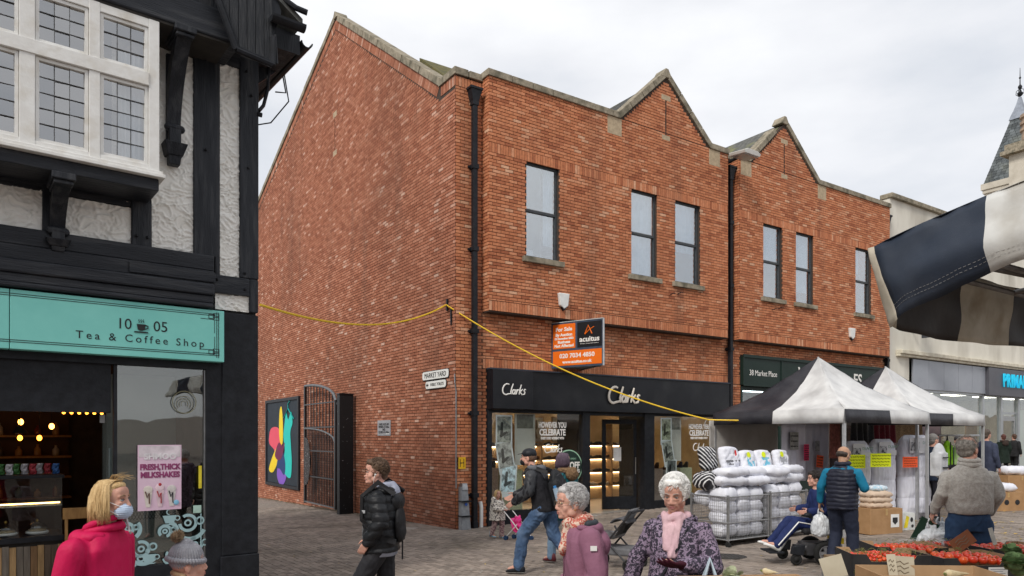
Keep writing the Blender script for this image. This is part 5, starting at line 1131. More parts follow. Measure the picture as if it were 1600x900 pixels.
def hand(mb, w, elbow, side, s=1, curl=.5, palm=None):
    w = Vector(w); d = (w-Vector(elbow)).normalized(); pn = Vector(palm) if palm else V(-side, 0, 0)
    pn = (pn-d*pn.dot(d)).normalized(); lat = d.cross(pn)*1.0
    if palm is None: 
        if lat.y < 0: lat = -lat      # thumb side forward
    k = s*.95
    mb.capsule(w-d*.02*k, w+d*.03*k, .027*k, .026*k, 10)
    for i in range(4):
        b = w+d*.03*k+lat*(.030-.020*i)*k; mb.capsule(w+lat*(.014-.010*i)*k+d*.01*k, b+d*.055*k, .016*k, .0115*k, 8)
        L = (.038, .043, .040, .031)[i]*k; p = b+d*.060*k; dd = d.copy(); r = .0088*k
        for j in range(3):
            a = curl*(.55+.1*i)*(1 if j else .8); dd = (dd*cos(a)+pn*sin(a)).normalized(); q = p+dd*L*(1, .72, .55)[j]; mb.capsule(p, q, r, r*.9, 8); p = q; r *= .92
    t0 = w+d*.015*k+lat*.022*k; t1 = t0+(d*.6+lat*.8+pn*.35).normalized()*.042*k; t2 = t1+(d*.9+lat*.25+pn*.5*curl).normalized()*.032*k; t3 = t2+(d+pn*.6*curl).normalized()*.024*k
    mb.capsule(t0, t1, .014*k, .0115*k, 8); mb.capsule(t1, t2, .0112*k, .0095*k, 8); mb.capsule(t2, t3, .0095*k, .008*k, 8)
def head_T(J, yaw, pitch, s=1, tilt=0):
    return Matrix.Translation(J['head']) @ Matrix.Rotation(yaw, 4, 'Z') @ Matrix.Rotation(tilt, 4, 'Y') @ Matrix.Rotation(-pitch, 4, 'X') @ Matrix.Scale(s, 4)
def head_geo(mb, T, age=0, nose=1.0, jaw=1.0):
    e = lambda c, r, nu=16, nv=11: mb.ell(c, r, T, nu, nv)
    def cap(a, b, r0, r1): 
        sc = T.to_scale().x; mb.capsule(T @ Vector(a), T @ Vector(b), r0*sc, r1*sc, 10)
    e((0, -.014, .022), (.075, .095, .090), 20, 13); e((0, .022, -.028), (.061, .068, .076), 18, 12); e((0, .040, -.082), (.040*jaw, .042, .032))
    for x in (-1, 1):
        e((x*.036, .052, -.034), (.025, .024, .026)); e((x*.077, -.008, -.018), (.010, .020, .031)); e((x*.052, .01, -.065), (.018*jaw, .035, .03)); cap((x*.008, .081, .020), (x*.042, .072, .022), .011, .009)
        e((x*.012, .098, -.038), (.0095, .011, .0085)); cap((x*.018, .085, -.0125), (x*.042, .077, -.014), .006, .005)
    cap((0, .082, .018), (0, .103*nose, -.030), .0075, .0125); e((0, .088, -.060), (.022, .012, .0065)); e((0, .087, -.072), (.019, .012, .0075)); e((0, .078, -.094), (.020, .016, .014))
    e((0, .060, .045), (.052, .030, .040))
    if age:
        for x in (-1, 1): cap((x*.026, .086, -.040), (x*.036, .070, -.080), .0055, .006)
def face_parts(root, T, iris=(.08,.05,.03), brow=(.10,.07,.05), lip=(.50,.20,.17), eyes=True, glasses=False, mask=False, browh=.026):
    sc = T.to_scale().x
    if eyes:
        for x in (-1, 1):
            q = MB(); q.ell((x*.031, .0775, .001), (.0135, .0085, .0065), T, 12, 8); o = q.build('eye', M('eye_white', (.70,.68,.65), None, 4, .2), root, True)
            q = MB(); q.ell((x*.031+.0, .0852, .001), (.0058, .0022, .0058), T, 10, 6); q.build('iris', M('iris_%d' % int(iris[0]*100), iris, None, 4, .15), o, True)
            q = MB(); q.tube([T @ V(x*.016, .0845, .004), T @ V(x*.030, .0875, .0098), T @ V(x*.046, .080, .003)], .0022*sc, 5); q.build('eyelid', M('lid_dark', (.20,.11,.08)), root)
            q = MB(); q.tube([T @ V(x*.013, .0915, browh-.002), T @ V(x*.030, .089, browh+.004), T @ V(x*.048, .079, browh-.001)], [.0028*sc, .0036*sc, .0018*sc], 6); q.build('eyebrow', M('brow_%d' % int(brow[0]*100), brow, None, 60, .8), root)
    if not mask:
        q = MB(); q.ell((0, .0965, -.0605), (.020, .0045, .0042), T, 12, 6); q.ell((0, .0955, -.0705), (.017, .005, .0052), T, 12, 6); q.build('lips', M('lip_%d' % int(lip[0]*100), lip, None, 20, .45), root, True)
    if glasses:
        q = MB()
        for x in (-1, 1):
            q.tube([T @ V(x*.033+.024*cos(a), .098-.012*abs(cos(a))*(.5 if cos(a)*x > 0 else 0), -.002+.018*sin(a)) for a in [2*pi*k/18 for k in range(19)]], .0016*sc, 5)
            q.tube([T @ V(x*.057, .092, .004), T @ V(x*.078, .03, .006), T @ V(x*.080, -.01, .0)], .0018*sc, 5)
        q.tube([T @ V(-.010, .099, .003), T @ V(0, .102, .006), T @ V(.010, .099, .003)], .0016*sc, 5)
        o = q.build('glasses', M('gold_wire', (.42,.30,.16), metal=.9, rough=.3), root)
        q = MB()
        for x in (-1, 1): q.ell((x*.033, .0955, -.002), (.022, .0012, .017), T, 14, 6)
        q.build('lens', glass_mat('spectacle_lens', (.92,.93,.94), .05), o, True)
def hair(root, T, strands, shell, mat, name='hair', voxel=.007, amp=.004, fr=60):
    mb = MB(); sc = T.to_scale().x
    for c, r in shell: mb.ell(c, r, T, 18, 12)
    o = fuse(mb, name, mat, root, voxel, 2, lambda co, n: amp*noise.noise(co*fr))
    if strands:
        q = MB()
        for path, r in strands: q.tube([T @ Vector(p) for p in path], [r*sc*(.6 if k == 0 else 1.0 if k < len(path)-1 else .25) for k in range(len(path))], 4)
        q.build('hair_strands', mat, o, True); tag(o.children[0], kind='stuff')
    return o
def torso_rings(J, prof, s=1, sq=.82, n=20):
    P, C, N = Vector(J['pelvis']), Vector(J['chest']), Vector(J['neck']); rt = (Vector(J['shR'])-Vector(J['shL'])); hr = Vector(J['hipR'])-Vector(J['hipL'])
    rt.z = 0; hr.z = 0; rt.normalize(); hr.normalize(); out = []
    for q in prof:
        t, rx, ry = q[:3]; dy = q[3] if len(q) > 3 else 0
        if t < 0: c = P+V(0, 0, t*.5*s); d = hr
        elif t < .58: f = t/.58; c = P.lerp(C, f); d = hr.lerp(rt, f).normalized()
        else: f = (t-.58)/.42; c = C.lerp(N, f) if f <= 1 else N+(N-C)*(f-1); d = rt
        f_ = V(-d.y, d.x, 0); c = c+f_*dy; ring = []
        for k in range(n):
            a = 2*pi*k/n; ca, sa = cos(a), sin(a); ca = math.copysign(abs(ca)**sq, ca); sa = math.copysign(abs(sa)**sq, sa)
            ring.append(c+d*ca*rx*s+f_*sa*ry*s)
        out.append(ring)
    return out
def arm_geo(mb, J, sd, r=(.068, .058, .045), s=1, cut=1.0):
    a, b, c = [Vector(J[k+sd]) for k in ('sh', 'el', 'wr')]; c = b.lerp(c, cut)
    mb.capsule(a, b, r[0]*s, r[1]*s, 14); mb.capsule(b, c, r[1]*s, r[2]*s, 14)
def leg_geo(mb, J, sd, r=(.105, .078, .062), s=1, cut=1.0, flare=0):
    a, b, c = [Vector(J[k+sd]) for k in ('hip', 'kn', 'an')]; c = b.lerp(c, cut)
    mb.capsule(a-V(0, 0, .03), b, r[0]*s, r[1]*s, 14); mb.capsule(b, c, r[1]*s, r[2]*s, 14)
def foot_dir(J, sd):
    d = J.get('ft'+sd); return Vector(d).normalized() if d else V(0, 1, -.05).normalized()
MALE = [(-.30, .185, .145), (0, .182, .142), (.30, .172, .135), (.60, .190, .140), (.80, .195, .128), (.93, .150, .105), (1.03, .080, .078)]
FEM = [(-.34, .200, .160), (0, .192, .155), (.28, .168, .140), (.58, .178, .152), (.80, .178, .125), (.93, .135, .098), (1.03, .072, .072)]
def person(label, X, Y, face_deg, h, pose=None, skin=SK, coat=None, coat_prof=MALE, coat_disp=None, sleeve=(.068, .060, .048), legs=None, leg_r=(.100, .075, .060), shoe=BLACKP, yaw=0, pitch=0,
           tilt=0, vox=.009, age=0, curl=(.5, .5), palms=(None, None), headp=None, arms=True, hs=1.0, z=None, sleevecut=.96, face=True, eyes=True, legdisp=None, shoe_h=0, group=None):
    s = h/1.70; J = {k: V(*v) for k, v in J0.items()}
    for k, v in (pose or {}).items(): J[k] = V(*v)
    for k in J: 
        if k[:2] != 'ft': J[k] = J[k]*s
    for k in ('shL', 'shR'): J[k] = J[k]-V(0, 0, .052*s)
    root = thing('person', label, 'person', (X, Y, gz(X, Y)+.008 if z is None else z), radians(face_deg), group)
    T = head_T(J, radians(yaw), radians(pitch), s*hs, radians(tilt)); J['T'] = T
    b = MB(); b.loft(torso_rings(J, [(-.05, .15, .11), (0, .155, .115), (.3, .135, .10), (.6, .15, .11), (.82, .15, .095), (.96, .08, .07), (1.04, .052, .052)], s))
    b.capsule(J['neck']-V(0, 0, .03), (T @ V(0, -.02, -.05)), .055*s, .052*s*hs, 12); head_geo(b, T, age, *(headp or ()))
    for sd, i in (('L', -1), ('R', 1)):
        arm_geo(b, J, sd, (.046, .038, .027), s); hand(b, J['wr'+sd], J['el'+sd], i, s, curl[0 if i < 0 else 1], palms[0 if i < 0 else 1])
        leg_geo(b, J, sd, (.082, .055, .038), s); an = J['an'+sd]; f = foot_dir(J, sd); b.capsule(an, an+f*.13*s+V(0, 0, -.045)*s, .038*s, .03*s, 10)
    body = fuse(b, 'body', skin, root, vox*.8, 3)
    for sd in 'LR':
        an = J['an'+sd]; f = foot_dir(J, sd); side = V(f.y, -f.x, 0); dn = V(0, 0, -1)+f*f.z; dn.normalize()
        q = MB(); rings = []
        for t, w, hh in ((-.085, .026, .07), (-.06, .036, .10+shoe_h), (0, .040, .105+shoe_h), (.06, .042, .07), (.11, .046, .055), (.155, .043, .042), (.185, .022, .025)):
            c = an+f*t*s+dn*.085*s; rings.append([c+side*w*s*cos(2*pi*k/14)-dn*max(0, (hh/2+hh/2*sin(2*pi*k/14)))*s for k in range(14)])
        q.loft(rings); sh = q.build('shoe', shoe, root, True)
        q = MB(); q.loft([[an+f*t*s+dn*(.085+dz)*s+side*w*s*x for x, dz in ((-1, 0), (1, 0), (1, .018-.02), (-1, -.002))] for t, w in ((-.088, .03), (-.05, .044), (.06, .044), (.12, .048), (.18, .028))]); q.build('sole', M('shoe_sole', (.30,.29,.27)), sh)
    if legs:
        q = MB(); q.loft(torso_rings(J, [(-.22, .155, .125), (0, .175, .135), (.2, .165, .13)], s))
        for sd in 'LR': leg_geo(q, J, sd, leg_r, s)
        fuse(q, 'trousers', legs, root, vox, 3, legdisp or folds(.007, 9, (1, 1, .8), X))
    if coat:
        q = MB(); q.loft(torso_rings(J, coat_prof, s))
        for sd in 'LR':
            if arms: arm_geo(q, J, sd, sleeve, s, sleevecut)
            q.capsule(J['sh'+sd]+V(0, 0, 0), J['neck']-V(0, 0, .055*s), .052*s, .056*s)
        J['coat'] = fuse(q, 'coat', coat, root, vox, 5, coat_disp or folds(.010, 6, (1, 1, .6), X*3))
    J['root'] = root; J['s'] = s; J['body'] = body; return J
def collar(J, mat, r=.085, w=.028, z=-.01, name='collar', tilt=.25, part=None, n=18):
    s = J['s']; c = J['neck']+V(0, 0, z*s); q = MB(); ps = [c+V(r*s*cos(a)*.95, r*s*sin(a), tilt*-r*s*sin(a)*1.0) for a in [2*pi*k/n for k in range(n+1)]]
    q.tube(ps, w*s, 10); return fuse(q, name, mat, J['root'], .008, 2, folds(.004, 14))
def hood(J, mat, r=.115, w=.055, z=.0, drop=.05, name='hood', furry=False):
    s = J['s']; c = J['neck']+V(0, -.02*s, z*s); q = MB()
    for k in range(11):
        a = radians(-200+k*22); rr = r*s; wk = w*s*(.55+.45*sin(pi*k/10)); q.capsule(c+V(rr*cos(a), rr*sin(a)*.9, -drop*s*sin(pi*k/10)*.2+.01), c+V(rr*cos(a+.38), rr*sin(a+.38)*.9, -drop*s*sin(pi*k/10)*.2+.01), wk, wk)
    q.ell(tuple(c+V(0, -r*1.1*s, -drop*1.3*s)), (r*1.0*s, .06*s, .09*s))
    return fuse(q, name, mat, J['root'], .010, 4, folds(.008 if not furry else .012, 9 if not furry else 60))
def strap(root, pts, w, th, mat, name='strap'):
    """flat band following points"""
    q = MB(); P = [Vector(p) for p in pts]; rings = []
    c = sum(P, Vector())/len(P)
    for k, p in enumerate(P):
        d = (P[min(k+1, len(P)-1)]-P[max(0, k-1)]).normalized(); o = (p-V(0, 0, p.z)); o = o-d*o.dot(d); o = o.normalized() if o.length > 1e-4 else V(0, 1, 0); l = d.cross(o).normalized()
        rings.append([p+l*w/2, p+l*w/2+o*th, p-l*w/2+o*th, p-l*w/2])
    q.loft(rings); return q.build(name, mat, root)
def carrier(name, label, cat, top, w, h, mat, depth=.12, handles=True, sag_=.25, seed=1, print_=None):
    """soft bag hanging from the point top (world)"""
    t = thing(name, label, cat, tuple(top)); q = MB(); n = 18; rings = []
    for z, f in ((0, .22), (-.10, .34), (-.22, .72), (-.45, .95), (-.7, 1.08), (-.9, 1.0), (-1.0, .6)):
        rings.append([(w/2*f*cos(2*pi*k/n), depth*f*sin(2*pi*k/n), -h*.14+z*h*.86) for k in range(n)])
    q.loft(rings); fuse(q, 'bag', mat, t, .010, 2, folds(.016, 13, (1.5, 1.5, .6), seed))
    if handles:
        for x in (-1, 1): q = MB(); q.tube([(x*.02, 0, 0), (x*w*.10, .01, -h*.08), (x*w*.13, .02*x, -h*.20)], [.008, .010, .02], 6); q.build('handle', mat, t, True)
    return t
def atX(x, Y): return (x-800)/F*Y
def zat(y, Y): return ZC+(HY-y)/F*Y
# hair strand makers ------------------------------------------------
def bob(n, zend, w=.004, gap=55, fr=1.0, seed=1, puff=1.0, part=.0):
    rnd = random.Random(seed); out = []
    for k in range(n):
        a = radians(rnd.uniform(gap, 360-gap)); R = rnd.uniform(.97, 1.07)*puff
        p0 = (part+rnd.uniform(-.012, .012), rnd.uniform(-.05, .06), .112+rnd.uniform(0, .006))
        x1, y1 = .066*sin(a)*R, .074*cos(a)*R-.012; x2, y2 = .086*sin(a)*R, .100*cos(a)*R-.014
        ze = zend+rnd.uniform(-.015, .02)+.02*cos(a)
        out.append(([p0, ((p0[0]+x1)/2*1.1, (p0[1]+y1)/2, .112), (x1*1.02, y1*1.02, .085), (x2, y2, .02), (x2*1.05+rnd.uniform(-.006, .006), y2*1.03, -.05), (x2*.98+rnd.uniform(-.012, .012), y2*.98+rnd.uniform(-.012, .012), ze)], w))
    return out
def tufts(n, L=.03, w=.0035, gap=45, seed=1, lo=-.06, curl=.012, R0=1.0):
    rnd = random.Random(seed); out = []
    for k in range(n):
        a = radians(rnd.uniform(0, 360)); el = radians(rnd.uniform(-40, 88)); z = .092*sin(el)+.030
        if z < lo: continue
        fwd = cos(a)
        if fwd > .55 and z < .072: continue
        d = V(.083*cos(el)*sin(a)*R0, .100*cos(el)*cos(a)*R0-.020, z); nn = V(d.x/.083, (d.y+.02)/.1, (d.z-.03)/.092).normalized(); tn = nn.cross(V(rnd.uniform(-1, 1), rnd.uniform(-1, 1), rnd.uniform(-1, 1))).normalized()
        p = [d-nn*.004, d+nn*L*.35+tn*L*.2, d+nn*L*.45+tn*L*.65, d+nn*L*.25+tn*L]
        if curl: p.append(d+nn*L*.05+tn*L*.85)
        out.append(([tuple(q) for q in p], w))
    return out
def hm(n, c1, c2): return M(n, c1, c2, 30, .55, .8, 160, spec=.35, stretch=(1, 1, .25), contrast=(.3, .7))
# --- woman in the pink jacket
PINK = M('pink_jacket', (.52,.006,.075), (.47,.005,.065), 4, .6, .25, 60)
J = person('woman with blonde bob, face mask and bright pink hooded jacket walking past the cafe', atX(157, 3.95), 3.95, -97, 1.775,
  dict(head=(0, .065, 1.575), neck=(0, .02, 1.42), elL=(-.22, -.03, 1.11), wrL=(-.21, .06, .88), elR=(.22, -.05, 1.12), wrR=(.21, .05, .9), knL=(-.1, .18, .52), anL=(-.1, .12, .12), anR=(.1, -.25, .12), knR=(.1, -.05, .5)), SK2,
  PINK, [(-.62, .19, .145), (-.3, .185, .14), (0, .178, .132), (.28, .165, .122), (.58, .17, .125), (.80, .172, .112), (.93, .125, .088), (1.0, .075, .07)], folds(.011, 7.5, (1, 1, .55), 2), (.066, .058, .047), M('dark_jeans', (.02,.025,.045), None, 20, .8, .3), shoe=BLACKP, vox=.0075, age=1, yaw=4, hs=.90)
r = J['root']; T = J['T']
face_parts(r, T, (.12,.20,.28), (.30,.20,.12), mask=True)
BL = hm('blonde_hair', (.74,.54,.28), (.46,.29,.12)); hair(r, T, bob(900, -.125, .0022, 62, seed=3, puff=1.03), [((0, -.024, .028), (.081, .097, .092)), ((0, -.05, -.04), (.078, .062, .082)), ((0, .028, .083), (.053, .048, .030))], BL, amp=.003)
fly = MB(); rn = random.Random(9)
for k in range(22):
    a = rn.uniform(-.9, .9); fly.tube([T @ V(.02*sin(a*3), .02+.05*a, .118), T @ V(.02, .055+.05*a, .138+rn.uniform(0, .012)), T @ V(.01+rn.uniform(-.02, .02), .10+.04*a+rn.uniform(-.02, .02), .135+rn.uniform(-.02, .03))], [.0010, .0008, .0004], 4)
tag(fly.build('flyaway_hair', BL, r), kind='stuff')
q = MB(); q.ell((0, .062, -.062), (.056, .058, .050), T, 20, 14); mk = fuse(q, 'face_mask', M('mask_blue', (.50,.60,.76), (.44,.54,.70), 12, .7), r, .005, 2, lambda co, n: .0022*sin(((T.inverted() @ co).z)*520))
for x in (-1, 1): q = MB(); q.tube([T @ V(x*.050, .082, -.035), T @ V(x*.070, .04, -.012), T @ V(x*.083, -.006, .004)], .002, 5); q.tube([T @ V(x*.050, .07, -.085), T @ V(x*.072, .03, -.055), T @ V(x*.083, -.002, -.04)], .002, 5); q.build('mask_loop', WHITE, mk)
q = MB(); q.ell((-.085, .0, -.055), (.006, .006, .006), T, 8, 6); q.ell((.085, .0, -.055), (.006, .006, .006), T, 8, 6); q.build('earring', M('blue_stud', (.05,.3,.6), rough=.2), r)
hood(J, PINK, .112, .046, -.035, .09); collar(J, PINK, .078, .026, .0, tilt=-.25); collar(J, PINK, .080, .022, .035, 'stand_collar', tilt=-.45)
c = J['s']; strap(r, [V(-.02, .15, 1.40)*c, V(-.105, .06, 1.49)*c, V(-.150, -.02, 1.475)*c, V(-.175, -.10, 1.36)*c, V(-.20, -.155, 1.22)*c, V(-.215, -.14, 1.05)*c, V(-.25, -.08, .90)*c], .022, .008, M('pale_strap', (.55,.55,.56), None, 8, .5), 'bag_strap')
# --- child in a bobble hat
LIL = M('pale_pink_coat', (.62,.54,.56), (.54,.46,.49), 4, .8, .2)
zc_ = zat(838, 4.3); hh = zc_-.0-gz(-2.0, 4.3)-.03
J = person('small child in a grey knitted bobble hat and pale pink coat beside the cafe window', atX(290, 4.3), 4.3, -62, hh, dict(head=(0, .02, 1.52), neck=(0, 0, 1.34)), SK2, LIL,
   [(-.5, .24, .20), (0, .23, .19), (.3, .21, .18), (.6, .22, .18), (.8, .21, .16), (.95, .17, .14), (1.08, .11, .11)], folds(.012, 8, (1, 1, 1), 4), (.085, .08, .07), M('child_trousers', (.05,.05,.08)), shoe=BLACKP, vox=.0075, hs=1.16)
r = J['root']; T = J['T']; face_parts(r, T)
KN = M('grey_knit', (.34,.34,.37), (.27,.27,.30), 20, .95, .5, 90)
q = MB(); q.ell((0, -.016, .048), (.090, .106, .100), T, 22, 14); q.ell((0, -.016, .092), (.055, .062, .072), T, 18, 10)
q2 = MB(); q2.tube([T @ V(.090*cos(a), -.016+.106*sin(a), .030-.014*sin(a)) for a in [2*pi*k/40 for k in range(41)]], .017, 8)
Ti = T.inverted()
def rib(co, n): p = Ti @ co; return .0035*sin(atan2(p.y+.016, p.x)*34)-.001
ht = fuse(q, 'knitted_hat', KN, r, .0045, 2, rib); fuse(q2, 'hat_cuff', KN, ht, .0045, 1, rib)
fz = MB(); rn = random.Random(3); pc = T @ V(.0, -.065, .180)
for k in range(700):
    d = V(rn.gauss(0, 1), rn.gauss(0, 1), rn.gauss(0, 1)).normalized(); fz.tube([pc+d*.006, pc+d*rn.uniform(.032, .044)+V(0, 0, rn.uniform(-.006, .006))], [.0024, .0006], 3)
fz.ell(tuple(pc), (.026, .026, .026)); tag(fz.build('fur_bobble', M('fur_brown', (.42,.31,.20), (.20,.14,.09), 40, .9), ht), kind='stuff')
q = MB(); q.tube([T @ V(.072*cos(a), .0+.09*sin(a), -.08-.03*sin(a)) for a in [radians(195+15*k) for k in range(11)]], .018, 8); fuse(q, 'hair', hm('child_hair', (.5,.35,.2), (.35,.22,.12)), r, .006)
hood(J, LIL, .13, .055, .03, .06); collar(J, LIL, .105, .040, .01, tilt=-.2)
# --- youth in the black puffer jacket
PUF = M('black_puffer', (.011,.012,.014), (.020,.021,.024), 7, .46, .35, 40)
zt_ = zat(712, 7.0)
J = person('young man in a black quilted puffer jacket and black track trousers walking left', atX(596, 7.0), 7.0, 84, 1.775,
  dict(head=(0, .055, 1.575), neck=(0, .01, 1.42), elL=(-.25, -.07, 1.14), wrL=(-.22, .06, .96), elR=(.25, -.07, 1.14), wrR=(.22, .06, .96), hipL=(-.09, 0, .9), knL=(-.09, .20, .53), anL=(-.09, .26, .12), knR=(.09, -.02, .50), anR=(.07, -.30, .16), ftR=(0, 1, -.5)), SK2,
  PUF, [(-.16, .20, .158), (0, .202, .162), (.28, .198, .158), (.58, .21, .165), (.80, .212, .15), (.93, .165, .125), (1.0, .11, .10)], quilt(.085, .014, 1), (.082, .074, .060), M('track_black', (.02,.02,.024), (.028,.028,.032), 10, .7, .3), (.105, .078, .062), M('dark_trainer', (.03,.03,.03)), vox=.008, yaw=24, headp=(0, 1.03))
r = J['root']; T = J['T']; c = J['s']; face_parts(r, T, (.08,.05,.03), (.05,.03,.02))
BRN = hm('brown_wavy_hair', (.14,.085,.05), (.06,.035,.022)); hair(r, T, tufts(520, .030, .0030, seed=5, lo=-.045, curl=0, R0=1.0), [((0, -.030, .046), (.086, .098, .088)), ((0, .045, .088), (.062, .042, .032)), ((0, -.07, -.02), (.066, .045, .06))], BRN, amp=.007, fr=26)
HOO = M('grey_hoodie', (.36,.38,.46), (.30,.32,.40), 14, .95, .3); hood(J, HOO, .098, .042, .028, .05, 'hoodie_hood'); hood(J, PUF, .128, .046, -.012, .08, 'jacket_hood')
q = MB(); q.loft(torso_rings(J, [(-.24, .175, .14), (-.10, .185, .148)], c)); q.build('hoodie_hem', HOO, r, True)
q = MB(); q.tube([V(0, .155+.004*sin(k), 1.36-k*.045)*c+V(0, .0+.008*min(k, 3), 0) for k in range(10)], .005, 5); q.build('zip', STEEL, r)
q = MB(); q.ell((-.079, .012, -.02), (.007, .010, .010), T, 8, 6); q.cyl(T @ V(-.080, .016, -.025), T @ V(-.078, .026, -.055), .003, None, 6); q.tube([T @ V(-.078, .026, -.055), T @ V(-.06, .03, -.12), T @ V(-.04, .04, -.18)], .0016, 5); q.build('earphone', WHITE, r)
LOGO = M('logo_print', (.55,.56,.58)); 
for k in range(3): q = MB(); q.box(-.166, -.160, .03+.0*k, .06-.006*k, 1.285-k*.010, 1.292-k*.010); o = q.build('chest_emblem', LOGO, r); o.location = V(-.055, .065, 0)
bp = MB(); bp.ell((0, -.175*c, 1.10*c), (.12*c, .045*c, .18*c)); bp.ell((0, -.19*c, 1.03*c), (.10*c, .04*c, .10*c)); pk = tag(thing('rucksack', 'small black rucksack on the back of the young man in the puffer jacket', 'rucksack', r.location, r.rotation_euler.z))
fuse(bp, 'bag', M('nylon_black', (.02,.02,.022), None, 20, .6, .3), pk, .010, 3, folds(.006, 14))
for x in (-.16, .16): strap(pk, [V(x, -.17, 1.38)*c, V(x*1.05, -.02, 1.49)*c, V(x*1.0, .13, 1.36)*c, V(x*1.08, .13, 1.15)*c, V(x*1.15, -.05, .98)*c, V(x, -.18, .95)*c], .05, .012, M('nylon_black', (.02,.02,.022)), 'shoulder_strap')
q = MB(); q.box(-.012, .012, -.205*c, -.195*c, .80, 1.08); q.build('loose_strap', M('nylon_black', (.02,.02,.022)), pk)
# --- little girl with the toy pushchair
SPOT = bpy.data.materials.new('spotted_coat'); SPOT.use_nodes = True
def spotmat(m, base, spot, sc, thr, dist=.6):
    n = m.node_tree.nodes; l = m.node_tree.links; b = n['Principled BSDF']; b.inputs['Roughness'].default_value = .85
    t = n.new('ShaderNodeTexCoord'); nz_ = n.new('ShaderNodeTexNoise'); nz_.inputs['Scale'].default_value = sc; nz_.inputs['Detail'].default_value = 3; nz_.inputs['Distortion'].default_value = dist
    r_ = n.new('ShaderNodeValToRGB'); r_.color_ramp.elements[0].position = thr; r_.color_ramp.elements[1].position = thr+.03; r_.color_ramp.elements[0].color = spot+(1,); r_.color_ramp.elements[1].color = base+(1,)
    l.new(t.outputs['Object'], nz_.inputs[0]); l.new(nz_.outputs[0], r_.inputs[0]); l.new(r_.outputs[0], b.inputs['Base Color'])
spotmat(SPOT, (.68,.63,.56), (.10,.09,.09), 34, .44)
gx_, gy_ = ground(777, 842)
J = person('little blonde girl in a spotted cream coat and pale blue wellingtons holding a toy pushchair', gx_, gy_, -128, 1.0, dict(head=(0, .03, 1.50), neck=(0, 0, 1.30), elL=(-.24, .08, 1.02), wrL=(-.14, .34, 1.0), elR=(.24, .08, 1.02), wrR=(.14, .34, 1.0), knL=(-.11, .12, .50), anL=(-.11, .1, .1), knR=(.11, -.03, .48), anR=(.11, -.16, .14)), SK2,
  SPOT, [(-.62, .29, .24), (0, .26, .215), (.3, .24, .20), (.6, .235, .19), (.8, .22, .16), (.95, .15, .12), (1.02, .10, .10)], folds(.008, 9), (.085, .08, .07), M('patterned_leggings', (.5,.36,.34), (.2,.12,.14), 40, .8, contrast=(.48, .52)), (.11, .09, .075), M('pale_blue_welly', (.25,.45,.58), (.22,.40,.52), 8, .3), vox=.009, hs=1.22, yaw=-30, shoe_h=.12)
r = J['root']; T = J['T']; face_parts(r, T, (.1,.2,.3), (.45,.3,.15)); hair(r, T, bob(260, -.19, .0045, 50, seed=8, puff=1.12), [((0, -.024, .030), (.086, .100, .094)), ((0, -.05, -.06), (.078, .060, .10))], BL, amp=.004)
tp = thing('toy_pushchair', 'toy pushchair with blue wheels pushed by the little girl', 'pushchair', (gx_+.42, gy_-.30, gz(gx_+.4, gy_-.3)), radians(-128))
PK = M('hot_pink_fabric', (.75,.03,.22), (.70,.10,.30), 16, .8, contrast=(.48, .54)); WHR = M('blue_wheel', (.03,.07,.16))
for x in (-.13, .13):
    q = MB(); q.tube([(x, -.26, .56), (x, -.02, .34), (x, .20, .09)], .010, 6); q.tube([(x, .06, .32), (x, -.20, .07)], .009, 6); q.build('frame_tube', WHITE, tp)
    for y in (.21, -.21):
        for dx in (-.016, .016): q = MB(); q.cyl((x+dx-.009, y, .045), (x+dx+.009, y, .045), .045, None, 14); q.build('wheel', WHR, tp)
q = MB(); q.loft([[(x, y, z) for x in (-.12, .12)]+[(x, y+.006, z+.01) for x in (.12, -.12)] for y, z in ((.17, .22), (.02, .16), (-.06, .20), (-.12, .42))]); q.build('seat', PK, tp, True); q = MB(); q.cyl((-.13, -.26, .56), (.13, -.26, .56), .013, None, 8); q.build('handle', BLACKP, tp)
dl = thing('soft_toy', 'bright pink soft toy lying in the toy pushchair', 'toy', (gx_+.42, gy_-.30, gz(gx_+.4, gy_-.3)+.17), radians(-128)); q = MB(); q.ell((0, 0, .09), (.085, .075, .085)); q.ell((0, -.02, .22), (.085, .075, .075)); q.capsule((.05, .03, .12), (.11, .12, .12), .035); q.capsule((-.05, .03, .12), (-.11, .12, .12), .035); q.capsule((.04, .05, .05), (.05, .16, .04), .04); q.capsule((-.04, .05, .05), (-.05, .16, .04), .04); q.ell((.06, -.02, .29), (.03, .02, .03)); q.ell((-.06, -.02, .29), (.03, .02, .03)); fuse(q, 'plush_body', PK, dl, .010, 2)
# --- man with cap and backpack
JEAN = M('blue_jeans', (.075,.13,.23), (.035,.065,.13), 7, .85, .4, 90, c3=(.17,.24,.36), s3=3.5)
YM = 10.35
CHAR = M('charcoal_fleece', (.012,.012,.015), (.02,.02,.024), 20, .9, .4)
J = person('man in black cap and big black backpack striding left past the shoe shop', atX(846, YM), YM, 66, 1.83, dict(pelvis=(0, -.05, .92), chest=(0, .04, 1.20), neck=(0, .12, 1.40), head=(0, .19, 1.545), shL=(-.19, .07, 1.36), shR=(.19, .11, 1.36), elL=(-.25, .08, 1.10), wrL=(-.22, .30, .96), elR=(.24, .25, 1.12), wrR=(.18, .45, 1.02),
   hipL=(-.09, -.05, .9), hipR=(.09, -.05, .9), knL=(-.10, .22, .54), anL=(-.12, .28, .10), knR=(.10, -.14, .50), anR=(.12, -.42, .20), ftR=(0, 1, -.75)), SK2, CHAR, [(-.16, .195, .158), (0, .195, .155), (.28, .19, .15), (.58, .20, .152), (.80, .205, .14), (.93, .16, .115), (1.0, .10, .09)], folds(.012, 7, seed=6), (.078, .070, .055), JEAN, (.108, .084, .070), BLACKP, vox=.009, yaw=12, legdisp=folds(.013, 9, (1, 1, .9), 3))
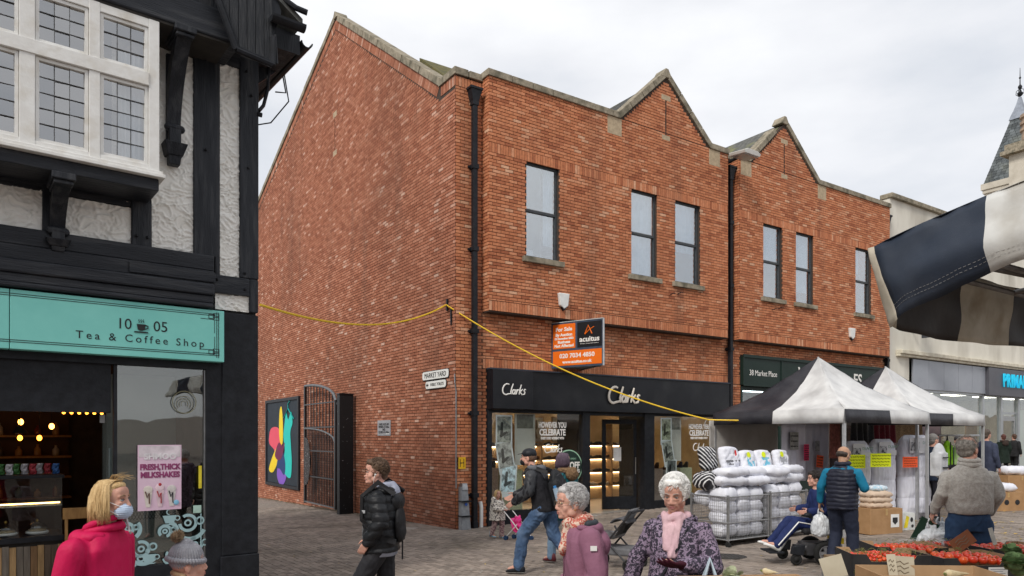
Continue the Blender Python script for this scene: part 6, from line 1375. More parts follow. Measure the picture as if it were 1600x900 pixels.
r = J['root']; T = J['T']; c = J['s']; face_parts(r, T, mask=True); q = MB(); q.ell((0, .062, -.062), (.056, .052, .050), T); fuse(q, 'face_mask', M('mask_black', (.02,.02,.022)), r, .008)
hair(r, T, None, [((0, -.026, .006), (.080, .088, .075))], hm('cropped_brown', (.16,.09,.055), (.10,.055,.035)))
q = MB(); q.ell((0, -.014, .050), (.086, .104, .078), T, 20, 12); q.loft([[T @ V(x, .055+.02*(1-(x/.07)**2)*0, .055+dz) for x in (-.07, -.035, 0, .035, .07)]+[T @ V(x, .15-.9*abs(x)**1.3, .040+dz) for x in (.06, .03, 0, -.03, -.06)] for dz in (0, .008)]); fuse(q, 'baseball_cap', BLACKP, r, .006, 2)
HG = M('grey_hood_lining', (.15,.155,.17), (.11,.115,.13), 14, .9); hood(J, HG, .115, .052, .01, .09)
LS = M('leather_sleeve', (.035,.037,.042), (.05,.052,.058), 6, .45, .3); q = MB()
for sd in 'LR': arm_geo(q, J, sd, (.082, .073, .058), c, .9)
fuse(q, 'sleeves', LS, J['coat'], .009, 3, folds(.010, 11))
bk = thing('backpack', 'large black backpack with a blue bottle in its side pocket on the striding man', 'backpack', r.location, r.rotation_euler.z)
Tb = Matrix.Translation(V(0, -.165, 1.13)*c) @ Matrix.Rotation(radians(-16), 4, 'X'); q = MB(); q.ell((0, -.09, .0), (.17, .11, .27), Tb, 20, 14); q.box(-.15, .15, -.17, .0, -.25, .10, T=Tb); q.ell((0, -.17, -.09), (.13, .06, .14), Tb)
fuse(q, 'bag', M('pack_black', (.010,.011,.013), (.018,.019,.022), 12, .6, .3), bk, .010, 5, folds(.006, 14)); 
for x in (-.13, .13): strap(bk, [Tb @ V(x, -.03, .24), J['neck']+V(x*.95, -.02, .035), J['neck']+V(x*1.05, .10, -.09), J['chest']+V(x*1.15, .14, -.05), J['pelvis']+V(x*1.45, .05, .12)], .06, .014, M('nylon_black', (.02,.02,.022)), 'shoulder_strap')
q = MB(); q.tube([Tb @ V(-.15, -.16, .16), Tb @ V(-.06, -.205, .19), Tb @ V(.08, -.20, .19), Tb @ V(.15, -.15, .14)], .006, 5); q.tube([Tb @ V(-.13, -.19, .02), Tb @ V(0, -.235, .04), Tb @ V(.13, -.19, .02)], .005, 5); q.build('zip_line', M('dark_zip', (.09,.09,.10), metal=.5), bk); q = MB(); q.cyl(Tb @ V(-.17, -.10, -.22), Tb @ V(-.17, -.10, .0), .035, None, 12); q.build('bottle', M('clear_bottle', (.35,.45,.55), rough=.15), bk); q = MB(); q.cyl(Tb @ V(-.17, -.10, .0), Tb @ V(-.17, -.10, .035), .022, None, 12); q.build('bottle_cap', M('blue_cap', (.05,.25,.6)), bk); q = MB(); q.box(.01, .05, -.243, -.228, -.05, -.03, T=Tb); q.build('red_tag', M('red_tag', (.6,.03,.03)), bk)
# --- woman in the teal coat
TEALC = M('teal_coat', (.012,.14,.17), (.018,.10,.12), 5, .7, .25); YT = 11.2
J = person('woman with purple grey hair and a teal coat with fur trimmed hood', atX(882, YT), YT, 40, 1.70, dict(elR=(.25, .06, 1.12), wrR=(.2, .25, 1.05), knL=(-.1, .16, .52), anL=(-.13, .16, .1), knR=(.1, -.10, .5), anR=(.10, -.40, .22), ftR=(0, 1, -.8), hipL=(-.09, 0, .9)), SK, TEALC,
   [(-.5, .21, .17), (0, .205, .165), (.28, .195, .155), (.58, .20, .155), (.80, .20, .14), (.93, .155, .115), (1.0, .10, .09)], folds(.011, 7, seed=9), (.078, .070, .058), M('light_jeans', (.20,.30,.42), (.13,.21,.32), 6, .85, .3), (.105, .078, .066), M('burgundy_boot', (.12,.012,.018), None, 7, .4), yaw=-105, vox=.009, shoe_h=.05)
r = J['root']; T = J['T']; face_parts(r, T); hair(r, T, bob(300, -.10, .0045, 55, seed=12, puff=1.14), [((0, -.024, .034), (.093, .108, .096)), ((0, -.05, -.03), (.086, .07, .07)), ((0, .03, .085), (.06, .05, .035))], hm('purple_grey_hair', (.13,.085,.12), (.06,.04,.06)), amp=.004)
hood(J, M('brown_fur', (.24,.15,.08), (.12,.07,.04), 40, .95, .8, 80), .125, .05, .01, .05, 'fur_hood', True)
# --- elderly woman in the mauve coat
MAU = M('mauve_coat', (.26,.115,.17), (.21,.09,.14), 4, .75, .3, 60); YE = 4.7
J = person('elderly woman with short grey hair, glasses and mauve hooded coat facing left', atX(914, YE), YE, 93, 1.615, dict(pelvis=(0, -.02, .93), neck=(0, .04, 1.41), head=(0, .10, 1.562), chest=(0, 0, 1.2), elL=(-.26, -.04, 1.10), wrL=(-.21, .14, .93), elR=(.26, -.04, 1.10), wrR=(.2, .14, .93), knL=(-.1, .14, .5), anL=(-.1, .15, .1), anR=(.1, -.2, .12)), SK2, MAU,
   [(-.55, .205, .165), (-.2, .20, .16), (0, .195, .152), (.28, .188, .148), (.58, .19, .145), (.80, .185, .125), (.93, .14, .10), (1.0, .085, .08)], folds(.012, 7.5, (1, 1, .6), 12), (.074, .066, .054), M('grey_trousers', (.06,.06,.07)), vox=.0075, age=1, yaw=14, pitch=3, palms=(None, None), headp=(1, 1.06))
r = J['root']; T = J['T']; c = J['s']; face_parts(r, T, (.12,.18,.25), (.35,.3,.27), (.50,.25,.22), glasses=True)
GRY = hm('silver_hair', (.62,.61,.60), (.34,.33,.33)); hair(r, T, tufts(900, .032, .0021, seed=15, lo=-.05, curl=0, R0=1.0), [((0, -.028, .038), (.085, .099, .088)), ((0, -.062, -.01), (.070, .050, .065)), ((0, .045, .088), (.053, .043, .028))], GRY, amp=.005, fr=24)
for x in (-1, 1): q = MB(); q.ell((x*.078, .0, -.046), (.005, .005, .005), T, 8, 6); q.build('earring', M('gold', (.7,.45,.12)), r)
SC_ = bpy.data.materials.new('patterned_scarf'); SC_.use_nodes = True; spotmat(SC_, (.62,.48,.38), (.45,.10,.07), 40, .47, 1.5)
q = MB()
for k in range(15): a = 2*pi*k/14; b_ = 2*pi*(k+1)/14; w_ = .028+.007*sin(k*2.1); q.capsule(J['neck']+V(.070*cos(a), .01+.073*sin(a), .020+.016*sin(k*1.7)-.02*sin(a)), J['neck']+V(.070*cos(b_), .01+.073*sin(b_), .020+.016*sin(k*1.7+1.7)-.02*sin(b_)), w_, w_)
q.capsule(J['neck']+V(-.02, .07, .0), J['neck']+V(-.03, .105, -.15), .034, .036); q.capsule(J['neck']+V(.03, .07, .0), J['neck']+V(.02, .10, -.18), .03, .034); fuse(q, 'scarf', SC_, r, .0075, 3, folds(.007, 22))
hood(J, MAU, .118, .038, -.02, .09); q = MB(); 
for k in range(7): a = radians(-160+k*23); q.capsule(J['neck']+V(.095*cos(a), .095*sin(a)-.01, .012), J['neck']+V(.095*cos(a+.4), .095*sin(a+.4)-.01, .012), .024)
fuse(q, 'hood_lining', M('dark_teal_lining', (.045,.055,.065)), r, .009, 2)
q = MB(); q.box(-.290, -.284, -.02, .02, 1.21, 1.24); q.build('sleeve_badge', WHITE, r).location = V(.004, -.01, 0)
q = MB(); q.tube([V(.0, .135, 1.25)*c, V(.0, .145, 1.15)*c, V(0, .152, .95)*c, V(0, .16, .75)*c], .004, 6); q.build('front_zip', M('mauve_dark', (.14,.06,.09)), r)
q = MB(); q.tube([V(-.19, .08, .98)*c, V(-.17, .15, .90)*c], .012, 6); q.build('pocket_flap', MAU, r)
# --- elderly woman in the patterned coat
PAT = bpy.data.materials.new('mottled_purple_coat'); PAT.use_nodes = True; spotmat(PAT, (.25,.19,.27), (.025,.02,.035), 46, .50, 1.2); YP = 4.75
J = person('white haired elderly woman in a mottled purple coat and pink scarf', atX(1058, YP), YP, 150, 1.645, dict(head=(0, .06, 1.575), neck=(0, .015, 1.42), elR=(.27, .03, 1.11), wrR=(.34, .08, .87), elL=(-.26, .03, 1.10), wrL=(-.13, .26, 1.13), shL=(-.17, -.01, 1.375), shR=(.17, -.01, 1.375), knL=(-.1, .1, .5)), SK2, PAT,
   [(-.75, .25, .20), (-.3, .225, .18), (0, .205, .165), (.28, .185, .155), (.58, .182, .15), (.80, .175, .125), (.93, .13, .10), (1.0, .08, .08)], folds(.011, 7.5, (1, 1, .6), 22), (.068, .062, .054), M('black_trousers', (.02,.02,.022)), vox=.0075, age=1, pitch=18, yaw=4, curl=(.35, .3), palms=((.3, -.2, .9), None))
r = J['root']; T = J['T']; c = J['s']; face_parts(r, T, (.15,.15,.15), (.40,.36,.33), (.45,.18,.17))
WHH = hm('white_hair', (.92,.91,.88), (.70,.69,.67)); hair(r, T, tufts(1100, .034, .0022, seed=25, lo=-.07, R0=1.06), [((0, -.026, .042), (.091, .102, .092)), ((0, -.062, -.01), (.082, .056, .070)), ((0, .034, .092), (.062, .046, .030)), ((.076, -.012, -.005), (.02, .04, .04)), ((-.076, -.012, -.005), (.02, .04, .04))], WHH, amp=.007, fr=22)
PKS = M('dusty_pink_scarf', (.66,.45,.48), (.58,.38,.42), 8, .9, .3, 90); q = MB()
for k in range(15): a = 2*pi*k/14; b_ = 2*pi*(k+1)/14; q.capsule(J['neck']+V(.072*cos(a), .01+.075*sin(a), -.005+.012*sin(k*1.7)), J['neck']+V(.072*cos(b_), .01+.075*sin(b_), -.005+.012*sin(k*1.7+1.7)), .026)
q.capsule(J['neck']+V(0, .10, -.07), J['neck']+V(.004, .125, -.2), .03, .026); q.capsule(J['neck']+V(-.045, .075, -.02), J['neck']+V(-.014, .135, -.24), .028, .026); q.capsule(J['neck']+V(.045, .075, -.02), J['neck']+V(.026, .13, -.20), .026, .024); fuse(q, 'scarf', PKS, r, .0075, 3, folds(.008, 20, (1, 1, .4)))
hood(J, PAT, .115, .036, -.03, .08)
q = MB(); hand(q, J['wrL'], J['elL'], -1, c*1.2, .35, (.3, -.2, .9)); fuse(q, 'glove', M('burgundy_glove', (.055,.008,.02), None, 12, .8), r, .0055, 2)
strap(r, [V(-.115, .0, 1.425)*c, V(-.10, .10, 1.34)*c, V(-.04, .150, 1.2)*c, V(.05, .165, 1.03)*c, V(.12, .185, .92)*c], .016, .008, BLACKP, 'crossbody_strap')
cb_ = thing('crossbody_bag', 'small soft black bag hanging at the front of the white haired woman', 'bag', tuple(r.matrix_basis @ (V(.14, .235, .80)*c)), r.rotation_euler.z); q = MB(); q.ell((0, 0, -.02), (.10, .04, .13)); q.box(-.08, .08, -.03, .03, -.13, .08); fuse(q, 'bag_body', M('soft_black_leather', (.02,.018,.020), None, 12, .45, .3), cb_, .009, 4, folds(.007, 16))
TOTE = M('pale_blue_tote', (.42,.50,.56), (.36,.44,.50), 5, .6, .2); px_ = r.matrix_basis @ (V(-.27, .18, 1.13)*c)
tt = thing('tote_bag', 'pale blue grey tote bag hanging from the arm of the white haired woman', 'bag', tuple(px_), radians(172)); q = MB(); q.prism([(-.19, -.05, -.62), (.19, -.05, -.62), (.20, -.05, -.30), (-.20, -.05, -.30)], (0, .10, 0)); fuse(q, 'bag', TOTE, tt, .011, 2, folds(.010, 9))
for y in (-.05, .05): q = MB(); q.tube([(-.08, y, -.32), (-.05, y*.8, -.12), (0, y*.3, .04), (.05, y*.8, -.12), (.08, y, -.32)], .013, 6); o = q.build('handle', TOTE, tt, True)
# --- wheelchair and its user
YW = 10.55; WX = atX(1276, YW); wz = gz(WX, YW)+.01
wc = thing('power_wheelchair', 'black powered wheelchair with spoked rear wheels facing left', 'wheelchair', (WX, YW, wz), radians(90)); RUB = M('tyre_rubber', (.02,.02,.02), None, 20, .8); HUB = M('grey_hub', (.26,.26,.27), (.16,.16,.17), 12, .5, metal=.3)
for x in (-.27, .27):
    q = MB(); ring = []
    w = q; N = 26
    q.loft([[(x+.035*cos(t)*1.0, (.135+.042*sin(t))*cos(a)-.02, .175+(.135+.042*sin(t))*sin(a)) for t in [2*pi*j/10 for j in range(10)]] for a in [2*pi*k/N for k in range(N+1)]], cap=False); wh = q.build('drive_wheel', RUB, wc, True)
    q = MB(); q.cyl((x-.028, -.02, .175), (x+.028, -.02, .175), .035, None, 12)
    for k in range(5): a = 2*pi*k/5; q.prism([(x-.025, -.02+.03*cos(a-.5), .175+.03*sin(a-.5)), (x-.025, -.02+.03*cos(a+.5), .175+.03*sin(a+.5)), (x-.025, -.02+.10*cos(a+.28), .175+.10*sin(a+.28)), (x-.025, -.02+.10*cos(a-.28), .175+.10*sin(a-.28))], (.05, 0, 0))
    q.loft([[(x+dx, rr*cos(a)-.02, .175+rr*sin(a)) for dx, rr in ((-.03, .095), (.03, .095), (.03, .108), (-.03, .108))] for a in [2*pi*k/24 for k in range(25)]], cap=False); q.build('hub', HUB, wh)
    q = MB(); q.loft([[(x*.95+.022*cos(t), (.060+.025*sin(t))*cos(a)+.40, .085+(.060+.025*sin(t))*sin(a)) for t in [2*pi*j/8 for j in range(8)]] for a in [2*pi*k/18 for k in range(19)]], cap=False); q.cyl((x*.95-.02, .40, .085), (x*.95+.02, .40, .085), .045, None, 12); q.build('castor_wheel', RUB, wc, True)
    q = MB(); q.prism([(x*.95-.035, .30, .14), (x*.95-.035, .48, .16), (x*.95-.035, .46, .27), (x*.95-.035, .28, .30)], (.07, 0, 0)); q.build('castor_fork', BLACKP, wc, bevel=.01)
    q = MB(); q.box(x-.045, x+.045, -.32, .10, .64, .69); q.build('armrest', M('arm_pad', (.03,.03,.032)), wc, bevel=.015); q = MB(); q.box(x-.015, x+.015, -.20, -.12, .42, .64); q.build('armrest_post', M('satin_alloy', (.42,.42,.42), metal=.7, rough=.35), wc)
q = MB(); q.box(-.17, .17, -.22, .22, .12, .30); q.ell((0, -.24, .25), (.16, .12, .11)); q.box(-.17, .17, .16, .30, .18, .25); fuse(q, 'motor_base', M('base_black', (.03,.03,.032), (.05,.05,.055), 10, .4), wc, .014, 3)
q = MB(); q.box(-.24, .24, -.25, .28, .44, .52); q.build('seat', M('seat_black', (.025,.025,.028)), wc, bevel=.03); q = MB(); q.box(-.23, .23, -.34, -.25, .50, 1.02); q.build('backrest', M('seat_black', (.025,.025,.028)), wc, bevel=.03)
q = MB(); q.tube([(-.27, .08, .67), (-.27, .22, .69)], .02, 8); q.ell((-.27, .24, .72), (.045, .06, .035)); q.cyl((-.27, .24, .74), (-.27, .24, .80), .009, None, 6); q.build('joystick', BLACKP, wc)
for x in (-.12, .12): q = MB(); q.tube([(x, .26, .48), (x, .42, .44), (x, .58, .20)], .020, 8); q.build('leg_hanger', M('satin_alloy', (.42,.42,.42)), wc); q = MB(); q.box(x-.08, x+.08, .54, .76, .155, .18, T=Matrix.Translation((0, 0, 0))); q.build('footplate', BLACKP, wc, bevel=.008)
q = MB(); q.box(-.22, .22, -.30, -.25, .30, .38); q.box(-.03, .03, -.345, -.34, .16, .2); q.build('battery_clip', M('yellow_clip', (.7,.5,.02)), wc)
NAV = M('navy_tracksuit', (.012,.022,.085), (.018,.03,.11), 6, .75, .3)
J = person('dark haired woman in a navy tracksuit sitting in the powered wheelchair', WX, YW, 90, 1.62, dict(pelvis=(0, -.10, .60), chest=(0, -.06, .92), neck=(0, -.0, 1.12), head=(0, .035, 1.28), shL=(-.17, -.02, 1.07), shR=(.17, -.02, 1.07), elL=(-.25, .0, .82), wrL=(-.25, .22, .80), elR=(.25, .0, .82), wrR=(.20, .22, .80), hipL=(-.09, -.06, .58), hipR=(.09, -.06, .58), knL=(-.13, .36, .62), knR=(.13, .38, .62), anL=(-.13, .66, .29), anR=(.13, .66, .29), ftL=(0, 1, .45), ftR=(0, 1, .45)), SK2, NAV,
   [(-.02, .20, .17), (.2, .205, .175), (.5, .20, .17), (.80, .18, .135), (.93, .14, .11), (1.0, .09, .085)], folds(.010, 8), (.075, .066, .054), NAV, (.10, .080, .066), WHITE, z=wz, pitch=4, legdisp=folds(.010, 9))
r = J['root']; T = J['T']; face_parts(r, T, lip=(.4,.1,.1)); hair(r, T, tufts(400, .028, .0028, seed=33, lo=-.08, curl=0, R0=1.03), [((0, -.028, .040), (.090, .104, .092)), ((0, -.07, -.03), (.075, .05, .07)), ((0, .045, .085), (.06, .045, .035))], hm('dark_hair', (.035,.025,.022), (.015,.012,.012)), amp=.008)
for sd in 'LR': q = MB(); a_, b_ = J['kn'+sd], J['an'+sd]; o_ = V(-.074 if sd == 'L' else .074, .0, 0); q.tube([J['hip'+sd].lerp(a_, .4)+o_*1.3, a_+o_*1.08+V(0, 0, .02), b_+o_*.9], .010, 6); q.build('side_stripe', WHITE, r)
# --- man in the quilted body warmer
YV = 9.95; BLU = M('teal_blue_sleeve', (.01,.17,.29), (.008,.13,.23), 6, .8, .2)
J = person('balding man in a navy quilted body warmer and teal sleeves looking at his phone', atX(1316, YV), YV, -42, 1.715, dict(head=(0, .075, 1.565), neck=(0, .02, 1.42), shL=(-.20, 0, 1.37), shR=(.20, 0, 1.37), elL=(-.27, -.04, 1.12), wrL=(-.31, .04, .90), elR=(.28, .02, 1.12), wrR=(.20, .30, 1.12), knL=(-.11, .10, .5), anL=(-.11, -.10, .1), anR=(.12, .05, .09), knR=(.11, .08, .5)), SK3, BLU,
   [(0, .17, .14), (.3, .18, .14), (.58, .19, .14), (.80, .195, .13), (.93, .15, .11), (1.0, .09, .085)], folds(.007, 9), (.064, .058, .046), M('navy_trousers', (.014,.018,.035), (.02,.025,.045), 8, .8, .3), (.112, .085, .072), BLACKP, pitch=18, yaw=-22, curl=(.9, .8), sleevecut=.9)
r = J['root']; T = J['T']; c = J['s']; face_parts(r, T); VEST = M('navy_vest', (.012,.014,.026), (.020,.022,.036), 6, .5, .3)
q = MB(); q.loft(torso_rings(J, [(-.20, .195, .160), (0, .20, .165), (.28, .20, .165), (.58, .202, .158), (.78, .198, .150), (.90, .150, .125), (.98, .10, .10)], c)); fuse(q, 'body_warmer', VEST, r, .009, 4, quilt(.058, .012, 3)); collar(J, VEST, .085, .03, .03, tilt=-.1)
hair(r, T, None, [((0, -.035, -.002), (.083, .086, .050))], hm('short_dark_hair', (.07,.055,.045), (.04,.03,.025)))
hp = r.matrix_basis @ (J['wrR']+V(.0, .10, .02)); ph = thing('phone', 'black phone held by the man in the quilted body warmer', 'phone', tuple(hp), radians(-42)); q = MB(); q.box(-.036, .036, -.06, .09, -.004, .005, T=Matrix.Rotation(radians(20), 4, 'X')); q.build('case', BLACKP, ph, bevel=.003); q = MB(); q.box(-.032, .032, -.055, .085, .0052, .006, T=Matrix.Rotation(radians(20), 4, 'X')); q.build('screen', M('phone_screen', (.03,.035,.05), rough=.1), ph)
BAGW = M('thin_white_plastic', (.62,.64,.66), (.50,.53,.56), 6, .35, .5, 20)
carrier('carrier_bag', 'white carrier bag with a yellow green print held by the man in the body warmer', 'carrier bag', r.matrix_basis @ (J['wrL']+V(-.01, .05, -.09)), .27, .40, BAGW, .08, seed=3)
# --- man in the grey fleece
FLE = M('grey_marl_fleece', (.42,.40,.37), (.27,.255,.235), 45, .97, .5, 120, sheen=.3, contrast=(.3, .7)); YF = 7.15
J = person('grey haired man in a grey marl fleece and blue jeans seen from behind', atX(1514, YF), YF, -14, 1.815, dict(head=(0, .03, 1.578), shL=(-.18, 0, 1.37), shR=(.18, 0, 1.37), elL=(-.235, -.03, 1.16), wrL=(-.27, .07, .985), elR=(.225, -.04, 1.15), wrR=(.20, .10, .98)), SK2, FLE,
   [(.10, .178, .150), (.16, .19, .160), (.28, .195, .162), (.58, .195, .155), (.80, .185, .135), (.93, .14, .105), (1.0, .085, .085)], folds(.012, 6.5, (1, 1, .8), 40), (.064, .058, .048), M('jeans_deep', (.030,.065,.135), (.018,.04,.09), 8, .85, .3, c3=(.07,.12,.2)), (.112, .09, .078), M('brown_shoe2', (.08,.05,.03)), vox=.008, yaw=-42, curl=(1.0, .5), sleevecut=.93, hs=1.03)
r = J['root']; T = J['T']; c = J['s']; face_parts(r, T); hair(r, T, tufts(700, .014, .0018, seed=41, lo=-.055, curl=0, R0=.97), [((0, -.032, .020), (.080, .090, .078)), ((0, -.055, -.03), (.070, .050, .05))], hm('grey_cropped', (.30,.28,.25), (.16,.145,.13)), amp=.003); collar(J, FLE, .076, .028, .01, tilt=-.15); collar(J, FLE, .074, .024, .045, 'upper_collar', tilt=-.15)
bw_ = r.matrix_basis @ (J['wrL']+V(-.01, .05, -.08))
carrier('carrier_bag', 'bulging white carrier bag in the left hand of the man in the grey fleece', 'carrier bag', bw_, .36, .46, BAGW, .11, seed=5); carrier('carrier_bag', 'second white carrier bag just behind the one held by the man in fleece', 'carrier bag', bw_+V(.16, .12, .0), .28, .36, BAGW, .08, seed=8)
# --- people in the background
def extra(label, x, Y, deg, h, coatc, legc, hairc, prof=FEM, hood_=None, yaw=0, longc=False, scale=7, pose=None):
    X = atX(x, Y); m = M('coat_%d' % len(_mats), coatc, tuple(k*.7 for k in coatc), 6, .8, .2)
    J = person(label, X, Y, deg, h, pose or dict(knL=(-.1, .12, .5), anL=(-.1, .05, .1), anR=(.1, -.18, .13)), SK2, m, ([(-.75, .235, .19)]+prof[1:]) if longc else prof, folds(.010, 7, seed=x), (.075, .065, .055), M('legs_%d' % len(_mats), legc), vox=.013, yaw=yaw)
    face_parts(J['root'], J['T']); hair(J['root'], J['T'], None, [((0, -.026, .036), (.088, .102, .090)), ((0, -.06, -.03), (.075, .055, .07))], hm('hair_%d' % len(_mats), hairc, tuple(k*.6 for k in hairc)), amp=.006, fr=30)
    if hood_: hood(J, M('hood_%d' % len(_mats), hood_, None, 30, .95), .12, .05, .0, .07, furry=True)
    return J
MT = [(-.30, .195, .155), (0, .195, .155), (.30, .19, .15), (.60, .20, .15), (.80, .20, .135), (.93, .15, .11), (1.03, .09, .085)]
extra('grey haired man in a navy jacket standing behind the tallest duvet', 1458, 15.2, -75, 1.80, (.015,.025,.05), (.02,.02,.03), (.22,.21,.2), MT)
J = extra('woman in a dark cap and coat behind the lime green bags', 1497, 18.6, 150, 1.70, (.03,.03,.035), (.02,.02,.02), (.03,.025,.02)); q = MB(); q.ell((0, -.014, .055), (.092, .11, .075), J['T']); q.build('flat_cap', M('grey_cap', (.05,.05,.055)), J['root'], True)
extra('man in a slate blue jacket turned right beyond the fleece man', 1541, 17.4, -70, 1.86, (.05,.06,.10), (.02,.025,.04), (.10,.075,.06), MT)
extra('woman in a long dark green parka with furry hood walking away', 1568, 27.6, -10, 1.63, (.012,.022,.016), (.012,.012,.014), (.12,.04,.03), hood_=(.05,.035,.03), longc=True)
extra('woman in black stepping right beside the dark green parka', 1584, 28.8, -60, 1.62, (.02,.02,.022), (.012,.012,.014), (.10,.05,.03), yaw=60)
# --- pushchair behind the mauve coat
YU = 10.6; ux = atX(962, YU); pc_ = thing('pushchair', 'grey and black pushchair half hidden behind the mauve coat', 'pushchair', (ux, YU, gz(ux, YU)), radians(60)); AL = M('dark_alloy', (.06,.06,.065), metal=.6, rough=.4)
for x in (-.26, .26):
    for y in (.30, -.30): q = MB(); q.loft([[(x+.016*cos(t), (.075+.022*sin(t))*cos(a)+y, .097+(.075+.022*sin(t))*sin(a)) for t in [2*pi*j/8 for j in range(8)]] for a in [2*pi*k/20 for k in range(21)]], cap=False); q.cyl((x-.014, y, .097), (x+.014, y, .097), .05, None, 10); q.build('wheel', RUB, pc_, True)
    q = MB(); q.tube([(x, .30, .10), (x, -.10, .58), (x, -.34, .86)], .015, 8); q.tube([(x, -.30, .10), (x, .05, .45), (x, .12, .60)], .014, 8); q.build('frame_tube', AL, pc_)
q = MB(); q.cyl((-.26, -.34, .86), (.26, -.34, .86), .018, None, 8); q.build('handle', BLACKP, pc_); q = MB(); q.loft([[(x, y, z) for x in (-.22, .22)]+[(x*1.02, y-.03, z+.05) for x in (.22, -.22)] for y, z in ((.34, .35), (.26, .48), (-.05, .46), (-.26, .85))]); q.build('seat', M('grey_seat', (.12,.12,.125), (.3,.3,.31), 5), pc_, True)
q = MB(); q.loft([[(x, -.12+.15*cos(a), .62+.15*sin(a)) for x in (-.2, .2)]+[(x, -.12+.13*cos(a), .62+.13*sin(a)) for x in (.2, -.2)] for a in [radians(d) for d in range(30, 151, 12)]]); q.build('hood', M('pale_grey_hood', (.10,.10,.11)), pc_, True); q = MB(); q.box(-.2, .2, -.3, .15, .22, .34); q.build('basket', M('basket_grey', (.16,.16,.17)), pc_, bevel=.03)
# ------------------------------------------------------------------ market gazebos
CANW = M('white_canvas', (.68,.68,.67), (.50,.50,.50), 1.8, .7, .35, 6, c3=(.36,.355,.35), s3=1.0, bdist=.03); CANB = M('black_canvas', (.018,.018,.024), (.045,.045,.052), 1.6, .5, .4, 7, bdist=.03)
ALU = M('pale_aluminium', (.55,.56,.57), (.45,.46,.47), 12, .4, metal=.6)
def gazebo(cx, cy, label, pat, half=1.5, top=3.57, eave=2.40, seed=0, legs=((-1, -1), (1, -1), (1, 1), (-1, 1))):
    zg = gz(cx, cy); t = thing('market_gazebo', label, 'gazebo', (cx, cy, 0), FB.a)
    corners = [(-1, 1), (-1, -1), (1, -1), (1, 1)]; cw = MB()
    n = 12
    for k in range(4):
        A = V(corners[k][0]*half, corners[k][1]*half, eave); B_ = V(corners[(k+1) % 4][0]*half, corners[(k+1) % 4][1]*half, eave); P = V(0, 0, top)
        def pt(i, j):      # i along the edge, j up to the apex
            f = j/n; e = A.lerp(B_, i/n); p = e.lerp(P, f); p.z -= .13*sin(pi*f)*(1-.3*f)*(1) + .05*sin(pi*i/n)*sin(pi*f*.9) - .034*noise.noise((i*.8+seed, j*.7, k*3))*sin(pi*min(1, f+.05)); return p
        for j in range(n):
            for i in range(n):
                cw.mi = pat[k][0] if i < n/2 else pat[k][1]
                cw.poly([pt(i, j), pt(i+1, j), pt(i+1, j+1), pt(i, j+1)])
        vn = V(0, 0, 0); out = (A+B_)/2; out.z = 0; out = out.normalized()
        m = 24
        for i in range(m):
            cw.mi = pat[k][2] if i < m/2 else pat[k][3]
            a = A.lerp(B_, i/m); b = A.lerp(B_, (i+1)/m); w0 = .02+.02*sin(i*1.1+seed+k); w1 = .02+.02*sin((i+1)*1.1+seed+k); lo = -.25
            cw.poly([a+out*.005, b+out*.005, b+out*w1+V(0, 0, lo), a+out*w0+V(0, 0, lo)])
    o = cw.build('canopy', [CANW, CANB], t, True)
    bm = bmesh.new(); bm.from_mesh(o.data); bmesh.ops.remove_doubles(bm, verts=bm.verts, dist=.002); bm.to_mesh(o.data); bm.free(); so = o.modifiers.new('s', 'SOLIDIFY'); so.thickness = .004
    for a, b in legs: q = MB(); q.box(a*half*.985-.025, a*half*.985+.025, b*half*.985-.025, b*half*.985+.025, zg-.1, eave); q.build('leg', ALU, t)
    for k in range(4):
        A = corners[k]; B_ = corners[(k+1) % 4]; q = MB(); q.cyl((A[0]*half*.96, A[1]*half*.96, eave-.06), (B_[0]*half*.96, B_[1]*half*.96, eave-.06), .016, None, 6)
        q.cyl((A[0]*half*.96, A[1]*half*.96, eave-.06), (0, 0, top-.25), .014, None, 6); q.build('roof_bar', ALU, t)
    q = MB(); q.cyl((0, 0, top-.5), (0, 0, top), .022, None, 8); q.build('apex_pole', ALU, t); return t
# sides in order: left (far to near), front (near left to right), right, back ; four entries: roof half, roof half, valance half, valance half (1 = black)
gazebo(6.41, 15.09, 'nearer black and white market gazebo over the bedding stall', [(1, 0, 1, 0), (0, 0, 1, 0), (1, 0, 1, 0), (0, 1, 0, 1)])
gazebo(8.86, 17.10, 'farther black and white market gazebo behind the bedding stall', [(1, 0, 1, 0), (0, 0, 1, 0), (1, 0, 1, 0), (0, 1, 0, 1)], seed=4)
FG = Frame(6.41, 15.09, 33.96)
def onp(fr, x, y, off):
    k = (x-800)/F; ox = fr.o.x+off*fr.v.x; oy = fr.o.y+off*fr.v.y; s = (k*oy-ox)/(fr.u.x-k*fr.u.y); d = oy+s*fr.u.y; return s, ZC+(HY-y)/F*d
def cloth(name, label, cat, fr, x0, x1, y0, y1, off, mat, folds_=9, depth=.03, group=None):
    s0, z0 = onp(fr, x0, y0, off); s1, _ = onp(fr, x1, y0, off); _, z1 = onp(fr, (x0+x1)/2, y1, off)
    t = thing(name, label, cat, tuple(fr.w((s0, off, 0))), fr.a, group); q = MB(); n = 40; m = 8; w = s1-s0
    P = [[(w*i/n, depth*sin(folds_*2*pi*i/n+.5*sin(i*.3))*(.4+.6*j/m), z0+(z1-z0)*j/m) for i in range(n+1)] for j in range(m+1)]
    for j in range(m):
        for i in range(n): q.poly([P[j][i], P[j][i+1], P[j+1][i+1], P[j+1][i]])
    o = q.build('fabric', mat, t, True); bm = bmesh.new(); bm.from_mesh(o.data); bmesh.ops.remove_doubles(bm, verts=bm.verts, dist=.001); bm.to_mesh(o.data); bm.free(); so = o.modifiers.new('s', 'SOLIDIFY'); so.thickness = .006; return t
SHW = M('lilac_white_sheet', (.66,.66,.74), (.56,.56,.66), 3, .8, .2)
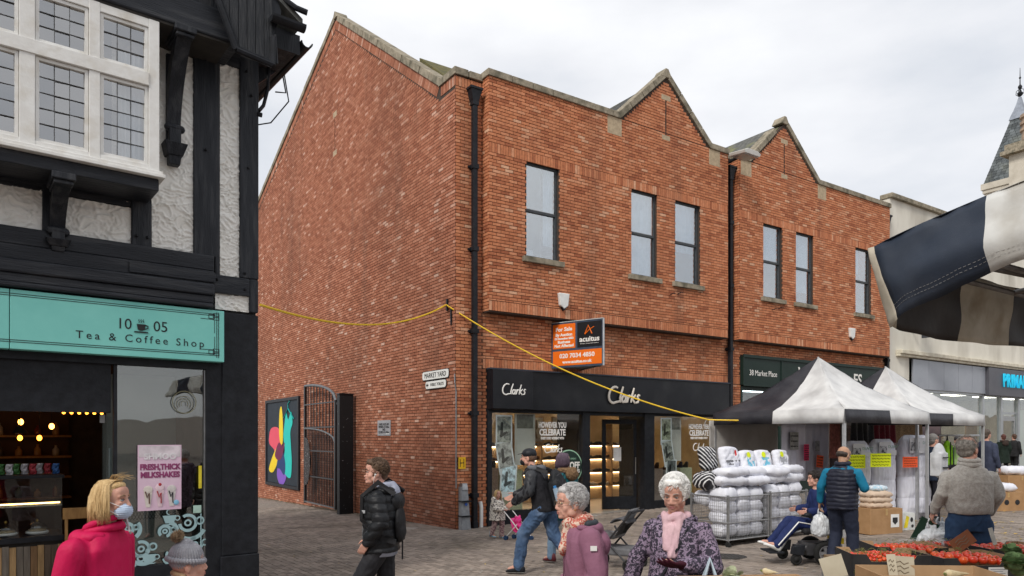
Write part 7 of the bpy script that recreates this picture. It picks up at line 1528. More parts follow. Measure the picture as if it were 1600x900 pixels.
cloth('hanging_sheet', 'long lilac white sheet hanging at the left inside the gazebo', 'sheet', FG, 1221, 1258, 662, 752, .2, SHW, 3); cloth('hanging_sheet', 'slightly greyer sheet hanging beside the long lilac white one', 'sheet', FG, 1259, 1294, 662, 748, .25, M('grey_lilac_sheet', (.50,.50,.58), (.42,.42,.5), 3, .8), 3)
cloth('stall_side_sheet', 'dull grey plastic sheet closing the left back of the gazebo', 'plastic sheet', FG, 1108, 1215, 655, 770, 1.46, M('cloudy_plastic', (.50,.48,.45), (.38,.36,.33), 2, .4, .3), 3, .02)
FUR = [((.03,.03,.033), 'dark charcoal'), ((.18,.012,.03), 'deep red'), ((.22,.15,.09), 'brown')]
for k, (a, b) in enumerate(((1330, 1364), (1365, 1398), (1399, 1440))): cloth('fur_throw', '%s fur throw hanging over the rail behind the duvets' % FUR[k][1], 'throw', FG, a, b, 660, 692, -.2, M('fur_'+FUR[k][1].replace(' ', '_'), FUR[k][0], tuple(q*.5 for q in FUR[k][0]), 25, .95, .8, 50, sheen=.5), 4, .05)
for k, (a, b, c, lab) in enumerate(((1296, 1312, (.30,.12,.10), 'mottled reddish scarf cloth hanging next to the grey lilac sheet'), (1313, 1329, (.12,.09,.08), 'dark brown cloth hanging next to the gazebo leg'))): cloth('hanging_cloth', lab, 'cloth', FG, a, b, 662, 716, .3, M('scarfcloth_%d' % k, c, tuple(q*2 for q in c), 12, .9), 2, .03)
cloth('hanging_cloth', 'dim plum backdrop cloth at the back of the bedding stall', 'cloth', FG, 1296, 1470, 660, 800, 1.40, M('dim_plum', (.06,.045,.05), (.10,.07,.07), 4, .9), 12, .03)
def card(label, fr, x, y, w, h, off, mat, ink=None, cat='price card', tilt=0, rows=4):
    s, z = onp(fr, x, y, off); t = thing('price_card', label, cat, tuple(fr.w((s, off, z))), fr.a); T = RX @ Matrix.Rotation(radians(tilt), 4, 'Z'); o = MB().box(-w/2, w/2, -h/2, h/2, 0, .004).build('card', mat, t); o.matrix_local = T
    if ink:
        q = MB(); rn = random.Random(int(x)); 
        for r_ in range(rows):
            xx = -w*.42; zz = h/2-h*(r_+.75)/(rows+.4)
            while xx < w*.34: L = rn.uniform(.02, .07)*w/.35; q.tube([(xx, zz, .006), (xx+L*.3, zz+h*.035, .006), (xx+L*.6, zz-h*.03, .006), (xx+L, zz+h*.02, .006)], .004*h/.25+.001, 4); xx += L+.012
        o = q.build('handwriting', ink, t); o.matrix_local = T; tag(o, kind='stuff')
    return t
INK = M('marker_ink', (.02,.02,.02)); FY = M('fluorescent_yellow', (.75,.85,.02), (.70,.80,.02), 3, .7); FO = M('fluorescent_orange', (.90,.13,.04), (.85,.12,.04), 3, .7); FP = M('fluorescent_pink', (.85,.05,.16), None, 3, .7)
card('pink price card pinned to the lilac white sheet', FG, 1260, 707, .17, .34, .12, FP, INK, rows=7); card('torn orange card low on the grey lilac sheet', FG, 1281, 721, .24, .26, .16, FO, INK, tilt=-6); card('grey bedding label pinned to the hanging sheet', FG, 1241, 689, .28, .36, .12, M('grey_label', (.36,.36,.34), (.2,.2,.2), 8), INK, rows=3); card('small dark label beside the pink price card', FG, 1277, 697, .16, .22, .16, M('dark_label', (.10,.09,.11), (.3,.3,.3), 9), None)
# tall duvets in their bags
DUV = M('quilted_white', (.72,.73,.80), (.64,.65,.73), 4, .75, .25, 20)
def duvet(x, Y, w, h, lab, cardpic=True):
    X = atX(x, Y); t = thing('duvet_roll', lab, 'duvet', (X, Y, gz(X, Y)+.03), FB.a-radians(18)); q = MB(); rings = []
    for j in range(15):
        f = j/14; z = h*f; k = (1-abs(2*f-1)**7)**.5 if 0 < f < 1 else .25; rings.append([(w/2*(abs(cos(a))**.55)*math.copysign(1, cos(a))*(.55+.45*k if f > .5 else .85+.15*k), .15*(abs(sin(a))**.7)*math.copysign(1, sin(a))*k, z) for a in [2*pi*i/24 for i in range(24)]])
    q.loft(rings); fuse(q, 'quilted_bag', DUV, t, .012, 3, lambda co, n: .020*(abs(sin(pi*co.z/(h/4.0)))**.45-.7)+.008*noise.noise(co*9)+.010*noise.noise(V(co.x*30, co.y*3, co.z*4)))
    if cardpic:
        MB().box(-w*.36, w*.12, -.185, -.172, h*.78, h*.96).build('label_card', M('pale_label', (.62,.62,.64), (.55,.55,.57), 3), t); MB().box(-w*.34, -w*.06, -.190, -.186, h*.81, h*.91).build('label_photo', M('label_photo', (.06,.06,.07), (.4,.4,.42), 14, contrast=(.45, .55)), t)
        text('DUVET', .085, M('grey_green_ink', (.20,.34,.28)), Matrix.Translation((w*.22, -.185, h*.90)) @ RX, t, 'label_lettering'); MB().box(w*.08, w*.36, -.180, -.172, h*.80, h*.86).build('label_card', M('pale_label', (.62,.62,.64)), t)
    return t
duvet(1428, 15.3, .80, 1.78, 'largest upright white duvet with a DUVET label and an orange price card'); duvet(1377, 15.0, .60, 1.72, 'upright white duvet with a yellow price card in the middle of the row'); duvet(1337, 14.8, .62, 1.70, 'upright white duvet with a yellow price card nearest the gazebo leg')
FD = Frame(atX(1428, 15.1), 15.1, 33.96-18)
card('orange price card on the largest duvet', FD, 1422, 722, .38, .22, -.13, FO, INK); card('yellow price card on the middle duvet', FD, 1376, 719, .50, .27, -.42, FY, INK); card('yellow price card beside the gazebo leg', FD, 1339, 721, .40, .27, -.30, FY, INK)
# wire trolleys with bedding
WIRE = M('galvanised_wire', (.36,.36,.36), (.26,.26,.26), 12, .4, metal=.7); FT = Frame(3.66, 12.2, 33.96)
TW, TD, TH = 1.10, .84, .86
def trolley(i, lab):
    o_ = FT.w((i*1.14, 0, 0)); zg = gz(o_.x, o_.y); t = thing('wire_trolley', lab, 'trolley', (o_.x, o_.y, zg), FT.a)
    for x in (.015, TW-.015):
        for y in (.015, TD-.015): q = MB(); q.box(x-.016, x+.016, y-.016, y+.016, .10, TH+.03); q.build('post', WIRE, t); q = MB(); q.cyl((x-.015, y, .05), (x+.015, y, .05), .05, None, 12); q.box(x-.02, x+.02, y-.015, y+.015, .05, .11); q.build('castor', RUB, t)
    for z in (.13, .42, TH): q = MB(); q.tube([(.0, 0, z), (TW, 0, z), (TW, TD, z), (0, TD, z), (0, 0, z)], .012, 6); q.build('rail', WIRE, t)
    q = MB(); q.box(0, TW, 0, TD, .125, .14); q.build('base_shelf', M('trolley_base', (.12,.12,.12)), t)
    q = MB()
    for k in range(1, 26): x = TW*k/26; q.cyl((x, 0, .14), (x, 0, TH), .0028, None, 4); q.cyl((x, TD, .14), (x, TD, TH), .0028, None, 4)
    for k in range(1, 20): y = TD*k/20; q.cyl((0, y, .14), (0, y, TH), .0028, None, 4); q.cyl((TW, y, .14), (TW, y, TH), .0028, None, 4)
    for k in range(1, 13): z = .14+(TH-.14)*k/13; q.tube([(.0, 0, z), (TW, 0, z), (TW, TD, z), (0, TD, z), (0, 0, z)], .0026, 4)
    tag(q.build('wire_mesh', WIRE, t), kind='stuff'); return zg
z1 = trolley(0, 'wire trolley full of white bedding, nearer the shoe shop'); z2 = trolley(1, 'wire trolley full of white bedding, nearer the wheelchair')
def pillow_me(w, d, h, seed, mat, name='pillow'):
    q = MB(); n = 18; P = {}
    for s_ in (1, -1):
        for i in range(n+1):
            for j in range(n+1):
                x = 2*i/n-1; y = 2*j/n-1; th = ((1-x**4)*(1-y**4))**.42; wv = 1-.06*(1-abs(y))*abs(x)**3; p = (w/2*x*(1-.10*y*y), d/2*y*(1-.10*x*x), s_*h/2*th*(1+.30*noise.noise((x*1.6+seed, y*1.6, s_)))+(.020*noise.noise((x*3.5+seed, y*5, s_*2))+.012*(1-abs(noise.noise((x*7+seed, y*3, s_*3)))*3))*min(1, th*1.5)); P[(s_, i, j)] = p
        for i in range(n):
            for j in range(n):
                f = [P[(s_, i, j)], P[(s_, i+1, j)], P[(s_, i+1, j+1)], P[(s_, i, j+1)]]; q.poly(f if s_ > 0 else f[::-1])
    me = q.mesh(name, mat, True); bm = bmesh.new(); bm.from_mesh(me); bmesh.ops.remove_doubles(bm, verts=bm.verts, dist=.003); bm.to_mesh(me); bm.free(); me.polygons.foreach_set('use_smooth', [True]*len(me.polygons)); return me
PWM = M('white_bedding', (.74,.75,.80), (.66,.67,.74), 5, .7, .25, 14, bdist=.02); PM = [pillow_me(.66, .42, .17, k, PWM) for k in range(4)]; BM_ = [pillow_me(.37, .42, .25, k+9, PWM, 'bedding_pack') for k in range(4)]
def put(me, name, label, cat, fr, p, rz=0, rx=0, group=None, ry=0):
    o = bpy.data.objects.new(name, me); COL.objects.link(o); o.matrix_world = fr.M @ Matrix.Translation(p) @ Matrix.Rotation(rz, 4, 'Z') @ Matrix.Rotation(rx, 4, 'X') @ Matrix.Rotation(ry, 4, 'Y'); return tag(o, label, cat, group)
OR = ['first', 'second', 'third', 'fourth', 'fifth', 'sixth', 'seventh', 'eighth']
for i in range(2):
    for c_ in range(3):
        for lay in range(4): put(BM_[(i+c_+lay) % 4], 'bedding_pack', '%s pack of white bedding from the left, %s layer in the %s trolley' % (OR[c_], ('bottom', 'second', 'third', 'top')[lay], ('left', 'right')[i]), 'bedding pack', FT, (i*1.14+.19+c_*.355, .26+random.uniform(-.02, .02), z1+.27+lay*.205+random.uniform(-.02, .02)), random.uniform(-.25, .25), random.uniform(-.25, .25), 'packs of white bedding in the trolleys')
    for c_ in range(3): put(BM_[(i+c_) % 4], 'bedding_pack', '%s pack of white bedding along the back of the %s trolley' % (OR[c_], ('left', 'right')[i]), 'bedding pack', FT, (i*1.14+.19+c_*.355, .62, z1+.80), random.uniform(-.1, .1), 0, 'packs of white bedding in the trolleys')
for lay in range(2):
    for c_ in range(4): put(PM[(lay+c_) % 4], 'pillow', '%s white pillow from the left, %s layer on top of the trolleys' % (OR[c_], ('lower', 'upper')[lay]), 'pillow', FT, (.32+c_*.56+lay*.05, .26+random.uniform(-.05, .05), z1+1.12+lay*.14), random.uniform(-.22, .22), random.uniform(-.12, .12), 'pillows stacked on the trolleys')
BLK = M('white_diagonal_print', (.02,.02,.025)); 
def printed(label, p, rz, w, h, bg, cardm=None, stick=True, txt=None):
    o = put(pillow_me(w, h, .16, p[0]*7, bg, 'packed_pillow'), 'packed_pillow', None, None, FT, p, rz, pi/2-.22); t = o; tag(o, label, 'pillow')
    if cardm: c1 = MB().box(-w*.22, w*.22, -h*.42, h*.12, .078, .086).build('label_card', cardm, o)
    if stick: c2 = disc(.055, .004, Matrix()).build('price_sticker', FY, o); c2.matrix_local = Matrix.Translation((-.05, .10, .090))
    if txt: text(txt[0], .065, DARKTXT, Matrix.Translation((0, -.06, .088)), o, 'label_lettering'); text(txt[1], .04, DARKTXT, Matrix.Translation((-.05, -.12, .088)), o, 'label_lettering'); MB().box(w*.18, w*.26, -.02, .13, .084, .09).build('red_label', M('red_label', (.65,.04,.04)), o)
    return o
BC = M('cyan_label', (.10,.42,.60), (.30,.60,.72), 9); GC = M('silver_label', (.30,.31,.34), (.42,.43,.46), 9)
STR = bpy.data.materials.new('black_bag_white_slashes'); STR.use_nodes = True; _n = STR.node_tree.nodes; _l = STR.node_tree.links; _t = _n.new('ShaderNodeTexCoord'); _w = _n.new('ShaderNodeTexWave'); _w.inputs['Scale'].default_value = 7; _w.inputs['Distortion'].default_value = .6; _w.bands_direction = 'DIAGONAL'; _r = _n.new('ShaderNodeValToRGB'); _r.color_ramp.elements[0].color = (.012,.012,.016,1); _r.color_ramp.elements[0].position = .72; _r.color_ramp.elements[1].position = .8; _r.color_ramp.elements[1].color = (.7,.7,.7,1); _l.new(_t.outputs['Object'], _w.inputs[0]); _l.new(_w.outputs[0], _r.inputs[0]); _l.new(_r.outputs[0], _n['Principled BSDF'].inputs['Base Color'])
put(pillow_me(.42, .40, .3, 3, STR, 'printed_bag'), 'printed_bag', 'lower black bag with white slashes at the left end of the trolleys', 'bag', FT, (.05, .50, z1+1.12), .1); put(pillow_me(.40, .44, .2, 5, STR, 'printed_bag'), 'printed_bag', 'upper black bag with white slashes beside the Egyptian cotton pillow', 'bag', FT, (.20, .62, z1+1.50), .1, pi/2-.2)
printed('white pillow pack reading egyptian cotton pillow pair on the left of the trolleys', (.62, .50, z1+1.50), .05, .52, .44, PWM, None, False, ('egyptian cotton', 'pillow pair'))
printed('upright pillow with a cyan label, left of the two cyan ones', (1.08, .46, z1+1.44), .1, .46, .42, PWM, BC); printed('upright pillow with a cyan label, right of the two cyan ones', (1.52, .46, z1+1.44), 0, .46, .42, PWM, BC); printed('upright pillow with a silver grey label at the right of the trolleys', (2.05, .46, z1+1.44), .1, .46, .42, PWM, GC)
# cardboard boxes, folded towels
CARD = M('brown_cardboard', (.40,.24,.12), (.33,.19,.09), 5, .8, .2, 30); CARDI = M('cardboard_inside', (.46,.31,.18), (.38,.25,.14), 5, .85)
def cbox(name, lab, X, Y, w, d, h, rz, z=None, tape=True, mat=None, cat='box'):
    t = thing(name, lab, cat, (X, Y, gz(X, Y)+.01 if z is None else z), rz); m = mat or CARD
    MB().box(-w/2, w/2, -d/2, d/2, 0, h).build('carton', m, t, bevel=.006)
    for x in (-1, 1): q = MB(); q.prism([(x*.002, -d/2+.005, h+.002), (x*w/2, -d/2+.005, h+.002), (x*w/2, d/2-.005, h+.002), (x*.002, d/2-.005, h+.002)], (0, 0, .004)); q.build('flap', m, t)
    if tape: q = MB(); q.box(-.025, .025, -d/2-.003, -d/2-.0005, h*.75, h); q.box(-.025, .025, -d/2, d/2, h+.0065, h+.009); q.build('parcel_tape', M('parcel_tape', (.50,.33,.14), rough=.3), t)
    return t
bX, bY = ground(1381, 836); bt_ = cbox('cardboard_box', 'large brown cardboard box under the folded cream towels', bX, bY+.3, .78, .50, .46, radians(20))
q = MB(); q.box(.10, .30, -.254, -.2505, .12, .36); q.build('white_label', WHITE, bt_); q = MB(); q.prism([(.14, -.258, .30), (.26, -.258, .30), (.26, -.258, .22), (.20, -.258, .17), (.14, -.258, .22)], (0, .003, 0)); q.build('shield_print', DARKTXT, bt_)
TOW = pillow_me(.56, .38, .13, 2, M('cream_towel', (.60,.47,.36), (.52,.40,.30), 8, .95, .4, 60), 'folded_towel')
for k in range(3): put(TOW, 'folded_towel', '%s folded cream towel in the stack on the cardboard box' % ('lowest', 'middle', 'top')[k], 'towel', Frame(bX, bY+.3, 20), (0, 0, gz(bX, bY)+.52+k*.10), random.uniform(-.08, .08), 0, 'folded towels on the cardboard box')
put(pillow_me(.34, .24, .10, 6, M('blue_white_packet', (.30,.50,.62), (.7,.72,.75), 18), 'plastic_packet'), 'plastic_packet', 'blue and white plastic packet lying on the towels', 'packet', Frame(bX, bY+.3, 20), (.05, 0, gz(bX, bY)+.83)); put(pillow_me(.34, .46, .16, 8, PWM, 'white_pack'), 'white_pack', 'white bedding pack standing on the towel box beside the phone', 'bedding pack', Frame(bX-.38, bY+.45, 20), (0, 0, gz(bX, bY)+.98), 0, pi/2-.2)
wb = cbox('fruit_carton', 'small white carton with yellow and black print beside the brown box', bX+.66, bY+.62, .34, .3, .32, radians(20), tape=False, mat=M('white_carton', (.66,.68,.66), None, 6)); q = MB(); q.prism([(-.12, -.156, .05), (-.03, -.156, .05), (.02, -.156, .25), (-.05, -.156, .28)], (0, .003, 0)); q.build('yellow_print', M('banana_yellow', (.8,.65,.03)), wb); q = MB(); q.ell((.08, -.156, .2), (.035, .003, .045)); q.ell((.1, -.156, .08), (.03, .003, .03)); q.build('black_print', DARKTXT, wb)
X, Y = ground(1578, 800); b2 = cbox('cardboard_box', 'brown carton with dark spots printed on its side at the right edge', X, Y+.4, .85, .6, .42, radians(8)); q = MB(); 
for x in (-.3, -.05, .22): q.ell((x, -.305, .2), (.06, .003, .06))
q.build('printed_spots', DARKTXT, b2); put(pillow_me(.7, .5, .2, 12, PWM), 'bedding_pack', 'packed bedding lying on the spotted carton', 'bedding pack', Frame(X, Y+.4, 8), (0, 0, gz(X, Y)+.52)); X, Y = ground(1592, 772); cbox('cardboard_box', 'plain brown carton behind the spotted one', X+.2, Y+.5, .9, .6, .5, radians(8)); put(pillow_me(.8, .5, .26, 14, PWM), 'bedding_pack', 'white bedding pack on the plain carton at the right edge', 'bedding pack', Frame(X+.2, Y+.5, 8), (0, 0, gz(X, Y)+.64))
# green backpacks rail and grey-white pack near the duvets
for k, (x, c, lab) in enumerate(((1480, (.28,.62,.02), 'lime green bag hanging left on the far stall rail'), (1500, (.45,.62,.30), 'white and lime bag hanging in the middle of the far stall rail'), (1517, (.62,.64,.60), 'white bag hanging right on the far stall rail'))):
    Yb = 16.6; Xb = atX(x, Yb); t = thing('hanging_bag', lab, 'bag', (Xb, Yb, 0), FB.a); q = MB(); q.ell((0, 0, 1.52), (.17, .09, .30)); q.box(-.14, .14, -.07, .07, 1.25, 1.7); fuse(q, 'bag', M('bagc_%d' % k, c, tuple(v*.8 for v in c), 5), t, .015, 3); q = MB(); q.box(-.05, -.02, -.10, -.085, 1.25, 1.78); q.tube([(-.05, 0, 1.75), (0, 0, 1.92), (.05, 0, 1.75)], .012, 6); q.build('strap', BLACKP, t)
Yb = 16.6; q = MB(); p0, p1 = V(atX(1466, Yb), Yb, 1.93), V(atX(1530, Yb+.6), Yb+.6, 1.93); q.cyl(p0, p1, .02, None, 8); tag(q.build('rail', ALU), 'metal rail of the far stall holding the lime bags', 'rail')
Yb = 13.9; t = thing('rucksack', 'grey and white rucksack standing behind the largest duvet', 'rucksack', (atX(1467, Yb), Yb, gz(atX(1467, Yb), Yb)), FB.a); q = MB(); q.ell((0, 0, 1.30), (.17, .12, .34)); q.box(-.14, .14, -.11, .1, 1.0, 1.45); fuse(q, 'bag', M('grey_white_pack', (.55,.56,.58), (.42,.43,.45), 5), t, .014, 3); q = MB(); q.box(-.1, .1, -.14, -.12, 1.15, 1.18); q.box(-.1, .1, -.14, -.12, 1.35, 1.37); q.cyl((0, 0, 0), (0, 0, 1.0), .02, None, 8); q.build('straps_and_stand', BLACKP, t)
# ------------------------------------------------------------------ fruit stall in the foreground
tb = thing('market_table', 'low market table carrying the tomato crates, under the near awning', 'table', (3.55, 5.95, 0), 0); MB().box(-.48, 2.4, -1.05, 1.15, .70, .735).build('table_top', M('rough_board', (.25,.17,.10), None, 6, .8), tb)
for x in (-.5, 2.2):
    for y in (-.95, 1.05): MB().box(x-.03, x+.03, y-.03, y+.03, -.1, .70).build('leg', STEEL, tb)
TZ = .737; CB = M('black_card', (.022,.022,.024), (.035,.034,.034), 9, .7)
def crate(name, lab, X, Y, w, d, h, rz, outer, z=TZ, dip=True, cat='crate'):
    t = thing(name, lab, cat, (X, Y, z), rz); th = .007; 
    o = MB().box(-w/2, w/2, -d/2, d/2, 0, .01).build('base', CARDI, t)
    def wall(a, b, out):
        a = Vector(a); b = Vector(b); dr_ = (b-a).normalized(); nn = V(-dr_.y, dr_.x, 0); L = (b-a).length
        prof = [(0, 0), (L, 0), (L, h), (L*.82, h), (L*.76, h*.68), (L*.24, h*.68), (L*.18, h), (0, h)] if dip else [(0, 0), (L, 0), (L, h), (0, h)]
        q = MB(); q.prism([a+dr_*s+V(0, 0, z_) for s, z_ in prof], nn*-th); q.build('side', outer, t); q = MB(); q.prism([a+dr_*s+nn*.0005+V(0, 0, z_) for s, z_ in prof], nn*.003); q.build('side_lining', CARDI, t)
    wall((-w/2, -d/2, 0), (w/2, -d/2, 0), 0); wall((w/2, d/2, 0), (-w/2, d/2, 0), 0)
    dd = dip; dip = False; wall((w/2, -d/2, 0), (w/2, d/2, 0), 0); wall((-w/2, d/2, 0), (-w/2, -d/2, 0), 0); return t
TOMM = [M('tomato_red', (.62,.035,.012), (.55,.05,.015), 5, .22, spec=.6), M('tomato_orange', (.68,.10,.02), (.62,.06,.015), 5, .22)]
def tomato_me(m, r):
    q = MB(); n = 14; q.lathe([(.02*r, -.78*r), (.5*r, -.76*r), (.88*r, -.45*r), (1.0*r, 0), (.9*r, .42*r), (.55*r, .72*r), (.2*r, .72*r), (.02*r, .64*r)], n=n); return q.mesh('tomato', m, True)
TM_ = [[tomato_me(m, r) for m in TOMM] for r in (.037, .018)]
STEM = M('green_stem', (.12,.17,.04), (.20,.18,.08), 20, .8)
def stem_me():
    q = MB()
    for k in range(5): a = 2*pi*k/5; q.tube([(0, 0, 0), (.011*cos(a), .011*sin(a), .002), (.018*cos(a), .018*sin(a), -.003)], [.0022, .0018, .0008], 4)
    q.cyl((0, 0, 0), (.002, 0, .012), .002, None, 4); return q.mesh('stem', STEM)
SM_ = stem_me()
cnt = [0]
def fill(X, Y, z, w, d, rz, size, n, lab, heap=.02, name='tomato', stems=True, vine=False):
    rn = random.Random(int(X*100)+n); r = .037 if size == 0 else .018; done = 0; pos = []; T0 = Matrix.Translation((X, Y, z)) @ Matrix.Rotation(rz, 4, 'Z')
    nx = max(1, int(w/(r*1.95))); ny = max(1, int(d/(r*1.85))); 
    for j in range(ny):
        for i in range(nx):
            if done >= n: break
            x = -w/2+(i+.5+(.25 if j % 2 else -.25)*.6)*w/nx+rn.uniform(-.2, .2)*r; y = -d/2+(j+.5)*d/ny+rn.uniform(-.2, .2)*r; zz = heap*(1-abs(x/w*2)**2)*(1-abs(y/d*2)**2)+rn.uniform(-.004, .010)
            pos.append((x, y, zz)); done += 1
    solo = cnt[0]+len(pos) <= 290
    if solo:
        cnt[0] += len(pos)
        for p in pos:
            o = bpy.data.objects.new(name, TM_[size][rn.random() < .3]); COL.objects.link(o); o.matrix_world = T0 @ Matrix.Translation(p) @ Matrix.Rotation(rn.uniform(0, 6), 4, 'Z') @ Matrix.Rotation(rn.uniform(-.7, .7), 4, 'X') @ Matrix.Scale(rn.uniform(.88, 1.12), 4)
            tag(o, lab, 'tomato', lab+' group')
            if stems and size == 0: s_ = bpy.data.objects.new('stem', SM_); COL.objects.link(s_); s_.parent = o; s_.location = (0, 0, .67*r)
    vq = MB()
    if vine:
        for k in range(int(n*.6)):
            x = rn.uniform(-w/2, w/2); y = rn.uniform(-d/2, d/2); a = rn.uniform(0, 6.3); L = rn.uniform(.03, .07); z_ = r*1.1+heap*.8; vq.tube([T0 @ V(x, y, z_), T0 @ V(x+L*.5*cos(a), y+L*.5*sin(a), z_+.016), T0 @ V(x+L*cos(a), y+L*sin(a), z_+.004)], [.0022, .0020, .001], 4)
        tag(vq.build('tomato_vines', STEM), 'thin green vine stalks on the %s' % lab.replace('tomato', 'tomatoes', 1)[:60], 'stalks', kind='stuff')
cA = (atX(1378, 6.1), 6.1); cB = (atX(1505, 5.95), 5.95)
crate('tomato_crate', 'black card crate of small vine tomatoes, leftmost on the fruit stall', cA[0], cA[1], .62, .40, .19, radians(-6), CB); fill(cA[0], cA[1], TZ+.135, .55, .34, radians(-6), 1, 120, 'cherry tomato in the leftmost black crate', .03, vine=True)
crate('tomato_crate', 'black card crate with a white label in the middle of the fruit stall', cB[0], cB[1], .62, .40, .19, radians(4), CB); fill(cB[0], cB[1], TZ+.14, .56, .34, radians(4), 0, 36, 'tomato in the black crate with the white label', .035, vine=True)
lbl = thing('crate_label', 'white printed label stuck on the front of the middle black crate', 'label', (cB[0], cB[1], TZ), radians(4)); MB().box(.06, .22, -.2105, -.2080, .03, .115).build('paper', WHITE, lbl); q = MB(); 
for k in range(4): q.box(.075, .20-.02*(k % 2), -.2120, -.2106, .095-k*.016, .099-k*.016)
q.build('printed_lines', M('grey_ink', (.25,.25,.3)), lbl)
cC = (atX(1410, 6.62), 6.62); crate('tomato_crate', 'black card crate of large tomatoes behind the leftmost crate', cC[0], cC[1], .60, .40, .17, radians(-6), CB); fill(cC[0]+.04, cC[1]-.02, TZ+.12, .54, .34, radians(-6), 0, 34, 'large tomato in the crate behind the leftmost one', .03, vine=True)
cD = (atX(1570, 6.5), 6.5); crate('tomato_crate', 'brown lined black crate of tomatoes at the right edge of the stall', cD[0], cD[1], .62, .42, .18, radians(6), CB); fill(cD[0], cD[1], TZ+.13, .56, .36, radians(6), 0, 38, 'tomato in the crate at the right edge', .035)
PUN = glass_mat('clear_punnet', (.92,.90,.90), .10)
for k, (x, Y_) in enumerate(((1452, 7.05), (1493, 7.1), (1432, 6.95))):
    X = atX(x, Y_); t = thing('tomato_punnet', ('clear plastic punnet of cherry tomatoes, middle of three behind the crates', 'clear plastic punnet of cherry tomatoes, rightmost of three', 'clear plastic punnet of cherry tomatoes, leftmost of three')[k], 'punnet', (X, Y_, TZ+.07), radians(10*k-10)); q = MB(); q.loft([[(sx*a, sy*b, z) for sx, sy in ((-1, -1), (1, -1), (1, 1), (-1, 1))] for a, b, z in ((.11, .075, 0), (.13, .09, .08), (.14, .10, .082))], cap=False); q.build('tray', PUN, t); MB().box(-.11, .11, -.075, .075, -.004, 0).build('base', PUN, t)
    fill(X, Y_, TZ+.095, .20, .14, radians(10*k-10), 1, 20, 'cherry tomato in the %s clear punnet' % ('middle', 'rightmost', 'leftmost')[k], .025, vine=True)
MB().box(-.45, .55, -.12, .14, 0, .068)
t = thing('display_riser', 'upturned flat crate under the tomato punnets', 'crate', (atX(1460, 7.02), 7.02, TZ), 0); MB().box(-.45, .55, -.14, .16, 0, .067).build('crate', CARD, t)
cE = (atX(1452, 5.15), 5.15); crate('vegetable_crate', 'open brown cardboard crate along the bottom edge of the stall', cE[0], cE[1], .85, .42, .20, radians(-3), CARD, dip=False)
PAR = M('parsnip_skin', (.66,.58,.38), (.52,.42,.25), 12, .7, .3); 
def veg(X, Y, z, L, r, a, lab, name='parsnip', m=PAR): 
    t = thing(name, lab, name, (X, Y, z), a); q = MB(); q.tube([(0, 0, 0), (L*.12, 0, .003), (L*.5, 0, .0), (L*.8, .01, 0), (L, .0, 0)], [r*.7, r, r*.62, r*.3, r*.08], 12); fuse(q, 'root', m, t, .006, 2, folds(.002, 60)); q = MB(); q.cyl((0, 0, 0), (-.015, 0, .01), r*.35, r*.2, 8); q.build('crown', STEM, t)
veg(atX(1478, 5.15), 5.15, TZ+.17, .20, .035, .2, 'thick potato coloured parsnip lying in the brown crate'); 
SHF = M('beige_card', (.52,.47,.36), (.44,.39,.29), 4, .85)
def stickcard(lab, x, y, Y, w, h, rz, tilt, m=SHF, mark=True, cat='price card', stick=True):
    X = atX(x, Y); z = zat(y, Y); t = thing('price_card', lab, cat, (X, Y, z), radians(rz)); T = Matrix.Rotation(radians(tilt), 4, 'Y') @ Matrix.Rotation(radians(-12), 4, 'X'); MB().box(-w/2, w/2, -.0015, .0015, -h/2, h/2, T=T).build('card', m, t)
    if stick: q = MB(); q.cyl(T @ V(0, .004, h*.2), T @ V(0, .004, -h/2-.18), .004, None, 5); q.build('stick', CARDI, t)
    if mark:
        q = MB()
        for k in range(3): q.tube([T @ V(-w*.3, -.004, h*.2-k*h*.2), T @ V(-w*.1, -.004, h*.28-k*h*.2), T @ V(w*.05, -.004, h*.15-k*h*.2), T @ V(w*.25, -.004, h*.24-k*h*.2)], .0035, 4)
        tag(q.build('pencil_marks', M('faint_ink', (.25,.2,.14)), t), kind='stuff')
stickcard('blank beige card leaning at the left end of the fruit stall', 1302, 886, 5.6, .18, .17, 0, -14, mark=False); stickcard('beige card with faint writing in front of the leftmost crate', 1410, 887, 5.35, .19, .17, 5, 5); stickcard('small tilted beige card beside the one with faint writing', 1394, 884, 5.3, .06, .17, -30, -8, mark=True)
stickcard('brown card with yellow handwriting tilted over the tomatoes', 1504, 846, 6.2, .20, .12, 0, -34, M('rust_card', (.30,.12,.06), (.25,.09,.04), 5), True); stickcard('curled white card standing among the tomatoes', 1551, 838, 6.3, .05, .15, 20, -8, M('pale_card', (.62,.60,.54)), False)
t = thing('box_lid', 'dark green printed box lid standing against the carrier bag', 'box lid', (atX(1437, 7.35), 7.35, zat(846, 7.35)), 0); T_ = Matrix.Rotation(radians(28), 4, 'Y'); MB().box(-.10, .10, -.006, .006, -.02, .24, T=T_).build('panel', M('bottle_green_card', (.015,.04,.025)), t); q = MB(); q.tube([T_ @ V(-.03, -.009, .05), T_ @ V(.03, -.009, .08), T_ @ V(-.02, -.009, .12), T_ @ V(.03, -.009, .16)], .006, 5); q.build('pale_print', M('pale_mint', (.5,.6,.5)), t)
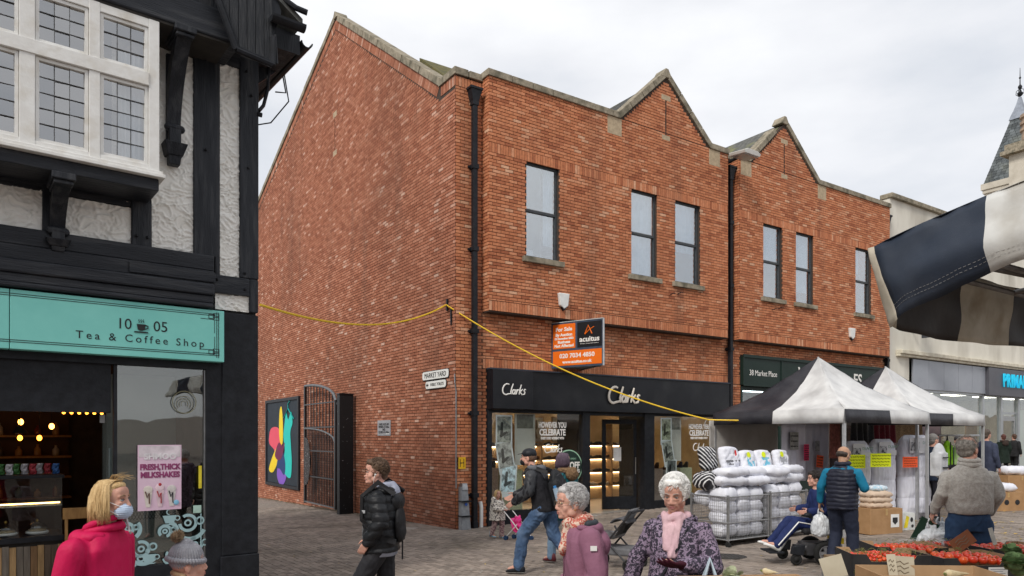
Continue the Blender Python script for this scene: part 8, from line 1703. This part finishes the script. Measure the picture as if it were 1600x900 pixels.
# greens in plastic bags, right bottom corner; cauliflower leaves near the tote
def leafy(lab, X, Y, z, R, c, cat='vegetable', name='leafy_vegetable', seed=1, n=46):
    t = thing(name, lab, cat, (X, Y, z), 0); rn = random.Random(seed); q = MB()
    for k in range(n):
        d = V(rn.gauss(0, 1), rn.gauss(0, 1), abs(rn.gauss(0, 1))*.8).normalized(); s_ = d.cross(V(.2, .3, 1)).normalized(); w = R*.42
        rows = []
        for j in range(6):
            f = j/5; p = d*R*(.35+.65*sin(f*1.7)); p.z += R*.12*f; ww = w*sin(pi*(f*.85+.12)); rows.append([p+s_*ww*x+d*R*.05*noise.noise((x*3+k, f*4, 0)) for x in (-1, -.5, 0, .5, 1)])
        for j in range(5):
            for i in range(4): q.poly([rows[j][i], rows[j][i+1], rows[j+1][i+1], rows[j+1][i]])
    q.ell((0, 0, 0), (R*.6, R*.6, R*.5)); q.build('leaves', M('leaf_%s_%d' % (name, seed), c, tuple(v*.45 for v in c), 16, .5, .4), t, True); return t
for k, (x, y, R) in enumerate(((1586, 882, .085), (1600, 893, .09), (1598, 868, .07))): leafy(('wrapped dark leafy greens at the bottom right corner of the stall', 'lower bag of leafy greens at the bottom right corner', 'upper bag of leafy greens at the bottom right corner')[k], atX(x, 5.2), 5.2+k*.06, zat(y, 5.2), R, (.17,.27,.12), seed=k+5)
leafy('pale cauliflower leaves at the bottom edge below the tote bag', atX(1146, 3.9), 3.9, zat(903, 3.9), .06, (.62,.66,.45), name='cauliflower', seed=2, n=30); veg(atX(1192, 4.3), 4.3, zat(893, 4.3), .09, .022, -.5, 'pale parsnip tip showing at the bottom edge of the picture')
cq = crate('vegetable_crate', 'nearest cardboard crate holding parsnips and cauliflower at the bottom edge', atX(1170, 4.25), 4.15, .75, .5, .16, radians(5), CARD, z=zat(925, 4.2)-.1, dip=False)
ts = thing('market_table', 'small table under the nearest vegetable crate', 'table', (atX(1170, 4.25), 4.15, 0)); zz_ = zat(925, 4.2)-.104; MB().box(-.45, .5, -.3, .3, zz_-.03, zz_).build('table_top', M('rough_board', (.25,.17,.10)), ts)
for x in (-.4, .45):
    for y in (-.25, .25): MB().box(x-.02, x+.02, y-.02, y+.02, -.05, zz_-.03).build('leg', STEEL, ts)
leafy('green vegetable tops behind the blank beige card', atX(1345, 5.5), 5.5, zat(897, 5.5), .05, (.2,.3,.08), seed=13, n=24)
# ------------------------------------------------------------------ near awning, top right
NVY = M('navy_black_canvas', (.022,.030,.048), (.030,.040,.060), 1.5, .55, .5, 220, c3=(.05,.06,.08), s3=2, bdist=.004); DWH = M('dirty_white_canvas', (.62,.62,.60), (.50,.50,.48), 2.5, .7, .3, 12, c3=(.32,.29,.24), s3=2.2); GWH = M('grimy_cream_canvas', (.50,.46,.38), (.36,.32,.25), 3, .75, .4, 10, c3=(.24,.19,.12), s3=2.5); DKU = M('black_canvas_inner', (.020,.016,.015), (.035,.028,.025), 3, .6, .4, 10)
aw = thing('stall_awning', 'large striped stall awning with sagging valance entering at the top right', 'awning', (atX(1366, 4.6), 4.6, 0), FB.a)
def stripe_sheet(name, fn, n, m, stripes, mats, th=.004):
    """fn(i/n, j/m) -> point ; stripes: list of (start, material index) along i"""
    q = MB(); 
    for i in range(n):
        q.mi = [s_[1] for s_ in stripes if s_[0] <= (i+.5)/n][-1]
        for j in range(m): q.poly([fn(i/n, j/m), fn((i+1)/n, j/m), fn((i+1)/n, (j+1)/m), fn(i/n, (j+1)/m)])
    o = q.build(name, mats, aw, True); bm = bmesh.new(); bm.from_mesh(o.data); bmesh.ops.remove_doubles(bm, verts=bm.verts, dist=.0015); bm.to_mesh(o.data); bm.free(); so = o.modifiers.new('s', 'SOLIDIFY'); so.thickness = th; so.offset = 0; return o
# local frame: x along the building front, -y towards the camera
def edge1(u_, v_):      # left valance, outside face: u 0..1 = 3.0 m towards the camera, v down
    d = 3.0*u_; zt = 3.105+.155*min(1, d/.85)**.8+.0*d+.03*sin(d*1.2); drop = .52-.08*min(1, d/.7)
    b = .06*noise.noise((d*3.2, v_*2.4, 1))+.02*noise.noise((d*11, v_*4, 3))+.05*sin(pi*v_)*.6; roll = .10*max(0, 1-d/.35)*v_; zz = zt-drop*v_*(1-.02*d)+.05*max(0, 1-d/.35)*v_; tk = math.exp(-d/.22)*v_; return V(-b-.05*v_+.13*tk, -d-.10*tk-.02*v_, zz)
stripe_sheet('left_valance', edge1, 60, 10, [(0, 0), (.213, 1), (.50, 0), (.80, 1)], [NVY, DWH])
def edge2(u_, v_):      # far valance, inside face seen
    d = 3.4*u_; zt = 3.09; drop = .46*(1-.10*max(0, 1-d/.4)); b = .035*noise.noise((d*2.4, v_*2, 5)); tk = math.exp(-d/.2)*v_; return V(d+.20*tk, .02-.06*tk+b+.05*v_, zt-drop*v_-.03*sin(d*1.5)*v_)
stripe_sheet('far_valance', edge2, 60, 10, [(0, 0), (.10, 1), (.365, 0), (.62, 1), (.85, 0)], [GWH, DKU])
def corner(u_, v_): a = u_*pi/2; p = edge1(0, v_); q_ = edge2(0, v_); o_ = p.lerp(q_, u_); return o_+V(-.02*sin(pi*u_)*(1-v_), .02*sin(pi*u_), -.06*sin(pi*u_)*v_)
stripe_sheet('corner_fold', corner, 8, 10, [(0, 0)], [GWH])
def roofp(u_, v_): x = 3.4*u_; y = -3.0*v_; e_ = edge1(v_, 0).z; return V(x, y, e_+ .42*sin(pi*min(1, u_*1.0))*.8+.0)
stripe_sheet('roof_sheet', lambda a, b: roofp(b, a), 40, 12, [(0, 0), (.213, 1), (.50, 0), (.80, 1)], [NVY, DWH])
st_ = MB(); 
for off_ in (.055, .075): 
    pts = [edge1(i/60, 1-off_/.4)+V(-.006, 0, 0) for i in range(41)]
    for a, b in zip(pts[::1], pts[1::1]): st_.tube([a.lerp(b, .1), a.lerp(b, .4)], .0011, 3); st_.tube([a.lerp(b, .6), a.lerp(b, .9)], .0011, 3)
tag(st_.build('stitching', M('white_thread', (.7,.7,.68)), aw), kind='stuff')
FRM = M('dull_steel_bar', (.16,.155,.15), (.09,.08,.07), 9, .5, metal=.5)
for a, b in (((.1, -.12, 2.98), (3.4, -.12, 2.98)), ((.12, -.1, 3.0), (.12, -3.0, 3.05)), ((.1, -.12, 2.98), (1.7, -1.5, 3.5)), ((1.7, -.12, 2.98), (1.7, -3.0, 3.3)), ((.7, -.7, 2.92), (1.9, -.2, 3.06)), ((.7, -.2, 3.06), (1.9, -.7, 2.90)), ((.3, -.5, 2.96), (2.8, -.5, 2.99))): q = MB(); q.cyl(a, b, .020, None, 8); q.build('frame_bar', FRM, aw)
for x, y in ((3.3, -.12), (3.3, -2.9)): q = MB(); p = aw.location; q.cyl((x, y, 0), (x, y, 3.0), .025, None, 8); q.build('pole', FRM, aw)
# yellow cable from hook down to the gazebo
g_end = V(atX(1204, 14.6), 14.6, 2.28); cl_ = bpy.data.materials['yellow_cable']
pts = sag(HOOKP, V(atX(1108, 15.2), 15.2, zat(656, 15.2)), .30, 40)+[V(atX(1160, 14.9), 14.9, zat(657, 14.9)), g_end]
tag(MB().tube(pts, .016, 6).build('cable', cl_), 'yellow cable sagging from the wall hook across the shop sign to the gazebo', 'cable')
# a plain terrace behind the camera, so windows reflect a street and not an empty horizon
for k, (x, w, h, c) in enumerate(((-14, 13, 8.5, (.30,.14,.09)), (0, 12, 9.5, (.52,.50,.45)), (13, 14, 8.2, (.28,.12,.08)))):
    t = thing('terrace_building', ('brick building across the square behind the viewpoint, left', 'cream building across the square behind the viewpoint', 'brick building across the square behind the viewpoint, right')[k], 'building', (x, -16, 0), 0)
    MB().box(-w/2, w/2, -8, 0, -1.5, h).build('wall', M('far_wall_%d' % k, c, tuple(v*.8 for v in c), 3, .9), t); q = MB(); q.prism([(-w/2-.2, .3, h), (w/2+.2, .3, h), (w/2+.2, -4, h+2.6), (-w/2-.2, -4, h+2.6)], (0, 0, .15)); q.build('roof', SLATE, t)
    n = int(w//2.2)
    for i in range(n): xx = -w/2+(i+.5)*w/n; MB().box(xx-.5, xx+.5, .0, .03, 4.6, 6.4).build('window', M('far_window', (.08,.09,.10), rough=.1), t); MB().box(xx-.6, xx+.6, .0, .1, 4.45, 4.6).build('sill', STONE, t)
    MB().box(-w/2+.3, w/2-.3, .0, .05, .2, 2.6).build('shop_window', M('far_window', (.08,.09,.10)), t); MB().box(-w/2+.2, w/2-.2, .0, .2, 2.7, 3.4).build('fascia', M('far_fascia_%d' % k, ((.02,.05,.12), (.2,.03,.03), (.03,.09,.05))[k]), t)
